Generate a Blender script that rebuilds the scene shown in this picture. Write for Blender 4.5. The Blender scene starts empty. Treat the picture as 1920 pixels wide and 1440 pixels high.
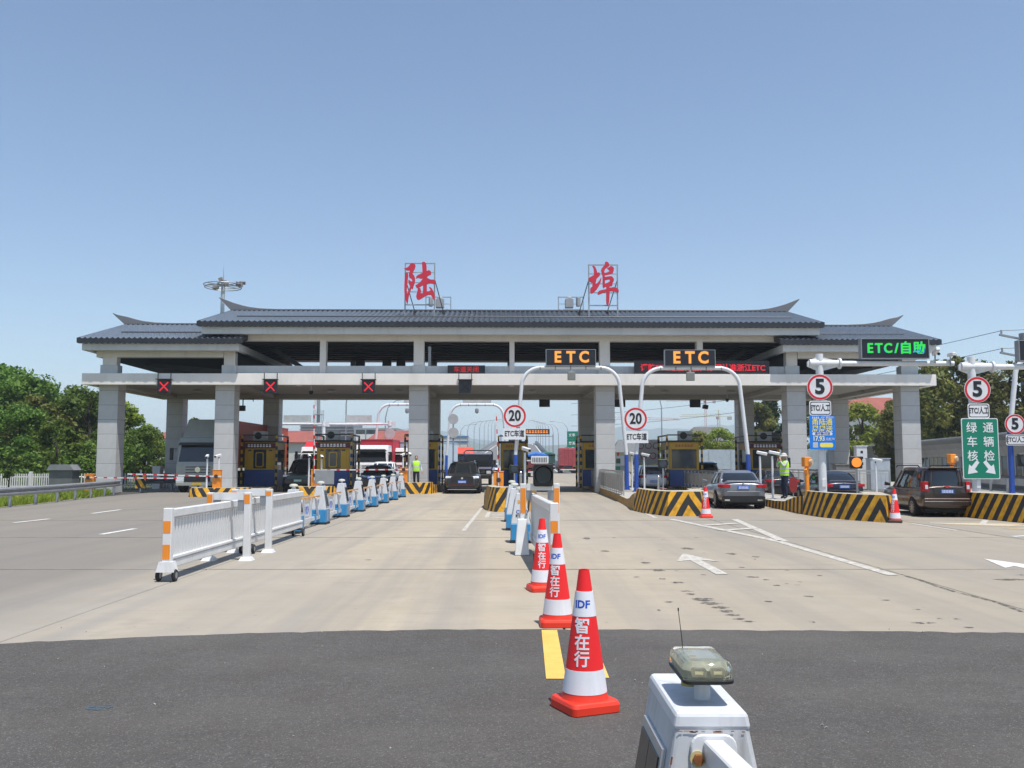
import bpy, bmesh, math, random
import numpy as np
from mathutils import Vector, Matrix, Euler
R = math.radians
PI = math.pi
random.seed(11)
scene = bpy.context.scene
C = scene.collection

# ---------------------------------------------------------------- camera
cam_d = bpy.data.cameras.new('camera')
cam = bpy.data.objects.new('camera', cam_d)
C.objects.link(cam)
cam.location = (0, 0, 1.62)
cam.rotation_euler = (R(90 + 4.885), 0, 0)
cam_d.sensor_width = 36
cam_d.lens = 36 * 1720 / 1920
cam_d.clip_start = 0.05
cam_d.clip_end = 30000
scene.camera = cam

# ---------------------------------------------------------------- sky and sun
SUN = Vector((0.8, -1.0, 3.65)).normalized()          # towards the sun
world = bpy.data.worlds.new('World')
scene.world = world
world.use_nodes = True
wn = world.node_tree.nodes
wl = world.node_tree.links
sky = wn.new('ShaderNodeTexSky')
sky.sky_type = 'NISHITA'
sky.sun_disc = False
sky.sun_elevation = math.asin(SUN.z)
sky.sun_rotation = math.atan2(SUN.x, SUN.y)
sky.altitude = 10
sky.air_density = 1.0
sky.dust_density = 0.45
sky.ozone_density = 3.0
wl.new(sky.outputs[0], wn['Background'].inputs[0])
wn['Background'].inputs[1].default_value = 0.122
sun_d = bpy.data.lights.new('sun', 'SUN')
sun_d.energy = 4.8
sun_d.angle = R(0.53)
sun_d.color = (1.0, 0.965, 0.91)
sun = bpy.data.objects.new('sun', sun_d)
C.objects.link(sun)
sun.rotation_euler = (-SUN).to_track_quat('-Z', 'Y').to_euler()
scene.view_settings.view_transform = 'Standard'
scene.view_settings.look = 'None'
scene.view_settings.exposure = 0.3
scene.view_settings.gamma = 1.0
scene.view_settings.use_curve_mapping = False
scene.render.engine = 'CYCLES'
scene.cycles.use_denoising = True
scene.cycles.max_bounces = 6
scene.cycles.diffuse_bounces = 3
scene.cycles.glossy_bounces = 3
scene.cycles.transparent_max_bounces = 8
scene.cycles.volume_bounces = 1

# ---------------------------------------------------------------- materials
MATS = {}
def M(name, col, rough=0.6, metal=0.0, var=0.12, scale=3.0, bump=0.0, bscale=40.0, coat=0.0, emit=0.0, grime=0.0, spec=0.5):
    if name in MATS: return MATS[name]
    m = bpy.data.materials.new(name); m.use_nodes = True
    nt = m.node_tree; n = nt.nodes; l = nt.links
    b = n['Principled BSDF']
    col4 = (*col, 1)
    b.inputs['Roughness'].default_value = rough
    b.inputs['Metallic'].default_value = metal
    b.inputs['Specular IOR Level'].default_value = spec
    if coat: b.inputs['Coat Weight'].default_value = coat; b.inputs['Coat Roughness'].default_value = 0.04
    if emit:
        b.inputs['Base Color'].default_value = (0.01, 0.01, 0.01, 1)
        b.inputs['Emission Color'].default_value = col4
        b.inputs['Emission Strength'].default_value = emit
        MATS[name] = m; return m
    tc = n.new('ShaderNodeTexCoord')
    no = n.new('ShaderNodeTexNoise'); no.inputs['Scale'].default_value = scale; no.inputs['Detail'].default_value = 6
    l.new(tc.outputs['Object'], no.inputs['Vector'])
    mp = n.new('ShaderNodeMapRange'); mp.inputs[1].default_value = 0.3; mp.inputs[2].default_value = 0.7
    mp.inputs[3].default_value = 1 - var; mp.inputs[4].default_value = 1 + var
    l.new(no.outputs['Fac'], mp.inputs[0])
    mx = n.new('ShaderNodeMix'); mx.data_type = 'RGBA'; mx.blend_type = 'MULTIPLY'; mx.inputs[0].default_value = 1
    mx.inputs[6].default_value = col4
    l.new(mp.outputs[0], mx.inputs[7])
    out = mx.outputs[2]
    if grime:
        n2 = n.new('ShaderNodeTexNoise'); n2.inputs['Scale'].default_value = scale * 2.3; n2.inputs['Detail'].default_value = 9
        n2.inputs['Roughness'].default_value = 0.7
        mv = n.new('ShaderNodeMapping'); mv.inputs['Scale'].default_value = (1, 1, 0.18)
        l.new(tc.outputs['Object'], mv.inputs[0]); l.new(mv.outputs[0], n2.inputs['Vector'])
        m2 = n.new('ShaderNodeMapRange'); m2.inputs[1].default_value = 0.5; m2.inputs[2].default_value = 0.78
        m2.inputs[3].default_value = 0; m2.inputs[4].default_value = grime
        l.new(n2.outputs['Fac'], m2.inputs[0])
        m3 = n.new('ShaderNodeMix'); m3.data_type = 'RGBA'
        m3.inputs[7].default_value = (0.13, 0.105, 0.08, 1)
        l.new(m2.outputs[0], m3.inputs[0]); l.new(out, m3.inputs[6]); out = m3.outputs[2]
    l.new(out, b.inputs['Base Color'])
    if bump:
        nb = n.new('ShaderNodeTexNoise'); nb.inputs['Scale'].default_value = bscale; nb.inputs['Detail'].default_value = 5
        l.new(tc.outputs['Object'], nb.inputs['Vector'])
        bp = n.new('ShaderNodeBump'); bp.inputs['Strength'].default_value = bump; bp.inputs['Distance'].default_value = 0.02
        l.new(nb.outputs['Fac'], bp.inputs['Height']); l.new(bp.outputs[0], b.inputs['Normal'])
    MATS[name] = m
    return m

def nodes(m): return m.node_tree.nodes, m.node_tree.links

# ---------------------------------------------------------------- mesh builder
class MB:
    def __init__(s): s.v = []; s.f = []
    def add(s, vs, fs):
        n = len(s.v); s.v += [tuple(v) for v in vs]; s.f += [tuple(i + n for i in f) for f in fs]; return s
    def hexa(s, b, t):
        return s.add(list(b) + list(t), [(3, 2, 1, 0), (4, 5, 6, 7), (0, 1, 5, 4), (1, 2, 6, 5), (2, 3, 7, 6), (3, 0, 4, 7)])
    def box(s, x0, x1, y0, y1, z0, z1):
        return s.hexa([(x0, y0, z0), (x1, y0, z0), (x1, y1, z0), (x0, y1, z0)], [(x0, y0, z1), (x1, y0, z1), (x1, y1, z1), (x0, y1, z1)])
    def cbox(s, c, d, e=(0, 0, 0)):
        m = Euler(e).to_matrix(); c = Vector(c); x, y, z = [k / 2 for k in d]
        p = [Vector(q) for q in [(-x, -y, -z), (x, -y, -z), (x, y, -z), (-x, y, -z), (-x, -y, z), (x, -y, z), (x, y, z), (-x, y, z)]]
        p = [c + m @ q for q in p]; return s.hexa(p[:4], p[4:])
    def bar(s, a, b, w, h=None):
        a = Vector(a); b = Vector(b); h = h or w; d = (b - a).normalized()
        up = Vector((0, 0, 1)) if abs(d.z) < 0.95 else Vector((0, 1, 0))
        x = d.cross(up).normalized() * w / 2; y = x.cross(d).normalized() * h / 2
        q = [-x - y, x - y, x + y, -x + y]
        return s.hexa([a + k for k in q], [b + k for k in q])
    def loft(s, rings, caps=True, close=True):
        n = len(rings[0]); vs = [p for r in rings for p in r]; fs = []
        for k in range(len(rings) - 1):
            for i in range(n if close else n - 1):
                j = (i + 1) % n
                fs.append((k * n + i, k * n + j, k * n + n + j, k * n + n + i))
        if caps:
            fs.append(tuple(range(n - 1, -1, -1))); o = (len(rings) - 1) * n; fs.append(tuple(range(o, o + n)))
        return s.add(vs, fs)
    def tube(s, pts, r, n=8, caps=True):
        pts = [Vector(p) for p in pts]; rings = []; rr = r if isinstance(r, (list, tuple)) else [r] * len(pts)
        px = None
        for i, p in enumerate(pts):
            d = (pts[min(i + 1, len(pts) - 1)] - pts[max(i - 1, 0)]).normalized()
            if px is None:
                up = Vector((0, 0, 1)) if abs(d.z) < 0.9 else Vector((1, 0, 0)); px = d.cross(up).normalized()
            px = (px - d * px.dot(d)).normalized(); py = d.cross(px)
            rings.append([p + (px * math.cos(2 * PI * k / n) + py * math.sin(2 * PI * k / n)) * rr[i] for k in range(n)])
        return s.loft(rings, caps)
    def cyl(s, a, b, r0, r1=None, n=16): return s.tube([a, b], [r0, r0 if r1 is None else r1], n)
    def lathe(s, prof, n=24, o=(0, 0, 0)):
        o = Vector(o)
        return s.loft([[o + Vector((r * math.cos(2 * PI * k / n), r * math.sin(2 * PI * k / n), z)) for k in range(n)] for r, z in prof])
    def lathex(s, prof, n=24, o=(0, 0, 0)):
        o = Vector(o)
        return s.loft([[o + Vector((x, r * math.cos(2 * PI * k / n), r * math.sin(2 * PI * k / n))) for k in range(n)] for r, x in prof])
    def prism(s, poly, ax, a, b):
        def q(p, t): return {'x': (t, p[0], p[1]), 'y': (p[0], t, p[1]), 'z': (p[0], p[1], t)}[ax]
        return s.loft([[q(p, a) for p in poly], [q(p, b) for p in poly]])
    def quad(s, a, b, c, d): return s.add([a, b, c, d], [(0, 1, 2, 3)])
    def build(s, name, mat, parent=None, bevel=0.0, smooth=False, kind=None, sub=0, loc=None, seg=1):
        me = bpy.data.meshes.new(name)
        bm = bmesh.new()
        vs = [bm.verts.new(v) for v in s.v]
        for f in s.f:
            try: bm.faces.new([vs[i] for i in f])
            except ValueError: pass
        bmesh.ops.recalc_face_normals(bm, faces=bm.faces)
        bm.to_mesh(me); bm.free()
        if smooth:
            me.polygons.foreach_set('use_smooth', [True] * len(me.polygons))
            if not sub: me.set_sharp_from_angle(angle=R(48))
        o = bpy.data.objects.new(name, me); C.objects.link(o)
        me.materials.append(mat)
        if parent: o.parent = parent
        if loc: o.location = loc
        if kind: o['kind'] = kind
        if sub:
            m = o.modifiers.new('sub', 'SUBSURF'); m.levels = sub; m.render_levels = sub
        if bevel:
            m = o.modifiers.new('bev', 'BEVEL'); m.width = bevel; m.segments = seg; m.limit_method = 'ANGLE'; m.angle_limit = R(40)
        return o

def thing(name, label, cat, loc=(0, 0, 0), rz=0.0, group=None):
    o = bpy.data.objects.new(name, None); C.objects.link(o)
    o.empty_display_size = 0.2
    o.location = loc; o.rotation_euler = (0, 0, rz); o['label'] = label; o['category'] = cat
    if group: o['group'] = group
    return o
def tag(o, label, cat, group=None):
    o['label'] = label; o['category'] = cat
    if group: o['group'] = group
    return o
def struct(o): o['kind'] = 'structure'; return o
def dup(root, loc, rz=0.0, label=None, group=None, scale=None):
    def cp(o, par):
        c = o.copy(); C.objects.link(c); c.parent = par
        for ch in [k for k in KIDS.get(o.name, [])]: cp(ch, c)
        return c
    if not KIDS or root.name not in KIDS:
        def reg(o):
            KIDS[o.name] = list(o.children)
            for k in o.children: reg(k)
        reg(root)
    c = cp(root, None); c.location = loc; c.rotation_euler = (0, 0, rz)
    if label: c['label'] = label
    if group: c['group'] = group
    if scale: c.scale = (scale,) * 3 if not isinstance(scale, tuple) else scale
    return c
KIDS = {}
TMP = bpy.data.scenes.new('lettering_workspace')

def tmp_dg():
    with bpy.context.temp_override(scene=TMP, view_layer=TMP.view_layers[0]):
        dg = bpy.context.evaluated_depsgraph_get(); dg.update()
    return dg
def text_mesh(s, size, bold=0.0, ext=0.004, align='CENTER', xs=1.0):
    cu = bpy.data.curves.new('t', 'FONT'); cu.body = s; cu.size = size; cu.align_x = align; cu.align_y = 'CENTER'
    cu.extrude = ext; cu.offset = bold; cu.resolution_u = 3; cu.space_line = 1.0
    ob = bpy.data.objects.new('t', cu); TMP.collection.objects.link(ob)
    dg = tmp_dg()
    me = bpy.data.meshes.new_from_object(ob.evaluated_get(dg), depsgraph=dg)
    bpy.data.objects.remove(ob); bpy.data.curves.remove(cu)
    me.materials.clear()
    if xs != 1.0: me.transform(Matrix.Diagonal((xs, 1, 1, 1)))
    return me
def text(s, size, mat, parent, loc, rot=(PI / 2, 0, 0), bold=0.0, ext=0.004, xs=1.0, name='lettering', align='CENTER'):
    me = text_mesh(s, size, bold, ext, align, xs)
    me.name = name
    o = bpy.data.objects.new(name, me); C.objects.link(o); me.materials.append(mat)
    o.parent = parent; o.location = loc; o.rotation_euler = rot
    return o

def marks(parent, x, y, z, w, h, n, mat, sgn=-1, name='marking'):
    """a row of small illegible glyph blocks"""
    m = MB(); cw = w / n; rd = random.Random(n * 7 + int(w * 100))
    for k in range(n):
        a = x - w / 2 + cw * k
        c = rd.uniform(-.12, .12)
        m.box(a + cw * .14, a + cw * .86, y, y + .004, z - h * .5, z + h * (c - .06)); m.box(a + cw * .2, a + cw * .8, y, y + .0038, z + h * (c + .06), z + h * .5)
    return m.build(name, mat, parent)
def rrect(x0, x1, z0, z1, r, n=4):
    p = []
    for cx, cz, a in ((x1 - r, z0 + r, -90), (x1 - r, z1 - r, 0), (x0 + r, z1 - r, 90), (x0 + r, z0 + r, 180)):
        for k in range(n + 1):
            t = R(a + 90 * k / n); p.append((cx + r * math.cos(t), cz + r * math.sin(t)))
    return p
def circ(r, n=40, cx=0, cz=0): return [(cx + r * math.cos(2 * PI * k / n), cz + r * math.sin(2 * PI * k / n)) for k in range(n)]
# ---------------------------------------------------------------- shared materials
white_paint = M('white_paint', (0.67, 0.67, 0.66), 0.35, var=0.05, grime=0.25)
white_metal = M('white_metal', (0.68, 0.69, 0.70), 0.3, var=0.04, grime=0.2)
grey_metal = M('grey_metal', (0.32, 0.33, 0.34), 0.45, 0.6, var=0.08)
dark_metal = M('dark_metal', (0.03, 0.032, 0.036), 0.5, var=0.1)
black = M('black_plastic', (0.012, 0.012, 0.013), 0.5, var=0.2)
rubber = M('rubber', (0.02, 0.02, 0.021), 0.85, var=0.2, bump=0.2)
steel = M('stainless', (0.5, 0.5, 0.49), 0.3, 0.9, var=0.08)
galv = M('galvanised', (0.33, 0.345, 0.36), 0.5, 0.5, var=0.15, scale=6, grime=0.35)
orange_paint = M('orange_paint', (0.85, 0.27, 0.02), 0.4, var=0.08, grime=0.15)
orange_tape = M('orange_tape', (0.82, 0.26, 0.02), 0.4, var=0.04)
yellow_paint = M('yellow_paint', (0.74, 0.40, 0.02), 0.5, var=0.1, grime=0.35)
black_paint = M('black_paint', (0.02, 0.02, 0.021), 0.55, var=0.15, grime=0.25)
red_paint = M('red_paint', (0.60, 0.012, 0.012), 0.35, var=0.06)
red_sign = M('red_sign', (0.58, 0.01, 0.02), 0.4, var=0.03)
white_sign = M('white_sign', (0.74, 0.74, 0.75), 0.4, var=0.03)
black_sign = M('black_sign', (0.012, 0.012, 0.016), 0.4, var=0.03)
blue_pole = M('blue_pole', (0.02, 0.075, 0.36), 0.35, var=0.08)
blue_box = M('blue_box', (0.03, 0.235, 0.48), 0.4, var=0.06, grime=0.25)
glass = M('tinted_glass', (0.012, 0.016, 0.02), 0.04, var=0.05, spec=0.8)
cladding = M('gantry_panel', (0.49, 0.485, 0.475), 0.55, var=0.09, scale=1.2, bump=0.08, bscale=60, grime=0.18)
plaster = M('cream_plaster', (0.75, 0.705, 0.65), 0.7, var=0.07, scale=0.6, bump=0.06, grime=0.22)
plaster2 = M('grey_plaster', (0.60, 0.60, 0.585), 0.7, var=0.06, scale=0.7, grime=0.28)
soffit_m = M('soffit_paint', (0.42, 0.40, 0.355), 0.8, var=0.05, scale=0.5)
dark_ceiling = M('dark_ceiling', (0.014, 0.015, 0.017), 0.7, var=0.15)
tile_m = M('roof_tile', (0.155, 0.185, 0.225), 0.34, var=0.22, scale=5, bump=0.05)
tile_edge = M('roof_tile_edge', (0.02, 0.022, 0.028), 0.5, var=0.2)
ridge_m = M('ridge_metal', (0.17, 0.168, 0.178), 0.45, 0.2, var=0.05)

def geo_mat(name, c0, c1, scale, stretch, rough=0.85, speck=None, bump=0.15, bscale=60, c2=None, streak=None):
    m = bpy.data.materials.new(name); m.use_nodes = True; n, l = nodes(m); b = n['Principled BSDF']
    b.inputs['Roughness'].default_value = rough; b.inputs['Specular IOR Level'].default_value = 0.3
    g = n.new('ShaderNodeNewGeometry')
    def noise(sc, st, det=6, ro=0.6):
        mp = n.new('ShaderNodeMapping'); mp.inputs['Scale'].default_value = st
        no = n.new('ShaderNodeTexNoise'); no.inputs['Scale'].default_value = sc; no.inputs['Detail'].default_value = det; no.inputs['Roughness'].default_value = ro
        l.new(g.outputs['Position'], mp.inputs[0]); l.new(mp.outputs[0], no.inputs['Vector']); return no.outputs['Fac']
    def rng(s, a, b_, c, d):
        r = n.new('ShaderNodeMapRange'); r.inputs[1].default_value = a; r.inputs[2].default_value = b_; r.inputs[3].default_value = c; r.inputs[4].default_value = d
        l.new(s, r.inputs[0]); return r.outputs[0]
    def mix(f, a, b_, mode='MIX'):
        x = n.new('ShaderNodeMix'); x.data_type = 'RGBA'; x.blend_type = mode
        for s, i in ((f, 0), (a, 6), (b_, 7)):
            if isinstance(s, bpy.types.NodeSocket): l.new(s, x.inputs[i])
            elif isinstance(s, tuple): x.inputs[i].default_value = (*s, 1)
            else: x.inputs[i].default_value = s
        return x.outputs[2]
    base = mix(rng(noise(scale, (1, 1, 1)), 0.3, 0.7, 0, 1), c0, c1)
    if c2: base = mix(rng(noise(scale * 0.16, (1, 0.5, 1)), 0.4, 0.65, 0, 0.8), base, c2)
    for st, sc, lo, hi, amt, colr in (streak or []):
        base = mix(rng(noise(sc, st, 7), lo, hi, 0, amt), base, colr)
    if speck: base = mix(rng(noise(speck[0], (1, 1, 1), 2, 0.5), speck[1], speck[1] + 0.07, 0, speck[3]), base, speck[2])
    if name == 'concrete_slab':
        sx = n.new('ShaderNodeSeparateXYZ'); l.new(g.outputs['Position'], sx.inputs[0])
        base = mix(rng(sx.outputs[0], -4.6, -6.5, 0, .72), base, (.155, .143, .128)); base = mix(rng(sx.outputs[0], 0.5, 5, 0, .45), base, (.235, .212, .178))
    l.new(base, b.inputs['Base Color'])
    if bump:
        bp = n.new('ShaderNodeBump'); bp.inputs['Strength'].default_value = bump; bp.inputs['Distance'].default_value = 0.01
        l.new(noise(bscale, (1, 1, 1), 4), bp.inputs['Height']); l.new(bp.outputs[0], b.inputs['Normal'])
    return m
concrete = geo_mat('concrete_slab', (0.345, 0.292, 0.215), (0.41, 0.352, 0.268), 1.4, (1, 1, 1), c2=(0.31, 0.27, 0.21), bump=0.2, bscale=30,
    speck=(9, 0.72, (0.12, 0.11, 0.1), 0.5),
    streak=[((0.5, 6, 1), 1.6, 0.5, 0.75, 0.35, (0.24, 0.22, 0.19)), ((1.1, 0.035, 1), 1.0, 0.47, 0.68, 0.62, (0.215, 0.203, 0.187)), ((0.16, 0.03, 1), 1.0, 0.46, 0.6, 0.4, (0.25, 0.24, 0.225)),
            ((0.35, 0.28, 1), 3.2, 0.6, 0.7, 0.3, (0.2, 0.185, 0.165))])
joint_m = geo_mat('joint_filler', (0.05, 0.047, 0.042), (0.09, 0.083, 0.075), 8, (1, 1, 1), bump=0)
asphalt = geo_mat('asphalt', (0.070, 0.065, 0.060), (0.098, 0.090, 0.083), 14, (1, 1, 1), c2=(0.074, 0.066, 0.058), bump=0.8, bscale=110,
    speck=(95, 0.6, (0.2, 0.19, 0.175), 0.7),
    streak=[((1, 1, 1), 42, 0.54, 0.64, 0.6, (0.04, 0.037, 0.035)), ((0.3, 0.5, 1), 1.3, 0.45, 0.65, 0.5, (0.115, 0.106, 0.094)), ((0.12, 1.2, 1), 1.1, 0.52, 0.66, 0.4, (0.06, 0.057, 0.055)), ((1, 1, 1), 6, 0.62, 0.7, 0.35, (0.13, 0.12, 0.105))])
asphalt_far = geo_mat('asphalt_far', (0.12, 0.12, 0.12), (0.16, 0.16, 0.158), 2, (1, 1, 1), bump=0)
grass_m = geo_mat('grass_ground', (0.05, 0.085, 0.022), (0.12, 0.14, 0.045), 0.9, (1, 1, 1), c2=(0.16, 0.13, 0.08), bump=0.6, bscale=12)
road_white = geo_mat('road_paint_white', (0.55, 0.535, 0.50), (0.64, 0.63, 0.60), 6, (1, 1, 1), bump=0.1, speck=(14, 0.6, (0.33, 0.31, 0.27), 0.9))
road_yellow = geo_mat('road_paint_yellow', (0.60, 0.38, 0.085), (0.68, 0.45, 0.12), 5, (1, 1, 1), bump=0.2, speck=(40, 0.68, (0.25, 0.17, 0.06), 0.8))
road_faded = geo_mat('road_paint_faded', (0.44, 0.415, 0.37), (0.54, 0.52, 0.48), 3, (1, 1, 1), bump=0.1, speck=(9, 0.47, (0.36, 0.33, 0.28), 0.9))
road_ochre = geo_mat('road_paint_ochre', (0.42, 0.30, 0.13), (0.5, 0.37, 0.18), 2, (1, 1, 1), bump=0.1, speck=(5, 0.5, (0.36, 0.33, 0.28), 0.9))
stain_m = geo_mat('oil_stain', (0.075, 0.07, 0.066), (0.13, 0.12, 0.11), 6, (1, 1, 1), bump=0)
n, l = nodes(stain_m)
_no = n.new('ShaderNodeTexNoise'); _no.inputs['Scale'].default_value = 13; _no.inputs['Detail'].default_value = 6; _no.inputs['Roughness'].default_value = .7
_g = n.new('ShaderNodeNewGeometry'); l.new(_g.outputs['Position'], _no.inputs['Vector'])
_r = n.new('ShaderNodeMapRange'); _r.inputs[1].default_value = .42; _r.inputs[2].default_value = .56; _r.inputs[4].default_value = .9; l.new(_no.outputs['Fac'], _r.inputs[0]); l.new(_r.outputs[0], n['Principled BSDF'].inputs['Alpha'])

# ---------------------------------------------------------------- ground
def sheet(name, pts, z, mat, parent=None):
    o = MB().add([(x, y, z) for x, y in pts], [tuple(range(len(pts)))]).build(name, mat, parent); return o
struct(sheet('ground', [(-9000, -300), (9000, -300), (9000, 9000), (-9000, 9000)], -0.14, grass_m))
plaza = struct(sheet('concrete_plaza', [(-19.6, 3), (30, 3), (30, 79.8), (-22, 79.8), (-22, 48)], -0.03, joint_m))
slab_me = {}
jy = [2.25 + 5.95 * k for k in range(14)]
jx = [-25.6 + 5.15 * k for k in range(12)]
jx = [x + 0.36 for x in jx]
for j in range(13):
    for i in range(11):
        x0, x1 = jx[i], jx[i + 1]; y0 = jy[j]
        if x1 < -20 and y0 < 44: continue
        if (x0 + x1) / 2 > 0 and x0 > y0 * 0.62 + 4: continue
        if (x0 + x1) / 2 < 0 and -x1 > y0 * 0.62 + 4: continue
        xl = max(x0, -19.5 if y0 < 44 else -22)
        key = round(x1 - xl, 2)
        if key not in slab_me:
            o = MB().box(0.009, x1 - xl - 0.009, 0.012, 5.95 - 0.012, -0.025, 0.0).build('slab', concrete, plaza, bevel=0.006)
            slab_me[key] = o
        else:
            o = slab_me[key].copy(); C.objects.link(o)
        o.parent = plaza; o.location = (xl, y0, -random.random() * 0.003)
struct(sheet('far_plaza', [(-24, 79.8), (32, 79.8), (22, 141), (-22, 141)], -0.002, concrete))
# asphalt apron in front, its edge slightly wavering
edge = []
for k in range(521):
    x = -26 + 52 * k / 520
    y = 9.08 - 0.034 * max(0, -x) ** 2 * (1 if x > -6 else 0) - (0 if x > -6 else 1.22 + 0.25 * (-x - 6)) - 0.008 * max(0, x) ** 2
    edge.append((x, y + 0.012 * math.sin(x * 7.1) + 0.01 * math.sin(x * 17.3 + 1) + random.uniform(-0.016, 0.016)))
apron = MB().loft([[(x, -14, z) for x, y in edge] + [(x, y, z) for x, y in reversed(edge)] for z in (-0.02, 0.005)]).build('asphalt_apron', asphalt)
struct(apron)
struct(sheet('verge', [(-60, -20), (-19.55, -20), (-19.55, 47.5), (-22.3, 48), (-22.3, 80), (-24.2, 82), (-60, 82)], -0.045, grass_m))

# painted markings and stains on the concrete
def mark(name, pts, mat, z=0.005): sheet(name, pts, z, mat, plaza)
def line(a, b, w, mat=road_white, name='lane_line', z=0.005):
    d = Vector((b[0] - a[0], b[1] - a[1])).normalized(); nx, ny = -d.y * w / 2, d.x * w / 2
    mark(name, [(a[0] + nx, a[1] + ny), (a[0] - nx, a[1] - ny), (b[0] - nx, b[1] - ny), (b[0] + nx, b[1] + ny)], mat, z)
for a, b in [((-9.27, 20.9), (-9.24, 22.7)), ((-13.4, 24.9), (-13.3, 26.6)), ((-13.35, 29.4), (-13.45, 31.8)), ((-9.3, 27.2), (-9.3, 29)), ((-9.35, 33.2), (-9.35, 35)), ((-13.5, 20), (-13.4, 21.6))]: line(a, b, 0.15)
line((5.48, 13.4), (5.48, 19.1), 0.17, road_faded)
line((5.48, 19.1), (4.55, 26.5), 0.2, road_faded); line((5.6, 19.1), (6.35, 26.4), 0.2, road_faded)
line((4.2, 27.0), (4.45, 36.0), 0.12, road_faded)
for y in (24.2, 22.4): line((4.95 - (26 - y) * 0.0, y - 0.35), (6.0, y + 0.45), 0.3, road_faded, z=0.009)
def arrow(x, y, s=1.0, mat=road_white):
    p = [(-0.09, -1.6), (0.09, -1.6), (0.09, 0.35), (0.36, 0.1), (0, 1.45), (-0.36, 0.1), (-0.09, 0.35)]
    mark('lane_arrow', [(x + a * s, y + b * s) for a, b in p], mat)
arrow(3.05, 15.1, mat=road_faded); arrow(7.95, 14.2)
line((0.33, 7.02), (0.36, 9.02), 0.15, road_yellow, 'lane_dash', 0.0095); line((0.66, 7.05), (0.68, 9.02), 0.14, road_yellow, 'lane_dash', 0.0095)
line((10.6, 22.0), (10.6, 24.6), 0.14, road_faded); line((10.95, 20.3), (15.9, 22.7), 0.16, road_white); line((12.4, 24.4), (13.3, 26.0), 0.16, road_faded); line((11.2, 24.8), (13.4, 23.7), 0.18)
for q in ([(11.3, 24.4), (12.3, 24.9), (13.6, 24.5), (12.6, 23.4)], [(12.0, 22.7), (13.3, 23.3), (15.2, 23.9), (15.6, 22.9), (13.6, 22.2)]): mark('worn_yellow_patch', q, road_ochre, 0.0035)
line((-0.75, 27.2), (-0.75, 30.2), 0.12, road_faded)
for y in (28.9, 28.0, 27.1): line((-0.62, y - 0.1), (0.1, y + 0.1), 0.3, road_faded)
line((-1.15, 22), (-1.0, 44), 0.1, road_faded)
def blob(x, y, rx, ry, n=13):
    ph = random.random() * 6
    mark('oil_stain', [(x + rx * math.cos(2 * PI * k / n) * (0.75 + 0.25 * math.sin(3 * k + ph) + random.uniform(-.15, .15)), y + ry * math.sin(2 * PI * k / n) * (0.8 + random.uniform(-.2, .2))) for k in range(n)], stain_m, 0.003)
for x, y, rx, ry in [(2.27, 11.05, .17, .16), (2.3, 10.75, .13, .12), (2.33, 10.45, .12, .1), (2.34, 10.2, .11, .09), (2.36, 9.95, .11, .08), (2.36, 9.7, .09, .06), (2.42, 9.55, .09, .05), (2.2, 11.5, .09, .08), (2.2, 11.75, .1, .08),
                     (2.16, 15.05, .1, .16), (2.2, 14.0, .12, .14), (2.24, 12.6, .12, .1), (4.16, 9.46, .15, .06), (2.1, 13.0, .06, .08), (3.4, 13.2, .1, .1), (3.5, 12.3, .07, .06), (3.0, 10.9, .06, .05), (3.6, 11.3, .09, .06), (4.4, 11, .08, .04), (4.5, 9.2, .07, .04), (3.3, 17.5, .14, .25), (3.9, 16.5, .1, .2), (4.2, 16, .07, .15), (1.7, 17, .1, .2), (6.9, 12.9, .3, .12), (7.4, 13.4, .14, .08), (-2.4, 15.5, .08, .1), (1.6, 19.8, .1, .3)]: blob(x, y, rx, ry)
for s in range(26): blob(random.uniform(1.4, 4.8), random.uniform(9.4, 22), random.uniform(.02, .07), random.uniform(.02, .08), 8)
seal_m = geo_mat('joint_seal', (0.17, 0.155, 0.135), (0.27, 0.24, 0.20), 5, (1, 1, 1), bump=0, speck=(3, .5, (.3, .27, .22), .9))
for y in jy[1:9]:
    m = MB(); xs = np.arange(-19, 22, .4); a = [(x, y - .012 - random.random() * .02, .0028) for x in xs]; b = [(x, y + .012 + random.random() * .02, .0028) for x in xs]
    m.add(a + b, [(k, k + 1, k + 1 + len(xs), k + len(xs)) for k in range(len(xs) - 1)]).build('joint_seal', seal_m, plaza)
for x in jx[3:9]:
    if abs(x) > 12: continue
    if x < 4: continue
    m = MB(); ys_ = np.arange(8.5 if x < 5 else 13.5, 60, .4); a = [(x - .012 - random.random() * .016, y, .0026) for y in ys_]; b = [(x + .012 + random.random() * .016, y, .0026) for y in ys_]
    m.add(a + b, [(k, k + 1, k + 1 + len(ys_), k + len(ys_)) for k in range(len(ys_) - 1)]).build('joint_seal', seal_m, plaza)
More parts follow.
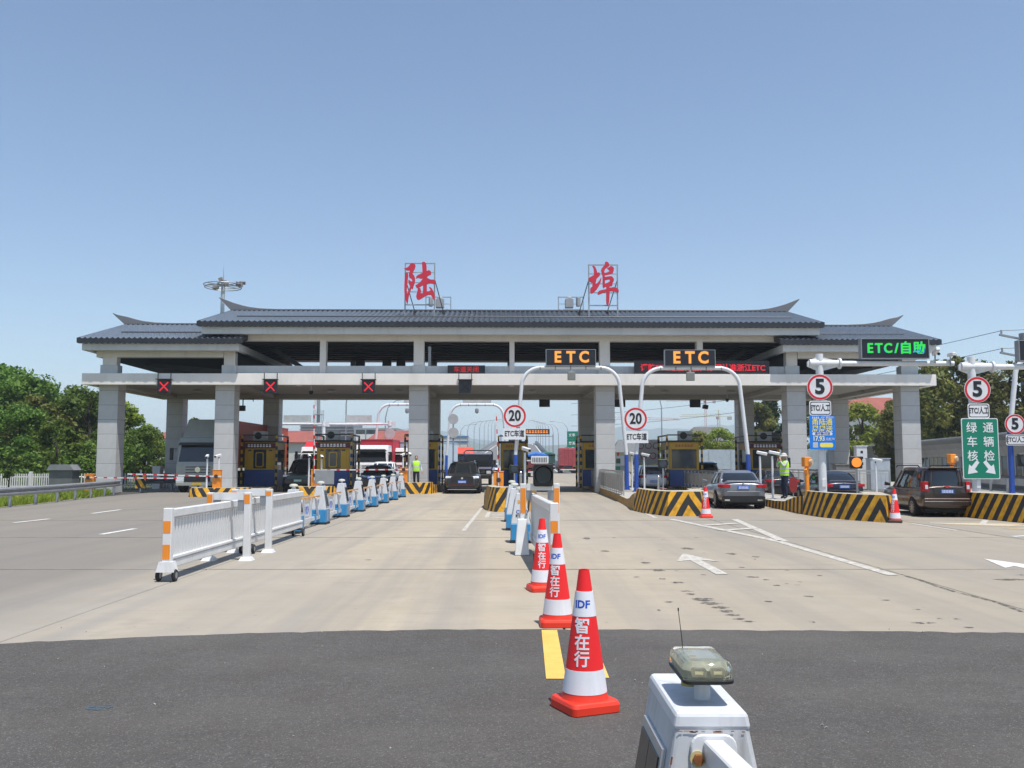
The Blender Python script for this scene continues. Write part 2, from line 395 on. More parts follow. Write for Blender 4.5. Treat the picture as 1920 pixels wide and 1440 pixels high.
# crack running down the joint on the right
ck = MB()
pts = [(5.6 + 0.03 * math.sin(y * 3) + random.uniform(-.02, .02), y) for y in np.arange(8.9, 13.5, 0.22)]
ck.add([(x - 0.02 - random.random() * .02, y, 0.004) for x, y in pts] + [(x + 0.02 + random.random() * .02, y, 0.004) for x, y in pts], [(k, k + 1, k + 1 + len(pts), k + len(pts)) for k in range(len(pts) - 1)]).build('crack', stain_m, plaza)
blue_spray = geo_mat('blue_spray', (0.05, 0.10, 0.15), (0.08, 0.14, 0.19), 20, (1, 1, 1), bump=0.3)
n, l = nodes(blue_spray); _n2 = n.new('ShaderNodeTexNoise'); _n2.inputs['Scale'].default_value = 30; _n2.inputs['Detail'].default_value = 6; _g2 = n.new('ShaderNodeNewGeometry'); l.new(_g2.outputs['Position'], _n2.inputs['Vector'])
_r2 = n.new('ShaderNodeMapRange'); _r2.inputs[1].default_value = .42; _r2.inputs[2].default_value = .62; _r2.inputs[4].default_value = .7; l.new(_n2.outputs['Fac'], _r2.inputs[0]); l.new(_r2.outputs[0], n['Principled BSDF'].inputs['Alpha'])
o = MB().add([(-2.72 + 0.1 * math.cos(k) * random.uniform(.6, 1), 6.22 + 0.09 * math.sin(k) * random.uniform(.6, 1), 0.009) for k in np.arange(0, 6.2, 0.5)], [tuple(range(13))]).build('paint_stain', blue_spray, apron)

grit = MB()
for k in range(90):
    x, y, r_ = random.uniform(-4.5, 4.5), random.uniform(3.2, 9.3), random.uniform(.003, .008); grit.cbox((x, y, .008), (r_ * 2, r_ * 1.4, r_), (random.random(), random.random(), random.random() * 3))
grit.build('grit', M('grit_pale', (.3, .285, .26), .9, var=.3), apron, kind='stuff')
# ---------------------------------------------------------------- road beyond the toll and the bridge
struct(sheet('far_road', [(-16, 141), (15, 141), (13, 178), (-13, 178)], -0.001, asphalt_far))
def bz(y):
    if y < 140: return 0.02
    t = (y - 140) / 170.0
    if t < 0.25: return 0.02 + 170 * 0.052 * (2 * t * t)
    if t < 0.85: return 0.02 + 170 * 0.052 * (t - 0.125)
    return 0.02 + 170 * 0.052 * (0.725 + (t - 0.85) - 0.9 * (t - 0.85) ** 2 * 1.6) if t < 1.16 else 8.4 - (t - 1.16) * 2
ys = list(np.arange(140, 420, 5.0))
def bl(y): return -9.8 + 4.2 * max(0, min(1, (y - 160) / 150)) 
BR = 8.3
bd = MB().loft([[(bl(y), y, bz(y) - 1.2), (bl(y), y, bz(y)), (BR, y, bz(y)), (BR, y, bz(y) - 1.2)] for y in ys])
bridge = struct(bd.build('bridge_road', asphalt_far))
def strip(x, w, mat, dz, y0=150, y1=340, name='lane_line'):
    yy = [y for y in ys if y0 <= y <= y1]; m = MB()
    xf = x if callable(x) else (lambda y: x)
    m.loft([[(xf(y) - w / 2, y, bz(y) + dz), (xf(y) + w / 2, y, bz(y) + dz)] for y in yy], caps=False, close=False); m.build(name, mat, bridge)
strip(7.5, 0.25, road_white, 0.03); strip(3.7, 0.18, road_white, 0.03)
strip(-0.6, 0.2, road_yellow, 0.03); strip(-0.95, 0.2, road_yellow, 0.031); strip(lambda y: bl(y) + .7, 0.25, road_white, 0.03)
par_m = M('parapet_concrete', (0.33, 0.335, 0.34), 0.8, var=0.1, grime=0.2)
def parapet(xf, label):
    t = thing('bridge_parapet', label, 'parapet', (0, 0, 0))
    y = 150
    base = MB().loft([[(xf(q) - .15, q, bz(q) - 0.2), (xf(q) + .15, q, bz(q) - .2), (xf(q) + .12, q, bz(q) + .5), (xf(q) - .12, q, bz(q) + .5)] for q in ys if q >= 150 and q < 380]).build('base_wall', par_m, t)
    while y < 330:
        MB().hexa([(xf(y) - .04, y + .1, bz(y) + .52), (xf(y) + .04, y + .1, bz(y) + .52), (xf(y + 6) + .04, y + 5.9, bz(y + 6) + .52), (xf(y + 6) - .04, y + 5.9, bz(y + 6) + .52)],
                  [(xf(y) - .04, y + .1, bz(y) + 1.35), (xf(y) + .04, y + .1, bz(y) + 1.35), (xf(y + 6) + .04, y + 5.9, bz(y + 6) + 1.35), (xf(y + 6) - .04, y + 5.9, bz(y + 6) + 1.35)]).build('panel', galv, t)
        y += 6
parapet(lambda y: BR, 'grey panelled parapet along the right edge of the rising bridge')
parapet(bl, 'grey panelled parapet along the left edge of the rising bridge')

# ---------------------------------------------------------------- hills
hill_m = geo_mat('wooded_hill', (0.03, 0.055, 0.02), (0.06, 0.085, 0.035), 0.02, (1, 1, 1), bump=0)
def ridge(name, y, x0, x1, f, depth, n=160):
    g = []
    for k in range(n + 1):
        x = x0 + (x1 - x0) * k / n; h = f(x)
        g.append([(x, y - depth, -1), (x, y - depth * .5, h * .42), (x, y - depth * .18, h * .83), (x, y, h), (x, y + depth * .6, h * .3)])
    return struct(MB().loft(g, caps=False, close=False).build(name, hill_m, smooth=True))
def fb(x, s): return sum(math.sin(x * s * 2.1 ** k + k * 1.7) / 1.75 ** k for k in range(6))
def hf1(x):   # farther range, X at 4200 m
    base = 95 + 55 * math.exp(-((x + 330) / 260) ** 2) + 80 * math.exp(-((x - 560) / 210) ** 2) + 75 * math.exp(-((x - 1000) / 250) ** 2) + 60 * math.exp(-((x + 1100) / 500) ** 2) - 45 * math.exp(-((x - 120) / 190) ** 2)
    return base + 12 * fb(x, 0.0075)
ridge('hills', 4200, -3600, 3600, hf1, 900)
def hf2(x): return 48 + 34 * math.exp(-((x + 190) / 120) ** 2) + 26 * math.exp(-((x - 480) / 200) ** 2) + 6 * fb(x, 0.013)
ridge('hills', 2700, -2600, 2600, hf2, 600)
# ---------------------------------------------------------------- toll gantry
GY = 49.3
gan = thing('toll_gantry', 'wide grey columned toll gantry with curved blue-grey tiled roofs', 'toll gantry', (0, GY, 0), R(0.9))
def gpart(mb, name, mat, par=None, **k): return mb.build(name, mat, par or gan, **k)
colx = [-21.6, -15.4, -5.03, 5.03, 15.4, 21.6]
ph = 0.78
for row in (0, 10.1):
    for x in colx:
        top = 5.95
        core = gpart(MB().box(x - .485, x + .485, row + .025, row + .995, -0.03, top), 'column', joint_m)
        z = 0.0; k = 0
        while z < top - 0.01:
            z1 = min(z + ph, top)
            if ('cp', round(z1 - z, 2)) not in slab_me:
                p = gpart(MB().box(-.51, .51, 0, 1.02, 0.006, z1 - z - .006), 'panel', cladding, core, bevel=0.008)
                slab_me[('cp', round(z1 - z, 2))] = p
            else:
                p = slab_me[('cp', round(z1 - z, 2))].copy(); C.objects.link(p); p.parent = core
            p.location = (x, row, z); z = z1
# lower slab with lip, recessed soffit and beams
SB, ST = 5.73, 6.33
m = MB().box(-22.8, 22.8, -.56, -.30, SB, ST).box(-22.8, -22.5, -.30, 11.4, SB, ST).box(22.5, 22.8, -.30, 11.4, SB, ST).box(-22.5, 22.5, 11.1, 11.4, SB, ST)
gpart(m, 'fascia', plaster, bevel=0.01)
gpart(MB().box(-22.5, 22.5, -.30, 11.1, 5.97, 6.30), 'soffit', soffit_m)
m = MB()
for x in colx: m.box(x - .3, x + .3, 1.03, 10.09, 5.74, 5.969)
m.box(-22.4, 22.4, 9.6, 10.07, 5.70, 5.968)
gpart(m, 'beam', soffit_m)
for x in np.arange(-20, 21, 4.0):
    gpart(MB().cyl((x, 2.6, 5.93), (x, 2.6, 5.975), .16, n=14), 'downlight', white_paint)
    gpart(MB().cbox((x + 1.3, 5.6, 5.88), (.45, .22, .1)).cyl((x + 1.3, 5.6, 5.9), (x + 1.3, 5.6, 5.97), .03, n=6), 'floodlight', grey_metal)
# upper storey
upc = [(-21.6, .75), (-15.2, .6), (-10.2, .33), (-5.03, .56), (0, .27), (5.03, .56), (10.2, .33), (15.2, .6), (21.6, .75)]
for x, w in upc:
    low = abs(x) > 20
    zt = 7.55 if low else 8.5
    gpart(MB().box(x - w / 2, x + w / 2, 0, .5, ST, zt), 'upper_column', plaster, bevel=.01)
    gpart(MB().box(x - w / 2, x + w / 2, 10.3, 10.8, ST, zt), 'upper_column', plaster2)
    if w > .5: gpart(MB().box(x - w / 2 - .09, x + w / 2 + .09, -.06, .56, ST, 6.83), 'column_base', plaster2, bevel=.01)
for a, b in [(-14.9, -5.4), (-4.66, 4.66), (5.4, 14.9)]:
    gpart(MB().box(a, b, .06, .3, ST, 6.81), 'parapet', plaster2, bevel=.01)
    gpart(MB().box(a, b, 10.4, 10.6, ST, 6.75), 'parapet', plaster2)
gpart(MB().box(-15.5, 15.5, -.04, .46, 8.16, 8.62), 'beam', plaster)
gpart(MB().box(-15.5, 15.5, 10.3, 10.8, 8.16, 8.62), 'beam', plaster)
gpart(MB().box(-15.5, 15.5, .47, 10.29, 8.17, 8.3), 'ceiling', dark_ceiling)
m = MB()
for y in np.arange(1.2, 10, 1.1): m.box(-15.4, 15.4, y, y + .05, 8.10, 8.168)
gpart(m, 'ceiling_batten', black)
for s in (-1, 1):
    xa, xb = sorted((s * 15.52, s * 22.3))
    gpart(MB().box(xa, xb, -.04, .46, 7.25, 7.75), 'beam', plaster)
    gpart(MB().box(xa, xb, 10.3, 10.8, 7.25, 7.75), 'beam', plaster)
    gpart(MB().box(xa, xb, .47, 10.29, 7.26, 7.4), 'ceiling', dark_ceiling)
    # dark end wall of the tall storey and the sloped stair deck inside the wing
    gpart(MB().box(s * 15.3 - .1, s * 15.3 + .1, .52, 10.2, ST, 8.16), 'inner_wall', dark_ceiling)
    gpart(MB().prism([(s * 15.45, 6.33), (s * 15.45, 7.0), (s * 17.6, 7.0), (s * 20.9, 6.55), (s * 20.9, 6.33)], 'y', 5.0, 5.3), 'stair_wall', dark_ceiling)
    gpart(MB().bar((s * 20.8, 3.0, 7.2), (s * 16.2, 3.0, 6.7), .2, .3), 'stair_beam', dark_metal)
    for x in (18.3, 19.9): gpart(MB().box(s * x - .2, s * x + .2, 7.5, 7.9, ST, 7.26), 'post', dark_metal)
    gpart(MB().bar((s * 13.6, 3.2, 8.1), (s * 11.2, 3.2, 6.5), .35, .25), 'brace', dark_metal)
# fretwork panels in the rear openings
def fret(x0, x1, z0, z1, y):
    t = MB(); n = max(1, int(round((x1 - x0) / 0.95))); w = (x1 - x0) / n; b = .035
    def H(a, c, z): t.box(a, c, y, y + .05, z - b / 2, z + b / 2)
    def V(x, a, c): t.box(x - b / 2, x + b / 2, y + .004, y + .054, a, c)
    H(x0, x1, z0 + .02); H(x0, x1, z1 - .02)
    h = z1 - z0
    for k in range(n):
        a = x0 + k * w; V(a, z0, z1)
        H(a + .12, a + w - .12, z0 + h * .82); V(a + .12, z0 + h * .3, z0 + h * .82); H(a + .12, a + w * .55, z0 + h * .3); V(a + w * .55, z0 + h * .3, z0 + h * .6)
        H(a + w * .3, a + w * .55, z0 + h * .6); V(a + w - .12, z0 + h * .18, z0 + h * .82); H(a + w * .7, a + w - .12, z0 + h * .18); V(a + w * .7, z0 + h * .18, z0 + h * .6)
    V(x1, z0, z1); gpart(t, 'fret_screen', dark_metal)
for a, b in [(-13.2, -10.5), (-8.9, -5.4), (-4.4, -.3), (.3, 4.4), (5.4, 9.9), (10.5, 13.6)]:
    fret(a, b, 7.05, 7.75, 10.42); fret(a, b, 6.76, 7.03, 10.42)
fret(-21.1, -19.7, 6.5, 7.2, 10.42)
for x in (-9.6, -7.9, -7.0): gpart(MB().box(x - .28, x + .28, 9.4, 9.7, 6.33, 8.16), 'inner_pier', dark_metal)
gpart(MB().box(-4.55, -4.4, .32, .5, 5.9, 7.9), 'downpipe', grey_metal)

# roofs: tiles as separate courses of rolled tile laid on a sloped deck
def roof(x0, x1, z_eave, z_ridge, fb0, tile_pitch=.29):
    ye, yr, yb = -1.07, 5.05, 11.2
    par = gpart(MB().prism([(ye + .12, z_eave - .03), (yr, z_ridge - .05), (yb - .12, z_eave - .03), (yb - .12, z_eave - .17), (yr, z_ridge - .35), (ye + .12, z_eave - .17)], 'x', x0 + .05, x1 - .05), 'roof', tile_edge)
    sl = math.atan2(z_ridge - z_eave, yr - ye); L = math.hypot(z_ridge - z_eave, yr - ye)
    rows = 17; rl = L / rows
    n = int(round((x1 - x0) / tile_pitch)); w = (x1 - x0) / n
    for side in (0, 1):
        for r in range(rows if side == 0 else 1):
            t = MB()
            if side == 0: a, b = r * rl, (r + 1) * rl + .05
            else: a, b = 0, L
            for k in range(n):
                cx = x0 + (k + .5) * w
                prof = [(cx - w / 2, 0.0), (cx - w * .36, -.018), (cx - w * .22, .02), (cx - w * .1, .075), (cx + w * .1, .075), (cx + w * .22, .02), (cx + w * .36, -.018), (cx + w / 2, 0)]
                def pt(x, h, s, lift):
                    y = ye + s * math.cos(sl); z = z_eave + s * math.sin(sl) + h * math.cos(sl) + lift
                    if side: y = yr + (yr - y) 
                    return (x, y, z)
                t.loft([[pt(x, h, a, .022) for x, h in prof], [pt(x, h, b, 0) for x, h in prof]], caps=False, close=False)
            if side == 0:   # butt end of the course
                pass
            gpart(t, 'tile_course', tile_m, par, smooth=True)
    # dark eave drip tiles
    t = MB()
    for k in range(n):
        cx = x0 + (k + .5) * w
        t.prism([(cx - w / 2, z_eave - .2), (cx - w * .2, z_eave - .24), (cx + w * .2, z_eave - .24), (cx + w / 2, z_eave - .2), (cx + w / 2, z_eave + .015), (cx + w * .22, z_eave + .05), (cx, z_eave + .095), (cx - w * .22, z_eave + .05), (cx - w / 2, z_eave + .015)], 'y', ye - .04 - .01 * (k % 2), ye + .1)
    t.prism([(ye, z_eave - .2), (yr, z_ridge - .25), (yr, z_ridge + .06), (ye, z_eave + .06)], 'x', x0 - .02, x0 + .06)
    t.prism([(ye, z_eave - .2), (yr, z_ridge - .25), (yr, z_ridge + .06), (ye, z_eave + .06)], 'x', x1 - .06, x1 + .02)
    gpart(t, 'eave_edge', tile_edge, par)
    gpart(MB().tube([(x0 + 1.6, ye + 1.75, z_eave + 1.75 * math.tan(sl) + .14), (x1 - 1.2, ye + 1.75, z_eave + 1.75 * math.tan(sl) + .14)], .035, 6), 'lightning_strip', dark_metal, par)
    # concrete eave band
    e = MB().box(x0 + .2, x1 - .2, ye + .16, ye + .42, fb0, z_eave - .21)
    e.box(x0 + .2, x0 + .45, ye + .42, 11.0, fb0, z_eave - .21).box(x1 - .45, x1 - .2, ye + .42, 11.0, fb0, z_eave - .21)
    gpart(e, 'eave_band', plaster2, bevel=.01)
    gpart(MB().box(x0 + .45, x1 - .45, ye + .42, 10.9, fb0 + .2, fb0 + .26), 'eave_soffit', soffit_m)
    return par
rm = roof(-16.65, 16.65, 9.01, 10.6, 8.40)
rl_ = roof(-22.9, -14.25, 8.10, 9.74, 7.52)
rr_ = roof(14.25, 22.9, 8.10, 9.74, 7.52)
def tail(par, xb, s, z0, zt, inner):
    # s = +1 points right; ridge cap with upswept end
    top = [(inner, z0 + .1), (xb - s * 2.7, z0 + .1), (xb - s * 1.7, z0 + .14), (xb - s * 1.05, z0 + .22), (xb - s * .65, z0 + .31), (xb - s * .1, z0 + .47), (xb + s * .45, zt - .12), (xb + s * .74, zt)]
    bot = [(xb + s * .78, zt - .03), (xb, z0 - .03), (xb - s * .3, z0 - .08), (inner, z0 - .08)]
    gpart(MB().prism(top + bot, 'y', 4.93, 5.17), 'ridge_tail', ridge_m, par, bevel=.01)
    gpart(MB().box(min(inner, xb), max(inner, xb), 4.86, 5.24, z0 - .1, z0 + .03), 'ridge_cap', tile_edge, par)
tail(rm, -16.6, -1, 10.62, 11.42, 0); tail(rm, 16.6, 1, 10.62, 11.42, 0)
tail(rl_, -22.85, -1, 9.76, 10.46, -15); tail(rr_, 22.85, 1, 9.76, 10.46, 15)

# ---------------------------------------------------------------- big red characters on the roof
char_red = M('red_letter_paint', (0.58, 0.018, 0.045), 0.45, var=0.06)
LU = [[(185,333),(215,350),(222,420),(210,520),(200,640),(190,740),(200,830),(235,740),(262,670),(300,690),(270,780),(245,860),(228,950),(218,1050),(200,1055),(180,1000),(158,950),(143,870),(136,760),(136,620),(142,480),(155,370)],
 [(120,232),(150,240),(195,222),(240,185),(272,130),(322,117),(372,140),(388,185),(372,250),(340,310),(318,362),(350,395),(374,450),(380,520),(365,600),(345,650),(330,718),(308,722),(296,690),(262,660),(240,600),(222,520),(245,500),(270,530),(310,545),(315,510),(290,478),(250,465),(235,410),(238,350),(262,300),(240,290),(205,292),(170,280),(140,255)],
 [(535,100),(565,85),(600,95),(628,130),(638,220),(640,330),(640,480),(645,600),(648,700),(645,800),(640,850),(560,850),(560,760),(562,650),(555,540),(550,420),(545,300),(535,180)],
 [(395,480),(410,420),(440,395),(520,360),(580,330),(640,300),(690,280),(730,300),(748,350),(735,385),(690,405),(640,440),(600,460),(540,480),(490,475),(450,460),(420,470)],
 [(385,630),(430,610),(490,560),(540,500),(590,460),(650,450),(690,480),(740,500),(800,500),(832,515),(850,565),(838,605),(800,600),(740,588),(690,595),(640,610),(590,630),(540,640),(490,670),(440,695),(410,690),(395,655)],
 [(440,690),(500,695),(515,750),(505,810),(540,815),(600,790),(660,770),(720,760),(735,740),(700,690),(705,665),(750,690),(790,750),(822,830),(830,900),(825,950),(805,968),(780,930),(760,880),(735,850),(680,850),(620,880),(560,915),(510,950),(460,970),(425,950),(408,900),(415,840),(435,770)]]
BU = [[(450,185),(490,180),(520,210),(545,260),(562,330),(560,420),(540,520),(520,600),(480,620),(455,600),(470,520),(485,420),(490,330),(480,240)],
 [(365,470),(420,430),(480,400),(540,350),(600,328),(632,360),(620,410),(580,450),(540,490),(500,540),(450,580),(410,560),(370,520)],
 [(455,590),(520,600),(560,580),(610,520),(650,450),(660,470),(640,560),(600,650),(550,730),(500,780),(440,825),(405,810),(400,740),(410,690),(450,660)],
 [(745,95),(775,82),(815,100),(838,140),(840,180),(800,220),(750,250),(730,300),(700,330),(660,320),(650,290),(665,240),(700,200),(740,160)],
 [(790,240),(850,200),(880,180),(930,210),(948,250),(935,310),(920,350),(880,370),(820,385),(740,400),(700,380),(700,330),(750,345),(800,330),(850,300),(840,285)],
 [(655,290),(720,290),(735,380),(738,480),(738,600),(740,670),(710,705),(685,660),(685,540),(685,420),(665,340)],
 [(735,440),(800,430),(850,420),(900,425),(935,465),(945,510),(925,560),(900,600),(910,630),(890,650),(820,655),(740,670),(715,640),(735,595),(800,570),(840,545),(860,500),(820,495),(740,515)],
 [(568,800),(600,760),(660,740),(740,725),(800,700),(880,680),(950,672),(1010,690),(1050,740),(1045,795),(1010,785),(950,770),(880,765),(820,770),(760,780),(700,800),(640,830),(590,850),(570,835)],
 [(770,640),(840,640),(842,760),(838,880),(830,1000),(812,1100),(790,1105),(770,1060),(762,980),(765,860),(768,740)]]
LS = 51.0 / 1720 / 12
def char_sign(polys, x0, z0, lab, fx0, fx1, fz0, fz1, fb_, mirror):
    # x0,z0 place the drawing's top-left corner; frame limits given in drawing units
    t = thing('character_sign', lab, 'sign', (x0, 51.0, z0 - 1440 * LS), R(0.9))
    H = 1440 * LS
    ch = MB()
    for k, p in enumerate(polys):
        ch.prism([(x * LS, H - y * LS) for x, y in p], 'y', -.12 - .004 * k, -.04 + .003 * k)
    ch.build('character', char_red, t)
    fr = MB(); X0, X1 = fx0 * LS, fx1 * LS; Zt = H - fz0 * LS; Zm = H - fz1 * LS; Zb = H - fb_ * LS
    for x in (X0, X1): fr.box(x - .035, x + .035, .02, .09, Zb - .25, Zt)
    fr.box(X0 + .035, X1 - .035, .025, .085, Zt - .06, Zt - .005); fr.box(X0 + .035, X1 - .035, .025, .085, Zm - .03, Zm + .03)
    for q in (.3, .52, .76): fr.box(X0 + .035, X1 - .035, .035, .075, Zm + (Zt - Zm) * q, Zm + (Zt - Zm) * q + .035)
    fr.build('frame', galv, t)
    br = MB()
    s = -1 if mirror else 1
    for x in (X0, X1):
        br.bar((x, .1, Zm + (Zt - Zm) * .62), (x + s * .42, 1.5, Zb + .62), .04)
        br.box(x + s * .42 - .08, x + s * .42 + .08, 1.42, 1.6, Zb + .42, Zb + .64)
    br.build('brace', dark_metal, t)
    return t
PX = lambda u: (u - 960) / 1720 * 51.35
char_sign(LU, PX(746), 13.10, 'large red brush-style character on a steel frame, left of the two on the roof', 150, 818, 100, 1070, 1380, False)
char_sign(BU, PX(1074), 13.10, 'large red brush-style character on a steel frame, right of the two on the roof', 375, 1030, 135, 1085, 1400, True)
def roof_plant(x, lab, s):
    t = thing('roof_floodlight_rack', lab, 'floodlight', (x, 54.8, 10.55), R(0.9))
    m = MB()
    for a in (-.75, .75): m.bar((a, 0, 0), (a, 0, 1.05), .05)
    m.bar((-.75, 0, 1.02), (.75, 0, 1.02), .05); m.bar((-.75, 0, .25), (.75, 0, .25), .05); m.bar((-.75, 0, .6), (.75, 0, .6), .03)
    m.build('rack', galv, t)
    MB().cbox((s * .1, -.05, .62), (.5, .4, .55)).lathe([(.2, .9), (.17, 1.0), (.05, 1.05)], 14, (s * .1, -.05, 0)).build('floodlight', M('lamp_grey', (.30, .31, .32), .5), t, bevel=.03)
    MB().cbox((-s * .45, -.05, .72), (.22, .25, .55), (0, 0, .3)).build('floodlight', M('lamp_grey', (.30, .31, .32), .5), t, bevel=.02)
    MB().cyl((0, 0, .1), (.6 * s, 0, .22), .1, n=10).build('cable_box', grey_metal, t)
roof_plant(-4.45, 'grey floodlight rack on the ridge beside the left red character', 1)
roof_plant(3.55, 'grey floodlight rack on the ridge beside the right red character', -1)

# ---------------------------------------------------------------- signals and message boards on the gantry
led_red = M('led_red', (1.0, 0.02, 0.04), emit=0.75)
led_red_dim = M('led_red_dim', (0.8, 0.03, 0.03), emit=0.55)
led_amber = M('led_amber', (1.0, 0.28, 0.015), emit=0.85)
led_amber_core = M('led_amber_core', (1.0, 0.45, 0.07), emit=0.85)
led_green = M('led_green', (0.02, 0.8, 0.05), emit=0.8)
led_cyan = M('led_cyan', (0.02, 0.45, 0.75), emit=0.8)
panel_black = M('led_panel', (0.008, 0.008, 0.014), 0.35, var=0.1)
def gx(x, y=0): return Vector((x * math.cos(R(.9)) - y * math.sin(R(.9)), GY + x * math.sin(R(.9)) + y * math.cos(R(.9)), 0))
def lane_signal(x, lab, on):
    p = gx(x, -.72); t = thing('lane_signal', lab, 'lane signal', (p.x, p.y, 5.2), R(.9), 'lane signals on the gantry front')
    MB().prism([(-.34, 0.08), (.34, 0.08), (.36, .78), (-.36, .78)], 'y', 0, .12).build('housing', dark_metal, t, bevel=.01)
    MB().box(-.4, .4, -.22, .12, .78, .81).build('hood', dark_metal, t)
    m = MB()
    for s in (-.34, .34): m.box(s - .02, s + .02, .02, .06, .8, 1.15); 
    m.build('bracket', dark_metal, t)
    m = MB()
    for a in (-1, 1): m.cbox((0, -.012 - .004 * (a > 0), .42), (.64, .02, .065), (0, a * R(46), 0))
    m.build('cross', led_red if on else black, t)
for x, l, on in [(-18.4, 'lane signal with red cross nearest the left end of the gantry', 1), (-12.8, 'lane signal with red cross, second from the left on the gantry', 1), (-7.62, 'lane signal with red cross nearest the large left character', 1), (-2.5, 'unlit dark lane signal above the grey car', 0)]: lane_signal(x, l, on)
def hung(x, y, z, lab, w=.7, h=.55):
    p = gx(x, y); t = thing('hanging_signal', lab, 'lane signal', (p.x, p.y, z), R(.9), 'lane signals seen from behind')
    MB().box(-w / 2, w / 2, 0, .16, 0, h).build('housing', black, t, bevel=.01)
    MB().box(-w / 2 - .05, w / 2 + .05, 0.0, .3, h, h + .05).build('hood', black, t)
    MB().box(-w * .3, -w * .25, .05, .09, h + .05, h + .45).box(w * .25, w * .3, .05, .09, h + .05, h + .45).build('bracket', black, t)
hung(2.3, 10.6, 5.24, 'black back of a hanging lane signal left of the fourth column')
hung(7.25, 10.6, 5.24, 'black back of a hanging lane signal behind the right ETC arch leg')
hung(12.2, 10.6, 5.22, 'black back of a hanging lane signal with a small camera beside it')
p = gx(12.85, 10.6); t = thing('hanging_camera', 'small black camera hanging right of the third rear lane signal', 'camera', (p.x, p.y, 5.1), R(.9)); MB().cbox((0, 0, .15), (.32, .4, .26), (0, .2, 0)).build('body', black, t, bevel=.02); MB().bar((.03, 0, .28), (.03, 0, .88), .03).build('stem', black, t)
p = gx(-3.15, -.45); t = thing('message_board', 'small dark message board with dim red characters on the gantry ledge', 'message board', (p.x + .7, p.y, 6.335), R(.9))
MB().box(-1.0, 1.0, 0, .2, 0, .46).build('housing', panel_black, t, bevel=.01)
text('车道关闭', .34, led_red_dim, t, (0, -.008, .22), bold=.004, ext=.003)
p = gx(10.2, -.45); t = thing('message_board', 'long dark message board with a line of bright red characters', 'message board', (p.x, p.y, 6.335), R(.9))
MB().box(-3.63, 3.63, 0, .22, 0, .74).build('housing', M('board_grey', (.03, .03, .032), .6), t, bevel=.01)
text('谨防ETC短信诈骗，办理认准浙江ETC', .405, led_red, t, (.05, -.008, .33), bold=.008, ext=.003)
def ceil_cam(x, y, lab, kind):
    p = gx(x, y); t = thing('ceiling_camera', lab, 'camera', (p.x, p.y, 5.97), R(.9))
    MB().cyl((0, 0, -.3), (0, 0, 0), .025, n=8).build('stem', white_paint, t)
    if kind: MB().lathe([(.02, -.5), (.09, -.46), (.12, -.38), (.11, -.3), (.03, -.28)], 14).build('dome', black, t, smooth=True)
    else: MB().cbox((.1, 0, -.34), (.35, .18, .14)).build('body', black, t, bevel=.02)
ceil_cam(-11.4, 3, 'small dome camera under the soffit by the second red cross', 1)
ceil_cam(13.9, 9, 'small dome camera under the soffit left of the fifth column', 1)
ceil_cam(-17.9, 7.5, 'dark camera bracket under the soffit beside the left rear column', 0)
p = gx(-17.8, 9.6); t = thing('rear_lane_signal', 'dark lane signal on a bracket before the left rear column', 'lane signal', (p.x + .6, p.y, 4.9), R(.9))
MB().box(-.25, .25, 0, .2, 0, .35).build('housing', black, t); MB().bar((-.45, .1, .3), (-.45, .1, 1.0), .04).bar((.1, .1, .3), (.1, .1, 1.0), .06).bar((.1, .1, .75), (.75, .1, .75), .05).bar((.75, .1, .6), (.75, .1, .95), .04).build('bracket', dark_metal, t)
p = gx(19.3, 9.6); t = thing('rear_lane_signal', 'grey lane signal box hanging before the red-roofed house', 'lane signal', (p.x, p.y, 4.75), R(.9))
MB().box(-.32, .32, 0, .25, 0, .55).build('housing', galv, t); MB().bar((-1.4, .1, .72), (.4, .1, .72), .05).bar((-.25, .1, .5), (-.25, .1, .8), .05).bar((.3, .1, .5), (.3, .1, .95), .05).box(-.36, .36, -.05, .3, .55, .62).build('bracket', dark_metal, t)
# ---------------------------------------------------------------- striped islands
def stripe_mat(name, period, k):
    m = bpy.data.materials.new(name); m.use_nodes = True; n, l = nodes(m); b = n['Principled BSDF']; b.inputs['Roughness'].default_value = 0.6
    uv = n.new('ShaderNodeUVMap'); sp = n.new('ShaderNodeSeparateXYZ'); l.new(uv.outputs[0], sp.inputs[0])
    def mt(op, a, b_=None):
        x = n.new('ShaderNodeMath'); x.operation = op
        for i, s in enumerate((a, b_)):
            if s is None: continue
            if isinstance(s, bpy.types.NodeSocket): l.new(s, x.inputs[i])
            else: x.inputs[i].default_value = s
        return x.outputs[0]
    f = mt('FRACT', mt('DIVIDE', mt('ADD', mt('ABSOLUTE', sp.outputs[0]), mt('MULTIPLY', sp.outputs[1], k)), period))
    st = mt('GREATER_THAN', f, 0.5)
    tc = n.new('ShaderNodeTexCoord'); no = n.new('ShaderNodeTexNoise'); no.inputs['Scale'].default_value = 7; no.inputs['Detail'].default_value = 8; l.new(tc.outputs['Object'], no.inputs['Vector'])
    r = n.new('ShaderNodeMapRange'); r.inputs[1].default_value = .35; r.inputs[2].default_value = .75; r.inputs[3].default_value = 1.05; r.inputs[4].default_value = .55; l.new(no.outputs['Fac'], r.inputs[0])
    mx = n.new('ShaderNodeMix'); mx.data_type = 'RGBA'; mx.inputs[6].default_value = (.78, .39, .015, 1); mx.inputs[7].default_value = (.022, .021, .02, 1); l.new(st, mx.inputs[0])
    m2 = n.new('ShaderNodeMix'); m2.data_type = 'RGBA'; m2.blend_type = 'MULTIPLY'; m2.inputs[0].default_value = 1; l.new(mx.outputs[2], m2.inputs[6]); l.new(r.outputs[0], m2.inputs[7])
    l.new(m2.outputs[2], b.inputs['Base Color']); return m
chev_m = stripe_mat('chevron_paint', 0.42, 0.62)
chev_v = stripe_mat('chevron_paint_inverted', 0.5, -0.75)
kerb_m = stripe_mat('kerb_stripe_paint', 0.5, 0.0)
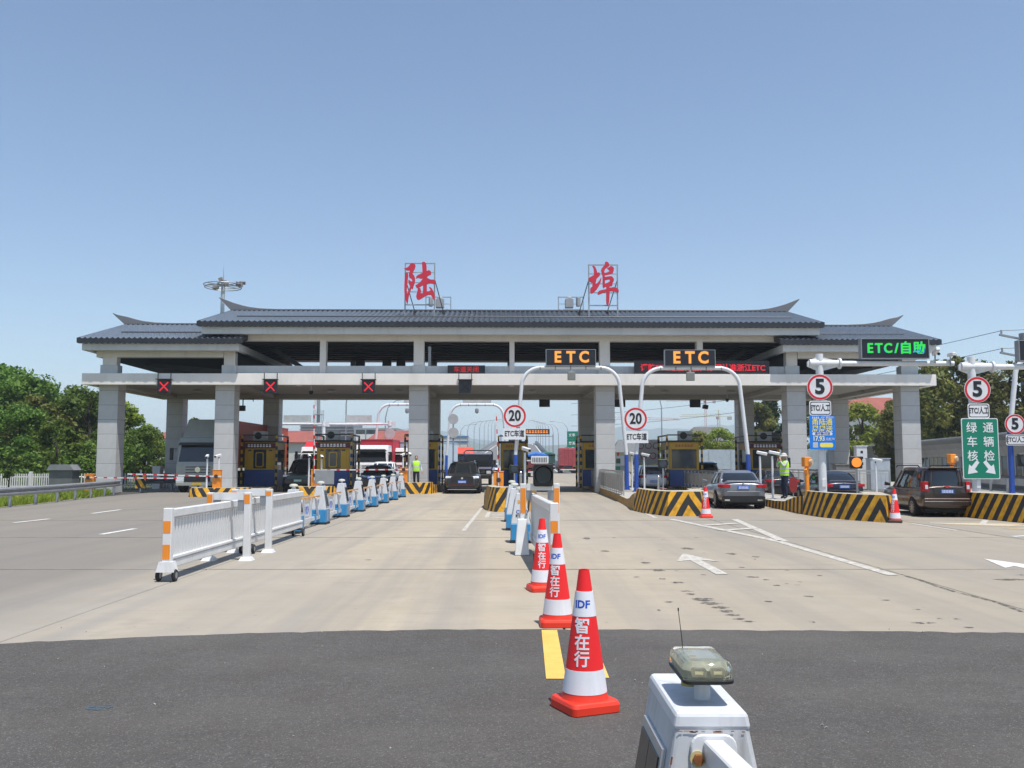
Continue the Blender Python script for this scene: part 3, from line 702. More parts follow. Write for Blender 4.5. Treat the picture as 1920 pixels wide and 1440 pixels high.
kerb_top = M('kerb_concrete', (0.40, 0.36, 0.28), 0.85, var=0.2, scale=2, grime=0.3)
isl_top = M('island_paving', (0.36, 0.345, 0.31), 0.85, var=0.15, scale=1.5, grime=0.25)
def uvwall(name, pts, z0, z1, batter, mat, parent, uc=0.0, closed=False, ztop=None):
    """wall standing on a plan polyline; pts run clockwise seen from above so that the batter leans in"""
    P = [Vector(p) for p in pts]; n = len(P)
    s = [0.0]
    for k in range(n - 1): s.append(s[-1] + (P[k + 1] - P[k]).length)
    cx = sum((p for p in P), Vector((0, 0))) / n
    vs = []; uvs = []
    for k, p in enumerate(P):
        d = ((P[min(k + 1, n - 1)] - P[max(k - 1, 0)])).normalized(); nrm = Vector((-d.y, d.x))
        zt = z1[k] if isinstance(z1, (list, tuple)) else z1
        q = p + nrm * batter
        vs += [(p.x, p.y, z0), (q.x, q.y, zt)]; uvs += [(s[k] - uc, 0), (s[k] - uc, zt - z0)]
    me = bpy.data.meshes.new(name); fs = [(2 * k, 2 * k + 2, 2 * k + 3, 2 * k + 1) for k in range(n - 1)]
    me.from_pydata(vs, [], fs); ul = me.uv_layers.new()
    for lp in me.loops: ul.data[lp.index].uv = uvs[lp.vertex_index]
    o = bpy.data.objects.new(name, me); C.objects.link(o); me.materials.append(mat); o.parent = parent
    return o
def island(lab, nose, left, right, h, back, inv=False, batter=.1, lowh=.24, uc=None):
    """nose: plan points left to right round the front; left / right: plan points running back from the nose ends"""
    cx = sum(p[0] for p in nose) / len(nose); y0 = min(p[1] for p in nose)
    t = thing('toll_island', lab, 'toll island', (cx, y0, 0)); t.location = (0, 0, 0)
    L = [nose[0]] + left; Rr = [nose[-1]] + right
    P = [Vector(p) for p in nose]; tot = sum((P[k + 1] - P[k]).length for k in range(len(P) - 1))
    cxv = Vector((cx, max(p[1] for p in nose) + .6))
    ins = []
    for k, p in enumerate(P):
        d = (P[min(k + 1, len(P) - 1)] - P[max(k - 1, 0)]).normalized(); ins.append(p + Vector((-d.y, d.x)) * batter)
    e = .012
    nz = [p + (q - p) * 1.3 for p, q in zip(P, ins)]
    plan = [(x + .03, y) for x, y in L[:0:-1]] + [(p.x, p.y) for p in nz] + [(x - .03, y) for x, y in Rr[1:]]
    MB().prism(plan, 'z', 0, lowh).build('deck', isl_top, t)
    outer = [(p - (q - p).normalized() * e) for p, q in zip(P, ins)]
    uvwall('nose_face', outer, 0, h, batter, chev_v if inv else chev_m, t, uc=tot / 2 if uc is None else uc)
    inner = [p + (cxv - p) * .35 for p in ins]
    m = MB()
    for k in range(len(P) - 1):
        a, b, c, d = ins[k], ins[k + 1], inner[k + 1], inner[k]
        m.hexa([(P[k].x, P[k].y, 0), (P[k + 1].x, P[k + 1].y, 0), (c.x, c.y, 0), (d.x, d.y, 0)], [(a.x, a.y, h), (b.x, b.y, h), (c.x, c.y, h), (d.x, d.y, h)])
    m.build('nose_wall', kerb_top, t)
    for side, pts in (('l', L), ('r', Rr)):
        q = [Vector(p) for p in pts]
        hs = [h * .78, h * .62] + [lowh + .18] * 1 + [lowh + .02] * 40
        off = -e if side == 'l' else e
        w = [Vector((p.x + off, p.y)) for p in q]
        ww = []
        for k in range(len(w) - 1): ww += [w[k].lerp(w[k + 1], j / 4) for j in range(4)]
        ww.append(w[-1])
        if side == 'l': ww = ww[::-1]
        n = len(ww); idx = [i if side == 'r' else n - 1 - i for i in range(n)]
        zt = [max(lowh + .02, h * .8 - .30 * max(0, (abs((ww[i] - (w[0])).length) - .4)) / 2.2 * (h - lowh) / .5) for i in range(n)]
        uvwall('kerb_face', ww, 0, zt, 0.03, kerb_m, t)
        kb = MB()
        for i in range(n - 1):
            a, b = ww[i], ww[i + 1]; s_ = .18 if side == 'l' else -.18; s2 = .032 if side == 'l' else -.032
            kb.hexa([(a.x + s2, a.y, .01), (b.x + s2, b.y, .01), (b.x + s_, b.y, .01), (a.x + s_, a.y, .01)], [(a.x + s2, a.y, zt[i]), (b.x + s2, b.y, zt[i + 1]), (b.x + s_, b.y, zt[i + 1]), (a.x + s_, a.y, zt[i])])
        kb.build('kerb', kerb_top, t)
    return t
island('low striped toll island at the far left below the truck cab', [(-15.6, 44.6), (-15.3, 43.7), (-14.9, 43.4), (-13.1, 43.4), (-12.7, 43.7), (-12.5, 44.6)], [(-15.9, 48), (-16.2, 53), (-16.2, 62)], [(-12.6, 48), (-13.6, 53), (-14.2, 62)], .42, 62, True)
island('low striped toll island behind the grey panel box on the left', [(-11.0, 45.9), (-10.75, 45.1), (-10.4, 44.8), (-9.2, 44.8), (-8.9, 45.1), (-8.75, 45.9)], [(-11.1, 49), (-11.1, 53), (-11, 62)], [(-8.9, 49), (-9.1, 53), (-9.2, 62)], .45, 62, True)
island('striped toll island at the foot of the third column', [(-5.85, 48.3), (-5.7, 47.7), (-5.5, 47.5), (-4.6, 47.5), (-4.2, 48.0), (-4.1, 48.9)], [(-6.0, 50), (-6, 55), (-5.9, 62)], [(-3.95, 51), (-4.0, 56), (-4.1, 62)], .58, 62, True)
island('tall striped nose of the centre toll island before the middle booth', [(-1.0, 33), (-.82, 31.2), (-.55, 30.4), (.45, 30.4), (.75, 31.2), (.9, 33)], [(-1.05, 38), (-1.05, 48), (-1.0, 64)], [(.95, 38), (.95, 48), (.95, 64)], .80, 64, uc=4.2)
island('striped toll island curving past the stainless railing', [(4.12, 31.2), (4.3, 29.2), (4.7, 28.0), (5.75, 27.9), (6.1, 28.7), (6.4, 31)], [(4.35, 36), (4.55, 42), (4.7, 50), (4.6, 66)], [(6.6, 36), (6.8, 42), (6.9, 50), (6.7, 66)], .74, 66, uc=3.95)
island('striped toll island with the chevron nose under the blue advertising board', [(9.12, 29), (9.2, 27.2), (9.5, 26.1), (10.1, 25.0), (10.45, 25.2), (11.1, 27.5)], [(9.4, 34), (9.6, 42), (9.7, 50), (9.6, 66)], [(11.3, 34), (11.4, 42), (11.4, 50), (11.2, 66)], .73, 66, uc=4.0)
island('striped toll island at the right edge below the green sign board', [(13.45, 29), (13.5, 26.8), (13.75, 24.8), (15.4, 23.9), (16.2, 24.4), (17, 27.5)], [(13.8, 34), (14.2, 42), (14.3, 50), (14.3, 66)], [(17.3, 34), (16.9, 42), (16.6, 50), (16.5, 66)], .74, 66, uc=6.2)
struct(MB().prism([(18.2, 26), (19.5, 24), (30, 24), (30, 66), (19.8, 66), (19.0, 42)], 'z', 0, .24).build('pavement', isl_top))

# ---------------------------------------------------------------- traffic cones
cone_white = M('cone_white_sleeve', (.70, .70, .73), .75, var=.06, grime=.2)
cone_red = M('cone_red', (.80, .012, .014), .6, var=.08, grime=.1)
cone_orange = M('cone_orange_rubber', (.72, .035, .012), .5, var=.12, grime=.15)
logo_blue = M('logo_blue', (.01, .07, .42), .4, var=.03)
base_dark = M('cone_base_dark', (.05, .035, .03), .8, var=.2)
def rad(z): return .146 - (z - .10) * (.146 - .036) / (.90 - .10)
def wrap(me, zc, rot):
    bm = bmesh.new(); bm.from_mesh(me)
    for x in np.arange(-.16, .17, .016):
        bmesh.ops.bisect_plane(bm, geom=bm.verts[:] + bm.edges[:] + bm.faces[:], plane_co=(x, 0, 0), plane_no=(1, 0, 0))
    for v in bm.verts:
        x, y, d = v.co; z = zc + y; r = rad(z) + .0035 + d; a = -PI / 2 + x / rad(z)
        v.co = (r * math.cos(a), r * math.sin(a), z)
    bm.to_mesh(me); bm.free(); return me
def cone(loc, rz, lab, dark_base=False, big=True, brot=0.0):
    t = thing('traffic_cone', lab, 'traffic cone', loc, rz, 'traffic cones')
    b = MB(); rr = rrect(-.178, .178, -.178, .178, .04)
    b.loft([[(x, y, .0) for x, y in rr], [(x, y, .05) for x, y in rr], [(x * .94, y * .94, .075) for x, y in rr]])
    bo = b.build('base', base_dark if dark_base else cone_orange, t, smooth=False, bevel=.006); bo.rotation_euler = (0, 0, brot)
    MB().lathe([(.158, .07), (.152, .085), (rad(.12) + .002, .12), (rad(.15), .15)], 32).build('foot', cone_orange, t, smooth=True)
    def band(z0, z1, mat, nm, e=0.0): MB().lathe([(rad(z0) + e, z0), (rad(z1) + e, z1)], 32).build(nm, mat, t, smooth=True)
    band(.118, .265, cone_white, 'white_band', .004); band(.265, .605, cone_red, 'red_band', .0025); band(.605, .765, cone_white, 'white_band', .004)
    MB().lathe([(rad(.765), .765), (rad(.9), .9), (rad(.9) - .008, .905), (.036, .905), (.034, .86)], 32).build('tip', cone_red, t, smooth=True)
    for ch, zc, sz in (('智', .542, .104), ('在', .437, .102), ('行', .333, .102)):
        me = wrap(text_mesh(ch, sz, .0022, .001), zc, 0); me.materials.append(cone_white); o = bpy.data.objects.new('lettering', me); C.objects.link(o); o.parent = t; o.rotation_euler = (0, 0, R(-14))
    me = wrap(text_mesh('IDF', .068, .0025, .001), .682, 0); me.materials.append(logo_blue); o = bpy.data.objects.new('lettering', me); C.objects.link(o); o.parent = t; o.rotation_euler = (0, 0, R(-16))
    return t
cone((.48, 6.2, .005), R(0), 'nearest red and white traffic cone standing on the dark asphalt', brot=R(24))
cone((.455, 9.34, 0), R(-4), 'red and white traffic cone on the joint between concrete and asphalt', brot=R(6))
cone((.385, 11.83, 0), R(10), 'red and white traffic cone against the end of the white central gate', brot=R(2))
cone((5.7, 27.2, 0), R(-10), 'red and white traffic cone before the striped nose by the grey saloon', brot=R(12))
cone((10.35, 25.0, 0), R(-38), 'red and white traffic cone with dark base beside the brown van', True, brot=R(14))

# ---------------------------------------------------------------- retractable barriers
lamp_clear = M('lamp_clear', (.55, .55, .46), .12, var=.1)
solar_m = M('solar_cell', (.012, .012, .014), .12, var=.1)
alu = M('aluminium', (.55, .56, .57), .35, .7, var=.05)
refl_am = M('amber_reflector', (.70, .36, .08), .35, var=.05)
box_white = M('barrier_white', (.60, .61, .62), .38, var=.05, grime=.4)
def fr(z): return (z - .36) / .64
def bunit(loc, lab, solar=1, link=True, letters=False, rz=0.0, simple=False):
    t = thing('barrier_unit', lab, 'barrier', loc, rz, 'retractable barrier units')
    MB().box(-.2, .2, -.27, .27, .05, .38).build('base', blue_box, t, bevel=.01)
    MB().box(-.21, .21, -.28, .28, 0, .05).build('rubber_foot', rubber, t)
    bw, bd_, tw, td = .195, .265, .085, .21
    MB().hexa([(-bw, -bd_, .381), (bw, -bd_, .381), (bw, bd_, .381), (-bw, bd_, .381)], [(-tw, -td, 1.0), (tw, -td, 1.0), (tw, td, 1.0), (-tw, td, 1.0)]).build('body', box_white, t, bevel=.012, seg=2)
    # solar panel on the sloping side
    sx = solar
    def side(y, z, e): k = (z - .381) / .619; return (sx * (bw + (tw - bw) * k + e), y * (bd_ + (td - bd_) * k) / bd_, z)
    if solar:
        f = MB(); f.hexa([side(-.19, .45, .001), side(.19, .45, .001), side(.19, .90, .001), side(-.19, .90, .001)], [side(-.19, .45, .012), side(.19, .45, .012), side(.19, .90, .012), side(-.19, .90, .012)])
        pf = f.build('solar_frame', alu, t)
        for a in (0, 1):
            for b in range(3):
                y0, y1 = -.165 + .168 * a, -.165 + .168 * a + .162; z0, z1 = .475 + .135 * b, .475 + .135 * b + .13
                MB().hexa([side(y0, z0, .0122), side(y1, z0, .0122), side(y1, z1, .0122), side(y0, z1, .0122)], [side(y0, z0, .016), side(y1, z0, .016), side(y1, z1, .016), side(y0, z1, .016)]).build('solar_cell', solar_m, pf)
        MB().box(sx * .2, sx * .206, -.05, 0.0, .08, .36).build('reflector', refl_am, t)
    MB().cyl((0, 0, 1.0), (0, 0, 1.06), .035, n=12).build('lamp_post', box_white, t)
    MB().lathe([(.09, 1.06), (.1, 1.075), (.09, 1.11), (.05, 1.125), (.005, 1.128)], 16).build('lamp', lamp_clear, t, smooth=True)
    if link:
        y0, y1 = .28, 2.85
        MB().bar((0, y0, .2), (0, y1, .2), .06, .09).build('lower_rail', box_white, t)
        MB().bar((0, y0 - .02, .74), (0, y1, .74), .045).build('upper_rail', M('rail_amber', (.62, .30, .1), .5, var=.4, scale=2.5), t)
        m = MB()
        for a, b in ((.45, .75), (1.0, .95), (1.75, 1.75), (2.65, 2.3)): m = MB().bar((.02, a, .22), (.02, b, .72), .05, .04); m.build('strut', box_white, t)
        MB().box(-.02, .0, 1.05, 1.65, .3, .6).build('arrow_panel', M('panel_pale', (.62, .68, .78), .4), t)
        for k in range(3):
            y = 1.14 + .16 * k
            MB().prism([(y, .36), (y + .07, .36), (y + .13, .45), (y + .07, .54), (y, .54), (y + .06, .45)], 'x', -.004, .006).build('chevron', logo_blue, t)
        for a in (.6, 2.2): MB().box(-.04, .04, a, a + .16, .1, .3).build('castor_box', blue_box, t)
    if letters:
        def fz(z): return -(bd_ + (td - bd_) * (z - .381) / .619) - .004
        ti = math.atan((bd_ - td) / .619)
        for s, z, sz, x in (('CICO', .62, .10, 0.03), ('浙江交通', .54, .062, 0.02)):
            text(s, sz, logo_blue if s[0] == 'C' else dark_metal, t, (x, fz(z), z), (PI / 2 - ti, 0, 0), bold=.002, ext=.001)
        MB().cbox((0, fz(.83) + .001, .83), (.12, .006, .06), (-ti, 0, 0)).build('reflector', refl_am, t)
        MB().box(0.0, .12, -.276, -.271, .17, .26).build('reflector', refl_am, t)
    return t
nth = ['first', 'second', 'third', 'fourth', 'fifth', 'sixth', 'seventh', 'eighth']
for k in range(8):
    bunit((-5.05 - .02 * k, 21.35 + 3.12 * k, 0), 'white and blue barrier unit, %s behind the left white slatted gate' % nth[k], 1, k < 7)
bunit((.175, 18.95, 0), 'white and blue barrier unit with blue lettering beside the central gate', -1, False, True)
bunit((.06, 22.4, 0), 'white and blue barrier unit right behind the lettered one', -1, True)
bunit((.0, 25.6, 0), 'white and blue barrier unit just before the striped centre island', -1, True)

def gate(lab, x, y0, y1, hgt, xend, side):
    """slatted white gate on castors running away from the camera"""
    t = thing('slatted_gate', lab, 'gate', (x, y0, 0)); L = y1 - y0; dx = (xend - x)
    def X(y): return dx * y / L
    def rail(z0, z1, w, nm): MB().hexa([(-w, 0, z0), (w, 0, z0), (X(L) + w, L, z0), (X(L) - w, L, z0)], [(-w, 0, z1), (w, 0, z1), (X(L) + w, L, z1), (X(L) - w, L, z1)]).build(nm, white_paint, t, bevel=.012)
    rail(hgt - .115, hgt, .05, 'top_rail'); rail(hgt - .14, hgt - .118, .036, 'top_rail'); rail(.285, .335, .052, 'bottom_rail'); rail(.17, .28, .04, 'bottom_rail')
    n = int(L / .125); first = None
    for k in range(n):
        y = .16 + (L - .28) * k / (n - 1)
        if first is None:
            first = MB().box(-.018, .018, -.04, .04, .336, hgt - .142).build('slat', white_paint, t); o = first
        else: o = first.copy(); C.objects.link(o); o.parent = t
        o.location = (X(y), y, 0)
    # end post with orange bands
    ep = MB().box(-.06, .06, -.05, .05, .14, hgt + .015).build('end_post', white_paint, t, bevel=.008)
    for z0, z1 in ((.30, .50), (.66, .82)): MB().box(-.05, .05, -.054, -.0505, z0, z1).build('band', orange_tape, ep)
    MB().hexa([(-.12, -.1, .13), (.12, -.1, .13), (.12, .1, .13), (-.12, .1, .13)], [(-.085, -.085, .27), (.085, -.085, .27), (.085, .085, .27), (-.085, .085, .27)]).build('end_shoe', white_paint, t)
    for y in (0.0, L * .48, L * .97):
        for s in (-1, 1):
            xx = X(y) + s * .11
            w = MB().lathex([(.03, xx - .022), (.075, xx - .022), (.082, xx - .012), (.082, xx + .012), (.075, xx + .022), (.03, xx + .022)], 18, (0, y, .082)).build('castor', rubber, t, smooth=False)
            MB().lathex([(.02, xx - .024), (.045, xx - .024), (.045, xx + .024), (.02, xx + .024)], 12, (0, y, .082)).build('hub', grey_metal, w)
        MB().box(X(y) - .1, X(y) + .1, y - .03, y + .03, .13, .172).build('castor_axle', dark_metal, t)
    return t
gate('long white slatted gate on castors with orange bands on its near end', -4.72, 12.72, 20.7, .98, -4.72, 1)
gate('short white slatted gate standing behind the three traffic cones', .58, 12.75, 17.3, 1.05, .36, 1)
def portal(lab, x0, x1, y, z, bands, group='white gate frames'):
    t = thing('gate_frame', lab, 'gate frame', ((x0 + x1) / 2, y, 0), 0, group); w = (x1 - x0) / 2
    for s in (-1, 1):
        MB().box(s * w - .055, s * w + .055, -.055, .055, .05, z).build('post', white_paint, t, bevel=.008)
        MB().hexa([(s * w - .11, -.11, 0), (s * w + .11, -.11, 0), (s * w + .11, .11, 0), (s * w - .11, .11, 0)], [(s * w - .075, -.075, .06), (s * w + .075, -.075, .06), (s * w + .075, .075, .06), (s * w - .075, .075, .06)]).build('foot', white_paint, t)
        for z0, z1 in bands: MB().box(s * w - .045, s * w + .045, -.059, -.0555, z0, z1).build('band', orange_tape if group else refl_am, t)
    MB().box(-w + .061, w - .061, -.05, .05, z - .12, z - .002).build('lintel', white_paint, t)
    MB().box(-w + .062, -w + .16, -.04, .04, z - .3, z - .125).build('roller', grey_metal, t)
    MB().box(w - .16, w - .062, -.04, .04, z - .3, z - .125).build('roller', grey_metal, t)
    return t
portal('white frame over the left slatted gate, nearer of the two', -5.02, -4.40, 15.4, 1.12, [(.94, 1.09)])
portal('white frame over the left slatted gate, farther of the two', -5.02, -4.40, 16.75, 1.14, [(1.02, 1.1)])
t = portal('white frame with amber strips carrying the round signal over the central gate', .20, .80, 16.6, 1.24, [(.72, 1.16)])
MB().hexa([(-.45, -.4, 0), (-.2, -.4, 0), (-.2, .1, 0), (-.45, .1, 0)], [(-.40, -.25, .62), (-.235, -.25, .62), (-.235, .1, .62), (-.40, .1, .62)]).build('guard_box', white_paint, t, bevel=.012)
t = thing('signal_light', 'round black unlit signal light with deep visor above the central gate', 'signal light', (.56, 16.5, 1.19))
MB().prism(rrect(-.18, .18, 0, .40, .05), 'y', -.02, .14).build('housing', black, t, bevel=.006)
m = MB(); n = 28
for k in range(n):
    a0 = R(-35 + 250 * k / n); a1 = R(-35 + 250 * (k + 1) / n); r = .165; cz = .205
    q = lambda a, rr, y: (rr * math.cos(a), y, cz + rr * math.sin(a))
    m.hexa([q(a0, r, -.02), q(a1, r, -.02), q(a1, r, -.2), q(a0, r, -.2)], [q(a0, r + .008, -.02), q(a1, r + .008, -.02), q(a1, r + .008, -.2), q(a0, r + .008, -.2)])
m.build('visor', black, t)
MB().prism(circ(.15, 28, 0, .205), 'y', -.045, -.02).build('lens', M('dark_lens', (.03, .045, .06), .12), t, bevel=.015, seg=2)

# ---------------------------------------------------------------- foreground barrier unit with beacon
t = bunit((.488, 2.51, .008), 'rust-streaked white barrier box with solar panel in the foreground', -1, False)
for c in list(t.children):
    if c.name.startswith('lamp'): bpy.data.objects.remove(c, do_unlink=True)
rbox = M('barrier_white_rusty', (.50, .51, .52), .45, var=.1, scale=5, grime=.75)
for c in t.children:
    if c.name.startswith('body'):
        c.data = c.data.copy(); c.data.materials.clear(); c.data.materials.append(rbox)
q = lambda k: (-.095 - .012 * k, -.22 - .007 * k)
MB().hexa([(-.0955, -.2165, .962), (.0955, -.2165, .962), (.0955, .2165, .962), (-.0955, .2165, .962)], [(-.0875, -.213, 1.004), (.0875, -.213, 1.004), (.0875, .213, 1.004), (-.0875, .213, 1.004)]).build('lid', M('lid_white', (.60, .61, .63), .4, var=.05, scale=5, grime=.35), t, bevel=.01, seg=2)
rusty = M('rust', (.22, .075, .02), .8, var=.4, scale=60)
fy = -.265 + .055 * .47
ti = math.atan(.055 / .619)
pl = MB().prism(rrect(-.056, .056, -.1, .1, .028), 'y', -.012, 0).build('mount_plate', box_white, t, bevel=.003); pl.location = (.0, -.266 + .0888 * (.855 - .381), .855); pl.rotation_euler = (-ti, 0, 0)
for x in (-.041, .041):
    b = MB().cyl((x, -.012, .045), (x, -.03, .045), .013, n=6).build('bolt', rusty, pl); MB().cyl((x, -.0121, .045), (x, -.016, .045), .019, n=14).build('washer', M('yellowed', (.5, .42, .2), .6), b)
MB().box(-.025, .025, -1.3, -.0121, .035, .088).build('link_arm', white_paint, pl, bevel=.004)
def edge_rust(y, z): pass
for k in range(14):
    x = random.uniform(-.098, .09); MB().cbox((x * .9, -.2172, .9605 + random.uniform(-.0015, .001)), (random.uniform(.004, .02), .0016, random.uniform(.0012, .003))).build('rust_fleck', rusty, t)
for k in range(9):
    z = random.uniform(.6, .93); e = 1 - (z - .381) / .619; xx = .085 + .11 * e; MB().cbox((-xx + .002, -(.21 + .055 * e) - .0005, z), (.004, .002, random.uniform(.008, .03)), (0, .17, 0)).build('rust_fleck', rusty, t)
# amber beacon
t = thing('warning_beacon', 'clear amber warning beacon on a stalk on top of the foreground box', 'beacon', (.492, 2.455, 1.008)); t.scale = (.74, .70, .68)
MB().lathe([(.028, 0), (.028, .075), (.05, .09)], 20, (0, -.03, 0)).build('stalk', white_paint, t, smooth=True)
MB().cyl((-.035, .03, .04), (-.035, .03, .09), .028, n=12).build('cable_gland', M('yellowed_plastic', (.45, .38, .1), .5), t)
rr = lambda sx, sy: rrect(-sx, sx, -sy, sy, min(sx, sy) * .32, 5)
MB().loft([[(x, y, z) for x, y in rr(a, b)] for a, b, z in ((.078, .155, .085), (.086, .165, .09), (.088, .167, .10), (.082, .16, .103))]).build('base_tray', black, t, smooth=False)
clear = bpy.data.materials.new('clear_dome'); clear.use_nodes = True; n, l = nodes(clear); b = n['Principled BSDF']
b.inputs['Base Color'].default_value = (.95, .94, .80, 1); b.inputs['Roughness'].default_value = .05; b.inputs['Transmission Weight'].default_value = .95; b.inputs['IOR'].default_value = 1.25
dome = MB().loft([[(x, y, z) for x, y in rr(a, b)] for a, b, z in ((.083, .162, .1035), (.085, .164, .115), (.083, .161, .145), (.076, .152, .163), (.062, .135, .168))]).build('dome', clear, t, smooth=True)
refl = M('lamp_reflector', (.62, .60, .48), .15, .8, var=.1)
MB().loft([[(x, y, z) for x, y in rr(a, b)] for a, b, z in ((.066, .125, .104), (.07, .13, .13), (.06, .11, .150))]).build('inner_body', M('inner_plastic', (.42, .42, .33), .45, var=.25, scale=30), t)
for x in (-.032, .032):
    MB().prism(rrect(x - .026, x + .026, .112, .142, .01), 'y', -.148, -.13).build('lamp_cell', refl, t)
    MB().box(x - .014, x + .014, -.150, -.1481, .122, .132).build('led_strip', M('led_cell', (.75, .7, .45), .3), t)
MB().box(-.045, .045, -.07, .1, .1505, .153).build('label_plate', M('label_grey', (.55, .56, .55), .5), t)
for y in (-.03, .05): MB().box(-.04, -.02, y - .012, y + .012, .1532, .155).build('terminal', M('amber_plastic', (.6, .4, .05), .4), t)
MB().tube([(-.03, .16, .1), (-.035, .165, .2), (-.045, .17, .3)], [.002, .0016, .0012], 6).build('aerial', black, t)
MB().cyl((-.045, .17, .3), (-.0455, .17, .312), .0028, n=6).build('aerial_tip', black, t)
# ---------------------------------------------------------------- toll booths
booth_y = M('booth_yellow', (.52, .30, .012), .45, var=.08, grime=.2)
booth_b = M('booth_blue', (.02, .06, .22), .45, var=.1, grime=.2)
window_m = M('booth_glass', (.03, .045, .055), .06, var=.3, scale=2, spec=.7)
maroon = M('maroon_board', (.10, .012, .03), .5, var=.1)
green_scr = M('green_screen', (.02, .16, .07), .3)
grey_box = M('light_grey_box', (.42, .44, .45), .5, var=.06, grime=.15)
def aircon(par, x, y, z, rz=0):
    b = MB().box(x - .4, x + .4, y - .15, y + .15, z, z + .55).build('air_conditioner', grey_box, par, bevel=.015)
    MB().prism(circ(.21, 20, x - .1, z + .28), 'y', y - .165, y - .151).build('fan_grille', black, b)
    return b
def striped_post(par, x, y, z0, z1, w=.1):
    p = MB().box(x - w / 2, x + w / 2, y - w / 2, y + w / 2, z0, z1).build('corner_post', booth_y, par)
    z = z0 + .1
    while z < z1 - .1:
        MB().box(x - w / 2 - .003, x + w / 2 + .003, y - w / 2 - .003, y + w / 2 + .003, z, z + .22).build('black_band', black_paint, p); z += .44
def booth(lab, x, y, w=1.7, d=2.6, variant=0):
    t = thing('toll_booth', lab, 'toll booth', (x, y, .24), R(.9))
    h = 2.55; hw = w / 2
    MB().box(-hw, hw, 0, d, 0, .95).build('lower_wall', booth_b, t, bevel=.02)
    up = MB()
    up.box(-hw, -hw + .16, 0, .14, .951, h).box(hw - .16, hw, 0, .14, .951, h).box(-hw, -hw + .16, d - .14, d, .951, h).box(hw - .16, hw, d - .14, d, .951, h)
    up.box(-hw, hw, .001, d - .001, 2.13, h)
    up.box(-hw + .16, hw - .16, .002, .12, .951, 1.03)
    if variant == 1:   # solid front with a rounded window door
        up.box(-hw + .16, -hw + .5, .003, .13, .951, 2.13).box(hw - .5, hw - .16, .003, .13, .951, 2.13)
    o = up.build('upper_wall', booth_y, t, bevel=.015)
    MB().box(-hw + .161, hw - .161, .05, .09, 1.03, 2.129).build('front_window', window_m, t)
    MB().box(-hw + .03, -hw + .07, .141, d - .141, .952, 2.129).build('side_window', window_m, t)
    MB().box(hw - .07, hw - .03, .141, d - .141, .952, 2.129).build('side_window', window_m, t)
    MB().box(-hw + .161, hw - .161, d - .09, d - .05, .952, 2.129).build('rear_window', window_m, t)
    MB().box(-hw - .1, hw + .1, -.1, d + .1, h, h + .1).build('roof', dark_metal, t, bevel=.02)
    m = MB()
    for k in range(4): MB().box(-hw + .2 + k * .4, -hw + .4 + k * .4, -.006, -.001, 2.03, 2.11).build('black_dash', black_paint, t)
    for s in (-1, 1):
        striped_post(t, s * (hw + .13), -.12, -.2, 2.95)
        striped_post(t, s * (hw + .13), d + .12, -.2, 2.95)
        MB().bar((s * (hw + .13), -.12, 2.93), (s * (hw + .13), d + .12, 2.93), .08).build('side_bar', black_paint, t)
    MB().bar((-hw - .13, -.12, 2.96), (hw + .13, -.12, 2.96), .07).build('front_bar', black_paint, t)
    aircon(t, .15 if variant != 1 else -.1, .5, h + .11)
    if variant in (1,):
        MB().prism(rrect(-.24, .24, 1.1, 1.98, .1), 'y', -.012, .003).build('door_frame', booth_y, t)
        MB().prism(rrect(-.18, .18, 1.16, 1.92, .08), 'y', -.016, -.0125).build('door_window', window_m, t)
    if variant in (2, 1):
        b = MB().box(-hw - .05, hw + .05, -.12, -.05, 2.2, 2.5).build('name_board', maroon, t)
        marks(b, 0, -.125, 2.35, w * .8, .17, 8, white_sign)
    if variant == 0: marks(t, 0, -.006, 2.35, w * .6, .14, 6, M('faint_red', (.35, .07, .02), .5))
    return t
booth('yellow and blue toll booth behind the second column, seen with a dark name board', -14.7, 53.6, 1.75, variant=1)
booth('yellow and blue toll booth behind the grey panel box and the upright barrier arm', -10.15, 52.2, 1.85, variant=1)
booth('yellow toll booth half hidden by the third column', -5.1, 52.4, 1.7)
booth('yellow toll booth on the centre island behind the blue pole', .05, 55.2, 1.45)
booth('yellow toll booth half hidden by the fourth column', 5.0, 54, 1.7)
booth('yellow toll booth with rooftop fan unit between the fourth and fifth columns', 9.95, 53.2, 1.75)
booth('toll booth with maroon board left of the fifth column', 14.95, 54.4, 1.75, variant=2)
o = MB().box(-.28, .35, -.02, .03, 1.05, 1.45); 
t = thing('screen_terminal', 'dark terminal with green screen standing in front of the centre booth', 'terminal', (.1, 54.6, .24)); MB().box(-.3, .3, 0, .25, 0, 1.35).build('cabinet', dark_metal, t, bevel=.02); MB().box(-.25, .25, -.01, -.001, .75, 1.2).build('screen', green_scr, t)
t = thing('information_board', 'white information stand with a green and grey panel beside the fourth column', 'information board', (6.05, 52.4, .24))
MB().box(-.55, .55, 0, .15, 0, 1.75).build('frame', white_paint, t, bevel=.02); MB().box(-.48, .48, -.008, -.001, .3, 1.2).build('panel', M('info_grey', (.35, .38, .37), .5), t); MB().box(-.46, .1, -.014, -.0085, .85, 1.15).build('panel', M('info_green', (.03, .3, .13), .5), t); MB().cyl((0, .05, 1.75), (0, .05, 1.95), .05, n=10).build('beacon', red_paint, t); MB().box(-.12, .12, -.012, -.0085, 1.32, 1.6).build('emblem', M('info_dark', (.05, .12, .06), .5), t)

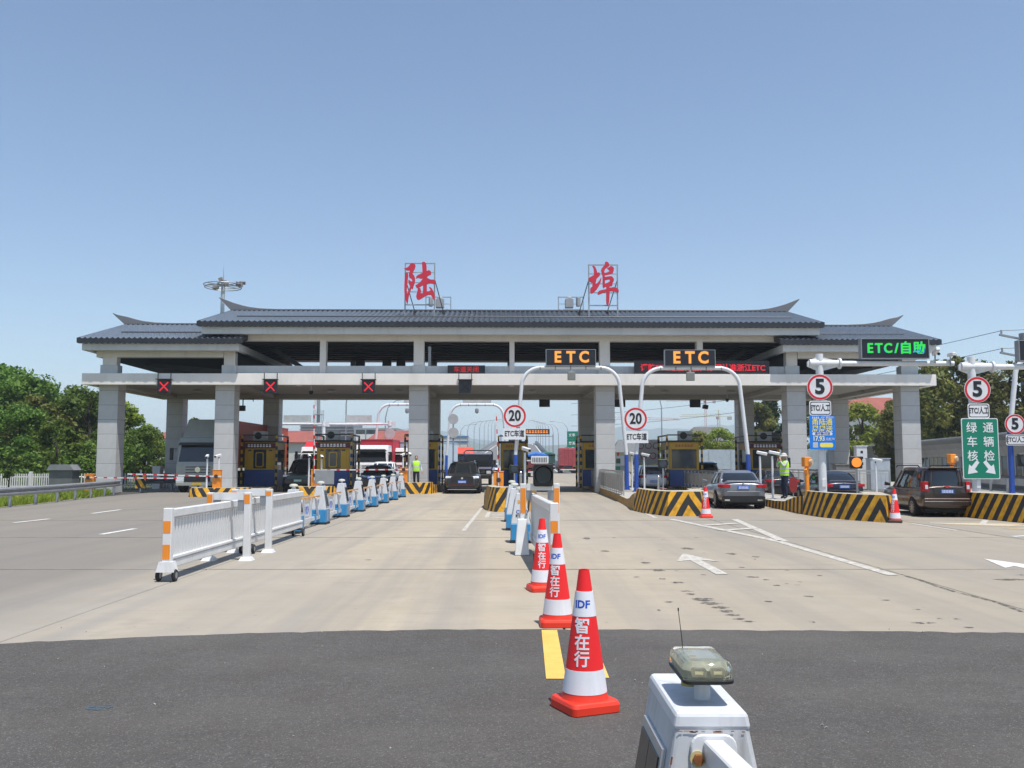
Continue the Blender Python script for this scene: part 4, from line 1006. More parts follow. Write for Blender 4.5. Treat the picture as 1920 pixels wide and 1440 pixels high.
# ---------------------------------------------------------------- arches with ETC boards
def arch(lab, x0, x1, y, z, r=.095, blue=1.75, led=None, sign=True, base=.24):
    t = thing('lane_arch', lab, 'lane arch', ((x0 + x1) / 2, y, base)); w = (x1 - x0) / 2; z -= base
    pts = []; R_ = .95; top = w - .32
    for s, rev in ((-1, False), (1, True)):
        pass
    def leg(s):
        c = []
        for k in range(9):
            a = R(90 * k / 8); c.append((s * (top - R_ + R_ * math.cos(a)), 0, z - R_ + R_ * math.sin(a)))
        return [(s * (w - .02), 0, blue)] + c
    path = leg(-1) + leg(1)[::-1]
    MB().tube(path, r, 12).build('tube', white_metal, t, smooth=True)
    for s in (-1, 1):
        MB().cyl((s * w, 0, 0), (s * (w - .02), 0, blue + .01), r + .008, n=14).build('blue_leg', blue_pole, t, smooth=True)
        MB().cyl((s * w, 0, 0), (s * w, 0, .04), r + .09, n=14).build('base_plate', grey_metal, t)
        for k in range(4):
            a = PI / 4 + k * PI / 2
            MB().hexa([(s * w + math.cos(a) * .1 - .008, math.sin(a) * .1, .04), (s * w + math.cos(a) * .1 + .008, math.sin(a) * .1, .04), (s * w + math.cos(a) * .18 + .008, math.sin(a) * .18, .04), (s * w + math.cos(a) * .18 - .008, math.sin(a) * .18, .04)], [(s * w + math.cos(a) * .1 - .008, math.sin(a) * .1, .2), (s * w + math.cos(a) * .1 + .008, math.sin(a) * .1, .2), (s * w + math.cos(a) * .104 + .008, math.sin(a) * .104, .2), (s * w + math.cos(a) * .104 - .008, math.sin(a) * .104, .2)]).build('gusset', blue_pole, t)
    for k in range(5):
        x = -top * .62 + k * top * .31
        MB().cyl((x - .03, 0, z), (x + .03, 0, z), r + .012, n=14).build('clamp', grey_metal, t)
    return t
def led_board(lab, x, y, z0, w, h, s, size, mat, sp=None, group=None):
    t = thing('led_board', lab, 'led board', (x, y, z0), 0, group)
    MB().box(-w / 2, w / 2, 0, .22, 0, h).build('panel', panel_black, t)
    f = MB(); 
    for a, b, c, d in ((-w / 2 - .03, w / 2 + .03, -.025, -.001), (-w / 2 - .03, w / 2 + .03, h + .001, h + .025)): MB().box(a, b, -.02, .24, c, d).build('frame', grey_metal, t)
    for s_ in (-1, 1): MB().box(s_ * (w / 2 + .015) - .014, s_ * (w / 2 + .015) + .014, -.02, .24, 0, h).build('frame', grey_metal, t)
    return t
A = arch('white lane arch with blue legs carrying the left ETC board', .16, 5.72, 45.85, 6.36)
B = arch('white lane arch with blue legs carrying the right ETC board', 5.82, 11.1, 43.2, 6.06)
arch('white lane arch leg at the far right edge beside the small speed sign', 19.72, 26.0, 36.4, 5.9, blue=2.6)
def etc_letters(t, h, gap):
    for ch, x in (('E', -gap), ('T', 0), ('C', gap)):
        text(ch, .78, led_amber, t, (x, -.012, h / 2), bold=.032, ext=.004, xs=.92)
        text(ch, .78, led_amber_core, t, (x, -.018, h / 2), bold=.012, ext=.004, xs=.92, name='lettering_core')
t = led_board('dark board with amber ETC letters over the left arch', 2.95, 45.7, 6.47, 2.45, .78, '', 0, None, group='ETC boards'); etc_letters(t, .78, .66)
t = led_board('dark board with amber ETC letters over the right arch', 8.40, 43.05, 6.16, 2.35, .74, '', 0, None, group='ETC boards'); etc_letters(t, .74, .63)
for nm, x, y, z in (('left', 2.98, 45.7, 5.72), ('right', 8.42, 43.05, 5.45)):
    t = thing('antenna_box', 'grey antenna box hanging from the %s ETC arch' % nm, 'antenna', (x, y, z)); MB().box(-.2, .2, 0, .1, 0, .42).build('box', M('antenna_grey', (.2, .2, .18), .5), t, bevel=.02); MB().cyl((0, .1, .42), (0, .15, .6), .05, n=10).build('bracket', white_paint, t)

# ---------------------------------------------------------------- round speed signs and plates
def disc_sign(lab, x, y, z, r, s, size, bold, group='round speed signs', xs=.82):
    t = thing('speed_sign', lab, 'speed sign', (x, y, z), 0, group)
    MB().prism(circ(r, 48), 'y', 0, .02).build('rim', M('sign_rim_white', (.7, .7, .71), .4), t)
    m = MB(); n = 56; ro, ri = r * .965, r * .80
    for k in range(n):
        a0, a1 = 2 * PI * k / n, 2 * PI * (k + 1) / n
        q = lambda a, rr, y_: (rr * math.cos(a), y_, rr * math.sin(a))
        m.hexa([q(a0, ri, -.004), q(a1, ri, -.004), q(a1, ro, -.004), q(a0, ro, -.004)], [q(a0, ri, -.001), q(a1, ri, -.001), q(a1, ro, -.001), q(a0, ro, -.001)])
    m.build('red_ring', red_sign, t)
    text(s, size, black_sign, t, (0, -.006, -.01 * r), bold=bold, ext=.002, xs=xs)
    MB().box(-.05, .05, .021, .1, -r * .5, r * .5).build('bracket', grey_metal, t)
    return t
def plate(lab, x, y, z, w, h, s, size, bold, border=False, group='white lane plates', xs=.72):
    t = thing('lane_plate', lab, 'sign', (x, y, z), 0, group)
    MB().prism(rrect(-w / 2, w / 2, -h / 2, h / 2, .07 if border else .015), 'y', 0, .02).build('plate', white_sign, t)
    if border:
        a, b = rrect(-w / 2 + .03, w / 2 - .03, -h / 2 + .03, h / 2 - .03, .06), rrect(-w / 2 + .055, w / 2 - .055, -h / 2 + .055, h / 2 - .055, .05)
        m = MB(); n = len(a)
        for k in range(n):
            j = (k + 1) % n
            m.hexa([(*[a[k][0]], -.003, a[k][1]), (a[j][0], -.003, a[j][1]), (b[j][0], -.003, b[j][1]), (b[k][0], -.003, b[k][1])], [(a[k][0], -.0005, a[k][1]), (a[j][0], -.0005, a[j][1]), (b[j][0], -.0005, b[j][1]), (b[k][0], -.0005, b[k][1])])
        m.build('border', black_sign, t)
    text(s, size, black_sign, t, (0, -.005, 0), bold=bold, ext=.002, xs=xs)
    MB().box(-.04, .04, .021, .09, -h / 2, h / 2).build('bracket', grey_metal, t)
    return t
def PU(u, v, Y):
    th = R(4.885); up = -(v - 720) / 1720; x = (u - 960) / 1720
    y = math.cos(th) - up * math.sin(th); d = up * math.cos(th) + math.sin(th); k = Y / y
    return x * k, 1.62 + d * k
x, z = .14, 4.0
disc_sign('round red-ringed speed sign reading 20 above the centre island', .14, 45.6, 3.92, .57, '20', .74, .022)
plate('white plate reading ETC lane under the left 20 sign', .12, 45.6, 3.03, 1.12, .56, 'ETC车道', .36, .008)
disc_sign('round red-ringed speed sign reading 20 beside the fourth column', 5.80, 43.0, 3.65, .545, '20', .70, .021)
plate('white plate reading ETC lane under the right 20 sign', 5.84, 43.0, 2.80, 1.08, .56, 'ETC车道', .35, .008)

# ---------------------------------------------------------------- cantilever poles on the right
def cantilever(lab, x, y, z, arm, base=.24, r=.135):
    t = thing('cantilever_pole', lab, 'sign pole', (x, y, base)); z -= base
    MB().cyl((0, 0, 0), (0, 0, z), r, r * .93, n=20).build('pole', white_metal, t, smooth=True)
    MB().box(-r - .16, r + .16, -r - .16, r + .16, 0, .05).build('base_plate', white_metal, t)
    for k in range(8):
        a = k * PI / 4
        MB().cbox((math.cos(a) * (r + .06), math.sin(a) * (r + .06), .14), (.13, .015, .18), (0, 0, a)).build('gusset', white_metal, t)
    za = z - .33
    MB().prism([(-.42, za - .1), (-.15, za - .22), (.15, za - .24), (.62, za - .12), (.62, za + .08), (.15, za + .2), (-.15, za + .2), (-.42, za + .06)], 'y', -.05, .05).build('bracket', white_metal, t)
    MB().cyl((-.35, 0, za), (.7, 0, za), .15, .12, n=16).build('socket', white_metal, t, smooth=True)
    MB().cyl((.66, 0, za), (.72, 0, za), .19, n=16).build('flange', white_metal, t)
    MB().cyl((.72, 0, za), (arm, 0, za), .095, .085, n=16).build('arm', white_metal, t, smooth=True)
    MB().prism(rrect(-.07, .07, .55, .82, .03), 'y', -r - .025, -r + .02).build('access_hatch', white_metal, t, bevel=.006)
    return t
c1 = cantilever('white sign pole with the blue advertising board and green lettered board', 10.58, 31.4, 5.34, 4.62)
c2 = cantilever('white sign pole with the large green lane board', 15.2, 30.2, 5.10, 5.4)
def grn(t, h, sz):
    s = 'ETC/自助'
    cs = [('E', -.97, .9), ('T', -.63, .9), ('C', -.27, .9), ('/', .06, 1), ('自', .42, 1), ('助', .95, 1)]
    for ch, x, xs in cs:
        text(ch, sz if ord(ch) > 255 else sz * 1.05, led_green, t, (x * sz / .5, -.01, h / 2), bold=.012, ext=.003, xs=xs)
        text(ch, sz if ord(ch) > 255 else sz * 1.05, led_cyan, t, (x * sz / .5 - .022, -.007, h / 2 - .012), bold=.004, ext=.002, xs=xs, name='lettering_fringe')
t = led_board('dark board with green lettering over the right lanes', 13.12, 31.2, 5.18, 2.28, .65, '', 0, None); grn(t, .65, .44)
t = led_board('dark board with green lettering cut off by the right edge', 17.85, 30.0, 4.96, 2.28, .65, '', 0, None); grn(t, .65, .44)
def arm_cam(lab, x, y, z, up):
    t = thing('arm_camera', lab, 'camera', (x, y, z))
    MB().cyl((0, 0, -.2), (0, 0, .12), .025, n=8).build('bracket', grey_metal, t)
    MB().cbox((0, -.08, .2), (.14, .4, .13), (R(-25) if up else 0, 0, 0)).build('body', white_paint, t, bevel=.02)
    MB().cyl((0, -.27, .1), (0, -.3, .09), .05, n=10).build('lens', black, t)
arm_cam('white camera on the cantilever arm right of the green lettered board', 14.5, 31.25, 5.2, True)
arm_cam('small camera on the cantilever arm beside the second pole', 15.05, 31.3, 5.1, False)
disc_sign('round red-ringed speed sign reading 5 above the blue advertising board', 10.51, 31.2, 4.18, .445, '5', .70, .028, xs=1.0)
plate('white bordered plate above the blue advertising board', 10.50, 31.2, 3.46, .74, .50, 'ETC/人工', .255, .006, True, xs=.66)
disc_sign('round red-ringed speed sign reading 5 above the large green lane board', 15.27, 30.0, 4.0, .43, '5', .68, .027, xs=1.0)
plate('white bordered plate above the large green lane board', 15.28, 30.0, 3.30, .71, .48, 'ETC/人工', .245, .006, True, xs=.66)
disc_sign('smaller round speed sign reading 5 on the rightmost blue pole', 19.85, 36.2, 3.12, .40, '5', .60, .025, xs=1.0)
plate('white bordered plate under the smaller speed sign at the right edge', 19.88, 36.2, 2.5, .82, .42, 'ETC/人工', .25, .006, True, xs=.8)
# blue advertising board
bx = thing('advertising_board', 'blue advertising board with yellow characters on the white pole', 'sign board', (10.53, 31.15, 2.06))
ad_blue = M('ad_blue', (.0, .20, .72), .35, var=.03); ad_yellow = M('ad_yellow', (.85, .72, .12), .4, var=.03)
MB().prism(rrect(-.43, .43, 0, 1.14, .04), 'y', 0, .02).build('board', ad_blue, bx)
marks(bx, -.22, -.005, 1.075, .25, .06, 4, white_sign); text('IDF 智在行', .09, white_sign, bx, (.18, -.004, 1.075), bold=.001, ext=.001)
text('甬陆通', .235, ad_yellow, bx, (0, -.004, .915), bold=.003, ext=.001); text('周周送', .235, ad_yellow, bx, (0, -.004, .68), bold=.003, ext=.001)
pl = MB().prism(rrect(-.34, .34, .475, .58, .05), 'y', -.004, -.0005).build('pill', white_sign, bx); text('通行满4次送', .095, M('ad_navy', (.02, .03, .2), .4), bx, (0, -.007, .528), bold=.001, ext=.001)
text('17.93', .22, M('ad_paleyellow', (.85, .8, .45), .4), bx, (-.13, -.004, .36), bold=.005, ext=.001, xs=.85); text('元红包', .105, white_sign, bx, (.26, -.004, .34), bold=.001, ext=.001)
MB().box(-.33, -.16, -.003, -.0005, .06, .24).build('white_square', M('code_grey', (.5, .52, .55), .5), bx); MB().prism(rrect(-.09, .35, .07, .22, .05), 'y', -.003, -.0005).build('pill', ad_yellow, bx)
# green lane board
gb = thing('lane_board', 'large green board with white characters and two white arrows', 'sign board', (15.28, 29.98, 1.08))
sg = M('sign_green', (.0, .19, .115), .4, var=.04)
MB().prism(rrect(-.60, .60, 0, 1.98, .06), 'y', 0, .025).build('border', white_sign, gb); MB().prism(rrect(-.575, .575, .025, 1.955, .05), 'y', -.003, -.0005).build('board', sg, gb)
for i, (a, b) in enumerate((('绿', '通'), ('车', '辆'), ('核', '检'))):
    for s, x in ((a, -.27), (b, .27)): text(s, .36, white_sign, gb, (x, -.007, 1.65 - .46 * i), bold=.0035, ext=.002)
def dia(xc, s):
    p = [(.19, .21), (.08, .24 + .03), (-.08, .02), (-.16, .11), (-.19, -.19), (.12, -.14), (.01, -.06)]
    p = [(.20, .18), (.11, .25), (-.06, .05), (-.14, .12), (-.19, -.20), (.14, -.14), (.04, -.04)]
    MB().prism([(xc + s * x, .36 + z) for x, z in p], 'y', -.0065, -.0035).build('arrow', white_sign, gb)
dia(-.26, 1); dia(.26, -1)

# ---------------------------------------------------------------- small gear on the islands
def bullet_cam(lab, x, y, h, base=.24, double=False, aim=-1, grp='camera posts', pan=0.0):
    t = thing('camera_post', lab, 'camera post', (x, y, base), pan, grp)
    MB().cyl((0, 0, 0), (0, 0, h), .045, .04, n=12).build('post', white_metal, t, smooth=True)
    MB().cyl((0, 0, 0), (0, 0, .03), .1, n=12).build('base_plate', white_metal, t)
    MB().cyl((0, 0, h), (0, 0, h + .07), .025, n=8).build('neck', dark_metal, t)
    MB().cbox((0, -.08, h + .12), (.13, .42, .12), (R(12), 0, 0)).build('camera', white_paint, t, bevel=.02)
    MB().cbox((0, -.285, h + .07), (.1, .02, .09), (R(12), 0, 0)).build('lens', black, t)
    return t
bullet_cam('white camera post beside the round signal on the centre island', .45, 32.2, 1.72, pan=R(35))
bullet_cam('white camera post just right of the blue arch legs', 6.3, 43.9, 1.62, pan=R(60))
bullet_cam('white camera post left of the white hatchback', 6.15, 47.2, 1.7, pan=R(60))
bullet_cam('left white camera post behind the grey saloon', 9.75, 36.2, 1.62, pan=R(75))
bullet_cam('right white camera post behind the grey saloon', 9.95, 35.2, 1.62, pan=R(75))
bullet_cam('white camera post between the blue saloon and the brown van', 15.2, 38.5, 1.35, pan=R(65))
bullet_cam('white camera post left of the far left orange barrier box', -14.5, 43.8, 1.55, .24, pan=R(10))
bullet_cam('white camera post right of the far left orange barrier box', -14.2, 44.6, 1.58, .24, pan=R(-20))
bullet_cam('left white camera post by the upright barrier arm', -10.05, 45.6, 1.6, pan=R(20)); bullet_cam('right white camera post by the upright barrier arm', -9.6, 46.4, 1.55, pan=R(20))
bullet_cam('left white camera post beside the walking attendant', -5.75, 48.6, 1.66, pan=R(-15)); bullet_cam('right white camera post beside the walking attendant', -5.45, 49.0, 1.7, pan=R(15))
t = thing('fill_light', 'white slotted light panel on the post behind the round signal', 'light panel', (.95, 31.6, 1.58), R(-6))
MB().prism(rrect(-.3, .3, 0, .25, .03), 'y', 0, .08).build('panel', white_paint, t, bevel=.008)
for k in range(9): MB().box(-.245 + k * .057, -.22 + k * .057, -.006, -.0005, .045, .205).build('slot', black, t)
MB().cyl((-.3, .05, .1), (-.46, .3, .1), .02, n=8).build('bracket', white_metal, t)
def lollipop(lab, x, y, h, on=None, base=.24):
    t = thing('lane_lamp', lab, 'lane lamp', (x, y, base))
    MB().cyl((0, 0, 0), (0, 0, h), .035, n=10).build('post', grey_metal, t)
    MB().box(-.2, .2, 0, .12, h, h + .4).build('housing', black, t, bevel=.02)
    MB().prism(circ(.155, 24, 0, h + .2), 'y', -.03, -.001).build('lens', on or M('dark_lens', (.03, .045, .06), .12), t)
    MB().cyl((0, 0, 0), (0, 0, .02), .1, n=12).build('base_plate', grey_metal, t)
    return t
lollipop('unlit lane lamp in front of the right middle booth', 7.75 - 1.1, 40.6, 1.12)
lollipop('lit orange lane lamp right of the advertising pole', 11.15, 29.8, 1.18, M('lamp_orange', (1, .22, .02), emit=1.3))
lollipop('unlit dark lane lamp in front of the green board', 15.95, 28.6, 1.25)
lollipop('dark lane lamp on the blue pole of the centre island', .12, 45.3, .85)
for lab, x, y, h in (('short stainless post in front of the white hatchback', 5.75, 36.2, .78), ('short stainless post on the centre island', .35, 36.5, .95)):
    t = thing('bollard', lab, 'bollard', (x, y, .24)); MB().lathe([(.1, 0), (.1, .03), (.055, .035), (.055, h - .1), (.07, h - .1), (.07, h - .05), (.03, h - .03), (.055, h + .03), (.03, h + .08), (.002, h + .09)], 16).build('post', steel, t, smooth=True)
    MB().bar((.05, -.02, h * .5), (.3, -.1, h * .45), .03).build('arm', M('pink_arm', (.5, .25, .22), .5), t)
def railing(lab, pts, h, base=.24, solid=True):
    t = thing('railing', lab, 'railing', (pts[0][0], pts[0][1], base)); o = Vector(pts[0])
    for k in range(len(pts) - 1):
        a, b = Vector(pts[k]) - o, Vector(pts[k + 1]) - o; d = b - a
        MB().bar((a.x, a.y, h), (b.x, b.y, h), .06).build('top_rail', steel, t); MB().bar((a.x, a.y, .1), (b.x, b.y, .1), .04).build('bottom_rail', steel, t); MB().bar((a.x, a.y, h - .13), (b.x, b.y, h - .13), .03).build('mid_rail', steel, t)
        n = max(1, int(d.length / .9)); sheet_m = M('railing_sheet', (.42, .40, .36), .5, .3, var=.06)
        for j in range(n + 1):
            p = a + d * j / n; MB().bar((p.x, p.y, 0), (p.x, p.y, h - .03), .05).build('post', steel, t)
            if solid and j < n:
                q0, q1 = a + d * (j + .04) / n, a + d * (j + .96) / n
                MB().bar((q0.x, q0.y, .5), (q1.x, q1.y, .5), .012, h - .32).build('infill_panel', sheet_m, t)
            elif j < n:
                for i in range(1, 7):
                    p = a + d * (j + i / 7) / n; MB().bar((p.x, p.y, .12), (p.x, p.y, h - .14), .015).build('baluster', steel, t)
    return t
railing('stainless railing with pale infill along the left kerb of the fourth column island', [(4.62, 56.5), (4.75, 48), (4.62, 38.2)], 1.0)
railing('stainless railing behind the grey saloon', [(9.75, 52), (9.85, 40)], .95)
railing('open stainless railing behind the blue saloon', [(14.45, 52), (14.5, 42), (17.0, 41.5)], 1.0, solid=False)

# barrier machines
def barrier(lab, x, y, base, arm, ang=0.0, z=.9, dirn=-1, grp='orange barrier machines'):
    t = thing('boom_barrier', lab, 'boom barrier', (x, y, base), 0, grp)
    MB().box(-.19, .19, -.15, .15, 0, 1.0).build('cabinet', orange_paint, t, bevel=.025, seg=2)
    MB().box(-.2, .2, -.16, .16, 1.0, 1.04).build('cap', orange_paint, t, bevel=.01)
    ca, sa = math.cos(ang), math.sin(ang)
    def p(s): return (dirn * s * ca, -.19, z + s * sa)
    n = 9
    a = MB().bar(p(-.25), p(arm), .04, .06).build('arm', white_paint, t)
    for k in range(int(arm / .5)):
        MB().bar(p(.3 + k * .5), p(.47 + k * .5), .044, .064).build('red_band', red_sign, a)
    MB().cyl((0, -.23, z), (0, -.15, z), .09, n=14).build('pivot', dark_metal, t)
    return t
barrier('orange boom barrier box at the far left island with a lowered arm', -14.05, 43.95, .24, 4.2, R(1.5), .72)
barrier('orange boom barrier box with its arm raised upright', -9.75, 45.7, .24, 3.5, R(88.5), .75)
barrier('orange boom barrier box next to the walking attendant', -5.62, 47.95, .3, 4.2, R(-.3), .95)
barrier('orange boom barrier box on the centre island with raised arm', -.52, 36.0, .24, 2.6, R(88), .7)
barrier('orange boom barrier box behind the guardrail at the far left', -21.3, 46.5, .0, 4.6, R(-.5), .86, 1)
def ticket(lab, x, y, h, rz):
    t = thing('ticket_machine', lab, 'ticket machine', (x, y, .24), rz)
    MB().box(-.06, .06, -.06, .06, 0, h).build('post', orange_paint, t, bevel=.01); MB().box(-.13, .13, -.1, .16, h, h + .36).build('head', orange_paint, t, bevel=.03, seg=2)
    MB().cyl((.1, -.05, h + .18), (.17, -.13, h + .18), .1, n=16).build('lamp', M('lamp_pale', (.6, .45, .3), .3), t); MB().box(-.16, .16, -.12, .12, 0, .03).build('base_plate', grey_metal, t); MB().cyl((-.04, -.02, h - .25), (-.1, -.09, h - .08), .06, n=10).build('speaker', orange_paint, t)
ticket('orange ticket machine post beside the worker in the hat', 10.75, 33.6, 1.22, R(10))
ticket('orange ticket machine head behind the roof of the brown van', 17.4, 36.4, 1.35, R(10))
t = thing('red_disc_sign', 'small red oval sign on the kerb left of the orange ticket machine', 'sign', (10.55, 34.6, .24)); MB().prism([(.16 * math.cos(a), .55 + .3 * math.sin(a)) for a in np.arange(0, 6.2, .35)], 'y', 0, .02).build('plate', M('dull_red', (.25, .02, .02), .5), t); MB().bar((0, .03, 0), (0, .03, .5), .03).build('stake', grey_metal, t)
t = thing('panel_cabinet', 'plain grey panel box on a post behind the barrier units', 'cabinet', (-8.55, 42.0, 0)); MB().box(-.02, .02, .02, .06, 0, .75).build('post', grey_metal, t); MB().box(-.43, .43, -.05, .12, .62, 1.28).build('box', M('panel_grey', (.27, .28, .28), .55), t, bevel=.015)
t = thing('kiosk_cabinet', 'small grey cabinet with a sloped roof beside the leftmost column', 'cabinet', (-23.9, 49.2, -.04)); MB().box(-.62, .62, -.4, .4, 0, 1.25).build('body', M('kiosk_grey', (.12, .125, .12), .6), t, bevel=.01); MB().prism([(-.72, 1.25), (.72, 1.25), (.52, 1.55), (-.52, 1.55)], 'y', -.52, .52).build('roof', M('kiosk_roof', (.2, .21, .215), .5), t)
# cabinets near the right columns
for lab, x, y, w, d, h, m in (('tall white ticket cabinet with black marks right of the fifth column', 18.1, 47.6, .55, .4, 2.2, white_paint), ('light grey equipment cabinet before the sixth column', 18.6, 46.5, 1.0, .6, 1.55, M('cabinet_blue_grey', (.38, .43, .48), .5)), ('dark grey low cabinet behind the blue saloon', 16.3, 45, .95, .5, 1.25, M('cab_dark', (.16, .155, .14), .6))):
    t = thing('equipment_cabinet', lab, 'cabinet', (x, y, .24)); MB().box(-w / 2, w / 2, 0, d, 0, h).build('body', m, t, bevel=.015); MB().box(-w / 2 - .03, w / 2 + .03, -.03, d + .03, h, h + .05).build('cap', m, t)
    if w < .6:
        for k in range(3): MB().box(-.06, .06, -.006, -.0005, h - .95 + k * .3, h - .82 + k * .3).build('mark', black_sign, t)
        MB().box(w / 2 + .001, w / 2 + .01, .02, d - .02, .3, h - .05).build('side_strip', M('peach', (.75, .48, .33), .5), t)
t = thing('green_display', 'small green lit display left of the advertising pole', 'display', (11.6, 39.4, 1.4)); MB().box(-.32, .32, 0, .12, 0, .42).build('panel', panel_black, t); marks(t, 0, -.008, .2, .45, .2, 4, led_green); MB().bar((0, .06, -1.16), (0, .06, 0), .06).build('post', grey_metal, t)
# ---------------------------------------------------------------- vehicles
def paint(name, col, rough=.3, metal=.35): return M(name, col, rough, metal, var=.03, scale=1.5, coat=.7)
tail_red = M('tail_red', (.42, .006, .012), .15, var=.15, scale=9)
tail_clear = M('tail_clear', (.62, .60, .62), .15, var=.1)
head_m = M('headlamp', (.62, .65, .68), .08, var=.2, scale=12)
plate_blue = M('plate_blue', (.02, .13, .55), .4, var=.04)
plate_green = M('plate_green', (.05, .38, .2), .4)
chrome = M('chrome', (.7, .7, .7), .12, .95, var=.03)
alloy = M('alloy', (.42, .43, .44), .3, .8, var=.08)
under = M('underbody', (.012, .012, .012), .9)
def sup(yf, yr, hw, z, n=28, e=4.0):
    p = []; cy = (yf + yr) / 2; a = (yr - yf) / 2
    for k in range(n):
        t = 2 * PI * k / n; c, s = math.cos(t), math.sin(t)
        p.append((hw * math.copysign(abs(c) ** (2 / e), c), cy + a * math.copysign(abs(s) ** (2 / e), s), z))
    return p
def wheel(par, x, y, r, side, w=.21):
    xo = x
    t = MB().lathex([(r * .62, xo - side * w), (r * .96, xo - side * w), (r, xo - side * w * .85), (r, xo - side * w * .15), (r * .95, xo), (r * .66, xo - side * .005), (r * .64, xo - side * .03)], 26, (0, y, r)).build('wheel', rubber, par, smooth=False)
    MB().lathex([(r * .64, xo - side * .05), (r * .1, xo - side * .05), (r * .1, xo - side * .055)], 26, (0, y, r)).build('brake_disc', under, t)
    m = MB()
    for k in range(10):
        a = 2 * PI * k / 10
        m.cbox((xo - side * .022, y + math.cos(a) * r * .36, r + math.sin(a) * r * .36), (.03, r * .5, r * .11), (a, 0, 0))
    m.lathex([(r * .14, xo - side * .04), (r * .14, xo - side * .004), (r * .02, xo - side * .002)], 12, (0, y, r))
    m.lathex([(r * .60, xo - side * .04), (r * .60, xo - side * .006), (r * .66, xo - side * .006), (r * .66, xo - side * .04)], 26, (0, y, r))
    m.build('rim', alloy, t)
    return t
def car(lab, loc, rz, p, col, cat='car', plate='rear', grp=None, plate_s='浙B·0E52K', pm=None):
    """front points to local -Y"""
    L, W, H = p['L'], p['W'], p['H']; hl = L / 2; hw = W / 2
    t = thing(p.get('name', 'car'), lab, cat, loc, rz, grp)
    rings = []
    for (fy, zb, zt, k) in p['body']:
        y = -hl + L * fy; h = zt - zb; w = hw * k
        half = [(0, zb), (w * .80, zb), (w * .955, zb + h * .10), (w * .985, zb + h * .3), (w, zb + h * .55), (w * .985, zb + h * .74), (w * .93, zb + h * .9), (w * .80, zb + h * .975), (w * .45, zt + .012), (0, zt + .02)]
        rings.append([(x, y, z) for x, z in half] + [(-x, y, z) for x, z in half[-2:0:-1]])
    body = MB().loft(rings).build('body', col, t, smooth=True, sub=1)
    g = p['cabin']   # list of (z, yfront frac, yrear frac, half width frac)
    rows = [sup(-hl + L * a, -hl + L * b, hw * w, z) for z, a, b, w in g]
    MB().loft(rows[:-1] + [rows[-1]], caps=True).build('windows', glass, t, smooth=True)
    # roof skin
    z, a, b, w = g[-1]; z2, a2, b2, w2 = g[-2]
    k = .42
    mid = (z2 + (z - z2) * k, a2 + (a - a2) * k, b2 + (b - b2) * k, w2 + (w - w2) * k)
    def ring(q, e): return sup(-hl + L * q[1] - e, -hl + L * q[2] + e, hw * q[3] + e, q[0])
    MB().loft([ring(mid, .006), ring(g[-1], .01), [(x * .97, y * .985 + .0, zz + .022) for x, y, zz in ring(g[-1], -.02)], [(x * .7, y * .8, zz + .04) for x, y, zz in ring(g[-1], -.02)]]).build('roof', col, t, smooth=True)
    # pillars
    def at(q, ang, e=.008):
        r = ring(q, e); return Vector(r[int(round(ang / 360 * 28)) % 28])
    def pillar(i, wd, dy0=0, dy1=0):
        pts = [Vector(ring(q, .004)[i]) for q in g[:-1]] + [Vector(ring(mid, .01)[i])]
        MB().tube(pts, wd, 6).build('pillar', col, t)
    for i in p.get('pil', (3, 11, 17, 25)): pillar(i, p.get('pw', .045))
    for i in p.get('bp', (28, 14)): pillar(i % 28, .035)
    # wheels and arches
    r = p['r']
    for fy in p['axles']:
        y = -hl + L * fy
        for s in (-1, 1):
            MB().lathex([(r * 1.13, s * (hw - .32)), (r * 1.13, s * (hw + .0035)), (r * .9, s * (hw + .0035))], 26, (0, y, r * 1.02)).build('wheel_arch', under, t)
            wheel(t, s * (hw + .018), y, r, s)
    MB().box(-hw * .8, hw * .8, -hl + .25, hl - .25, r * .45, p['body'][3][1] + .06).build('underbody', under, t)
    for s in (-1, 1):
        ym = -hl + L * (g[0][1] + .07)
        m = MB().loft([[(s * (hw - .02), ym - .05, g[0][0] + .02), (s * (hw - .02), ym + .05, g[0][0] + .02), (s * (hw - .02), ym + .05, g[0][0] + .1), (s * (hw - .02), ym - .05, g[0][0] + .1)], [(s * (hw + .19), ym - .06, g[0][0] + .02), (s * (hw + .19), ym + .06, g[0][0] + .02), (s * (hw + .17), ym + .06, g[0][0] + .17), (s * (hw + .17), ym - .06, g[0][0] + .17)]]).build('mirror', p.get('mir', col), t, bevel=.02)
    for s in (-1, 1):
        for fy in (.44, .64): MB().box(s * (hw - .012), s * (hw + .012), -hl + L * fy, -hl + L * fy + .17, g[0][0] - .14, g[0][0] - .11).build('door_handle', p.get('hand', col), t)
    pz = p.get('pz', .7)
    yf, yr = -hl, hl
    for y, s, nm in ((yf - .03, -1, 'front'), (yr + .03, 1, 'rear')):
        if nm == plate or plate == 'both':
            y = y + (p.get('py', 0) * s)
            MB().box(-.22, .22, y - .01, y + .01, pz - .07, pz + .07).build('number_plate', pm or plate_blue, t)
            marks(t, 0, y + (.0105 if s > 0 else -.0145), pz, .37, .085, 7, white_sign)
    return t
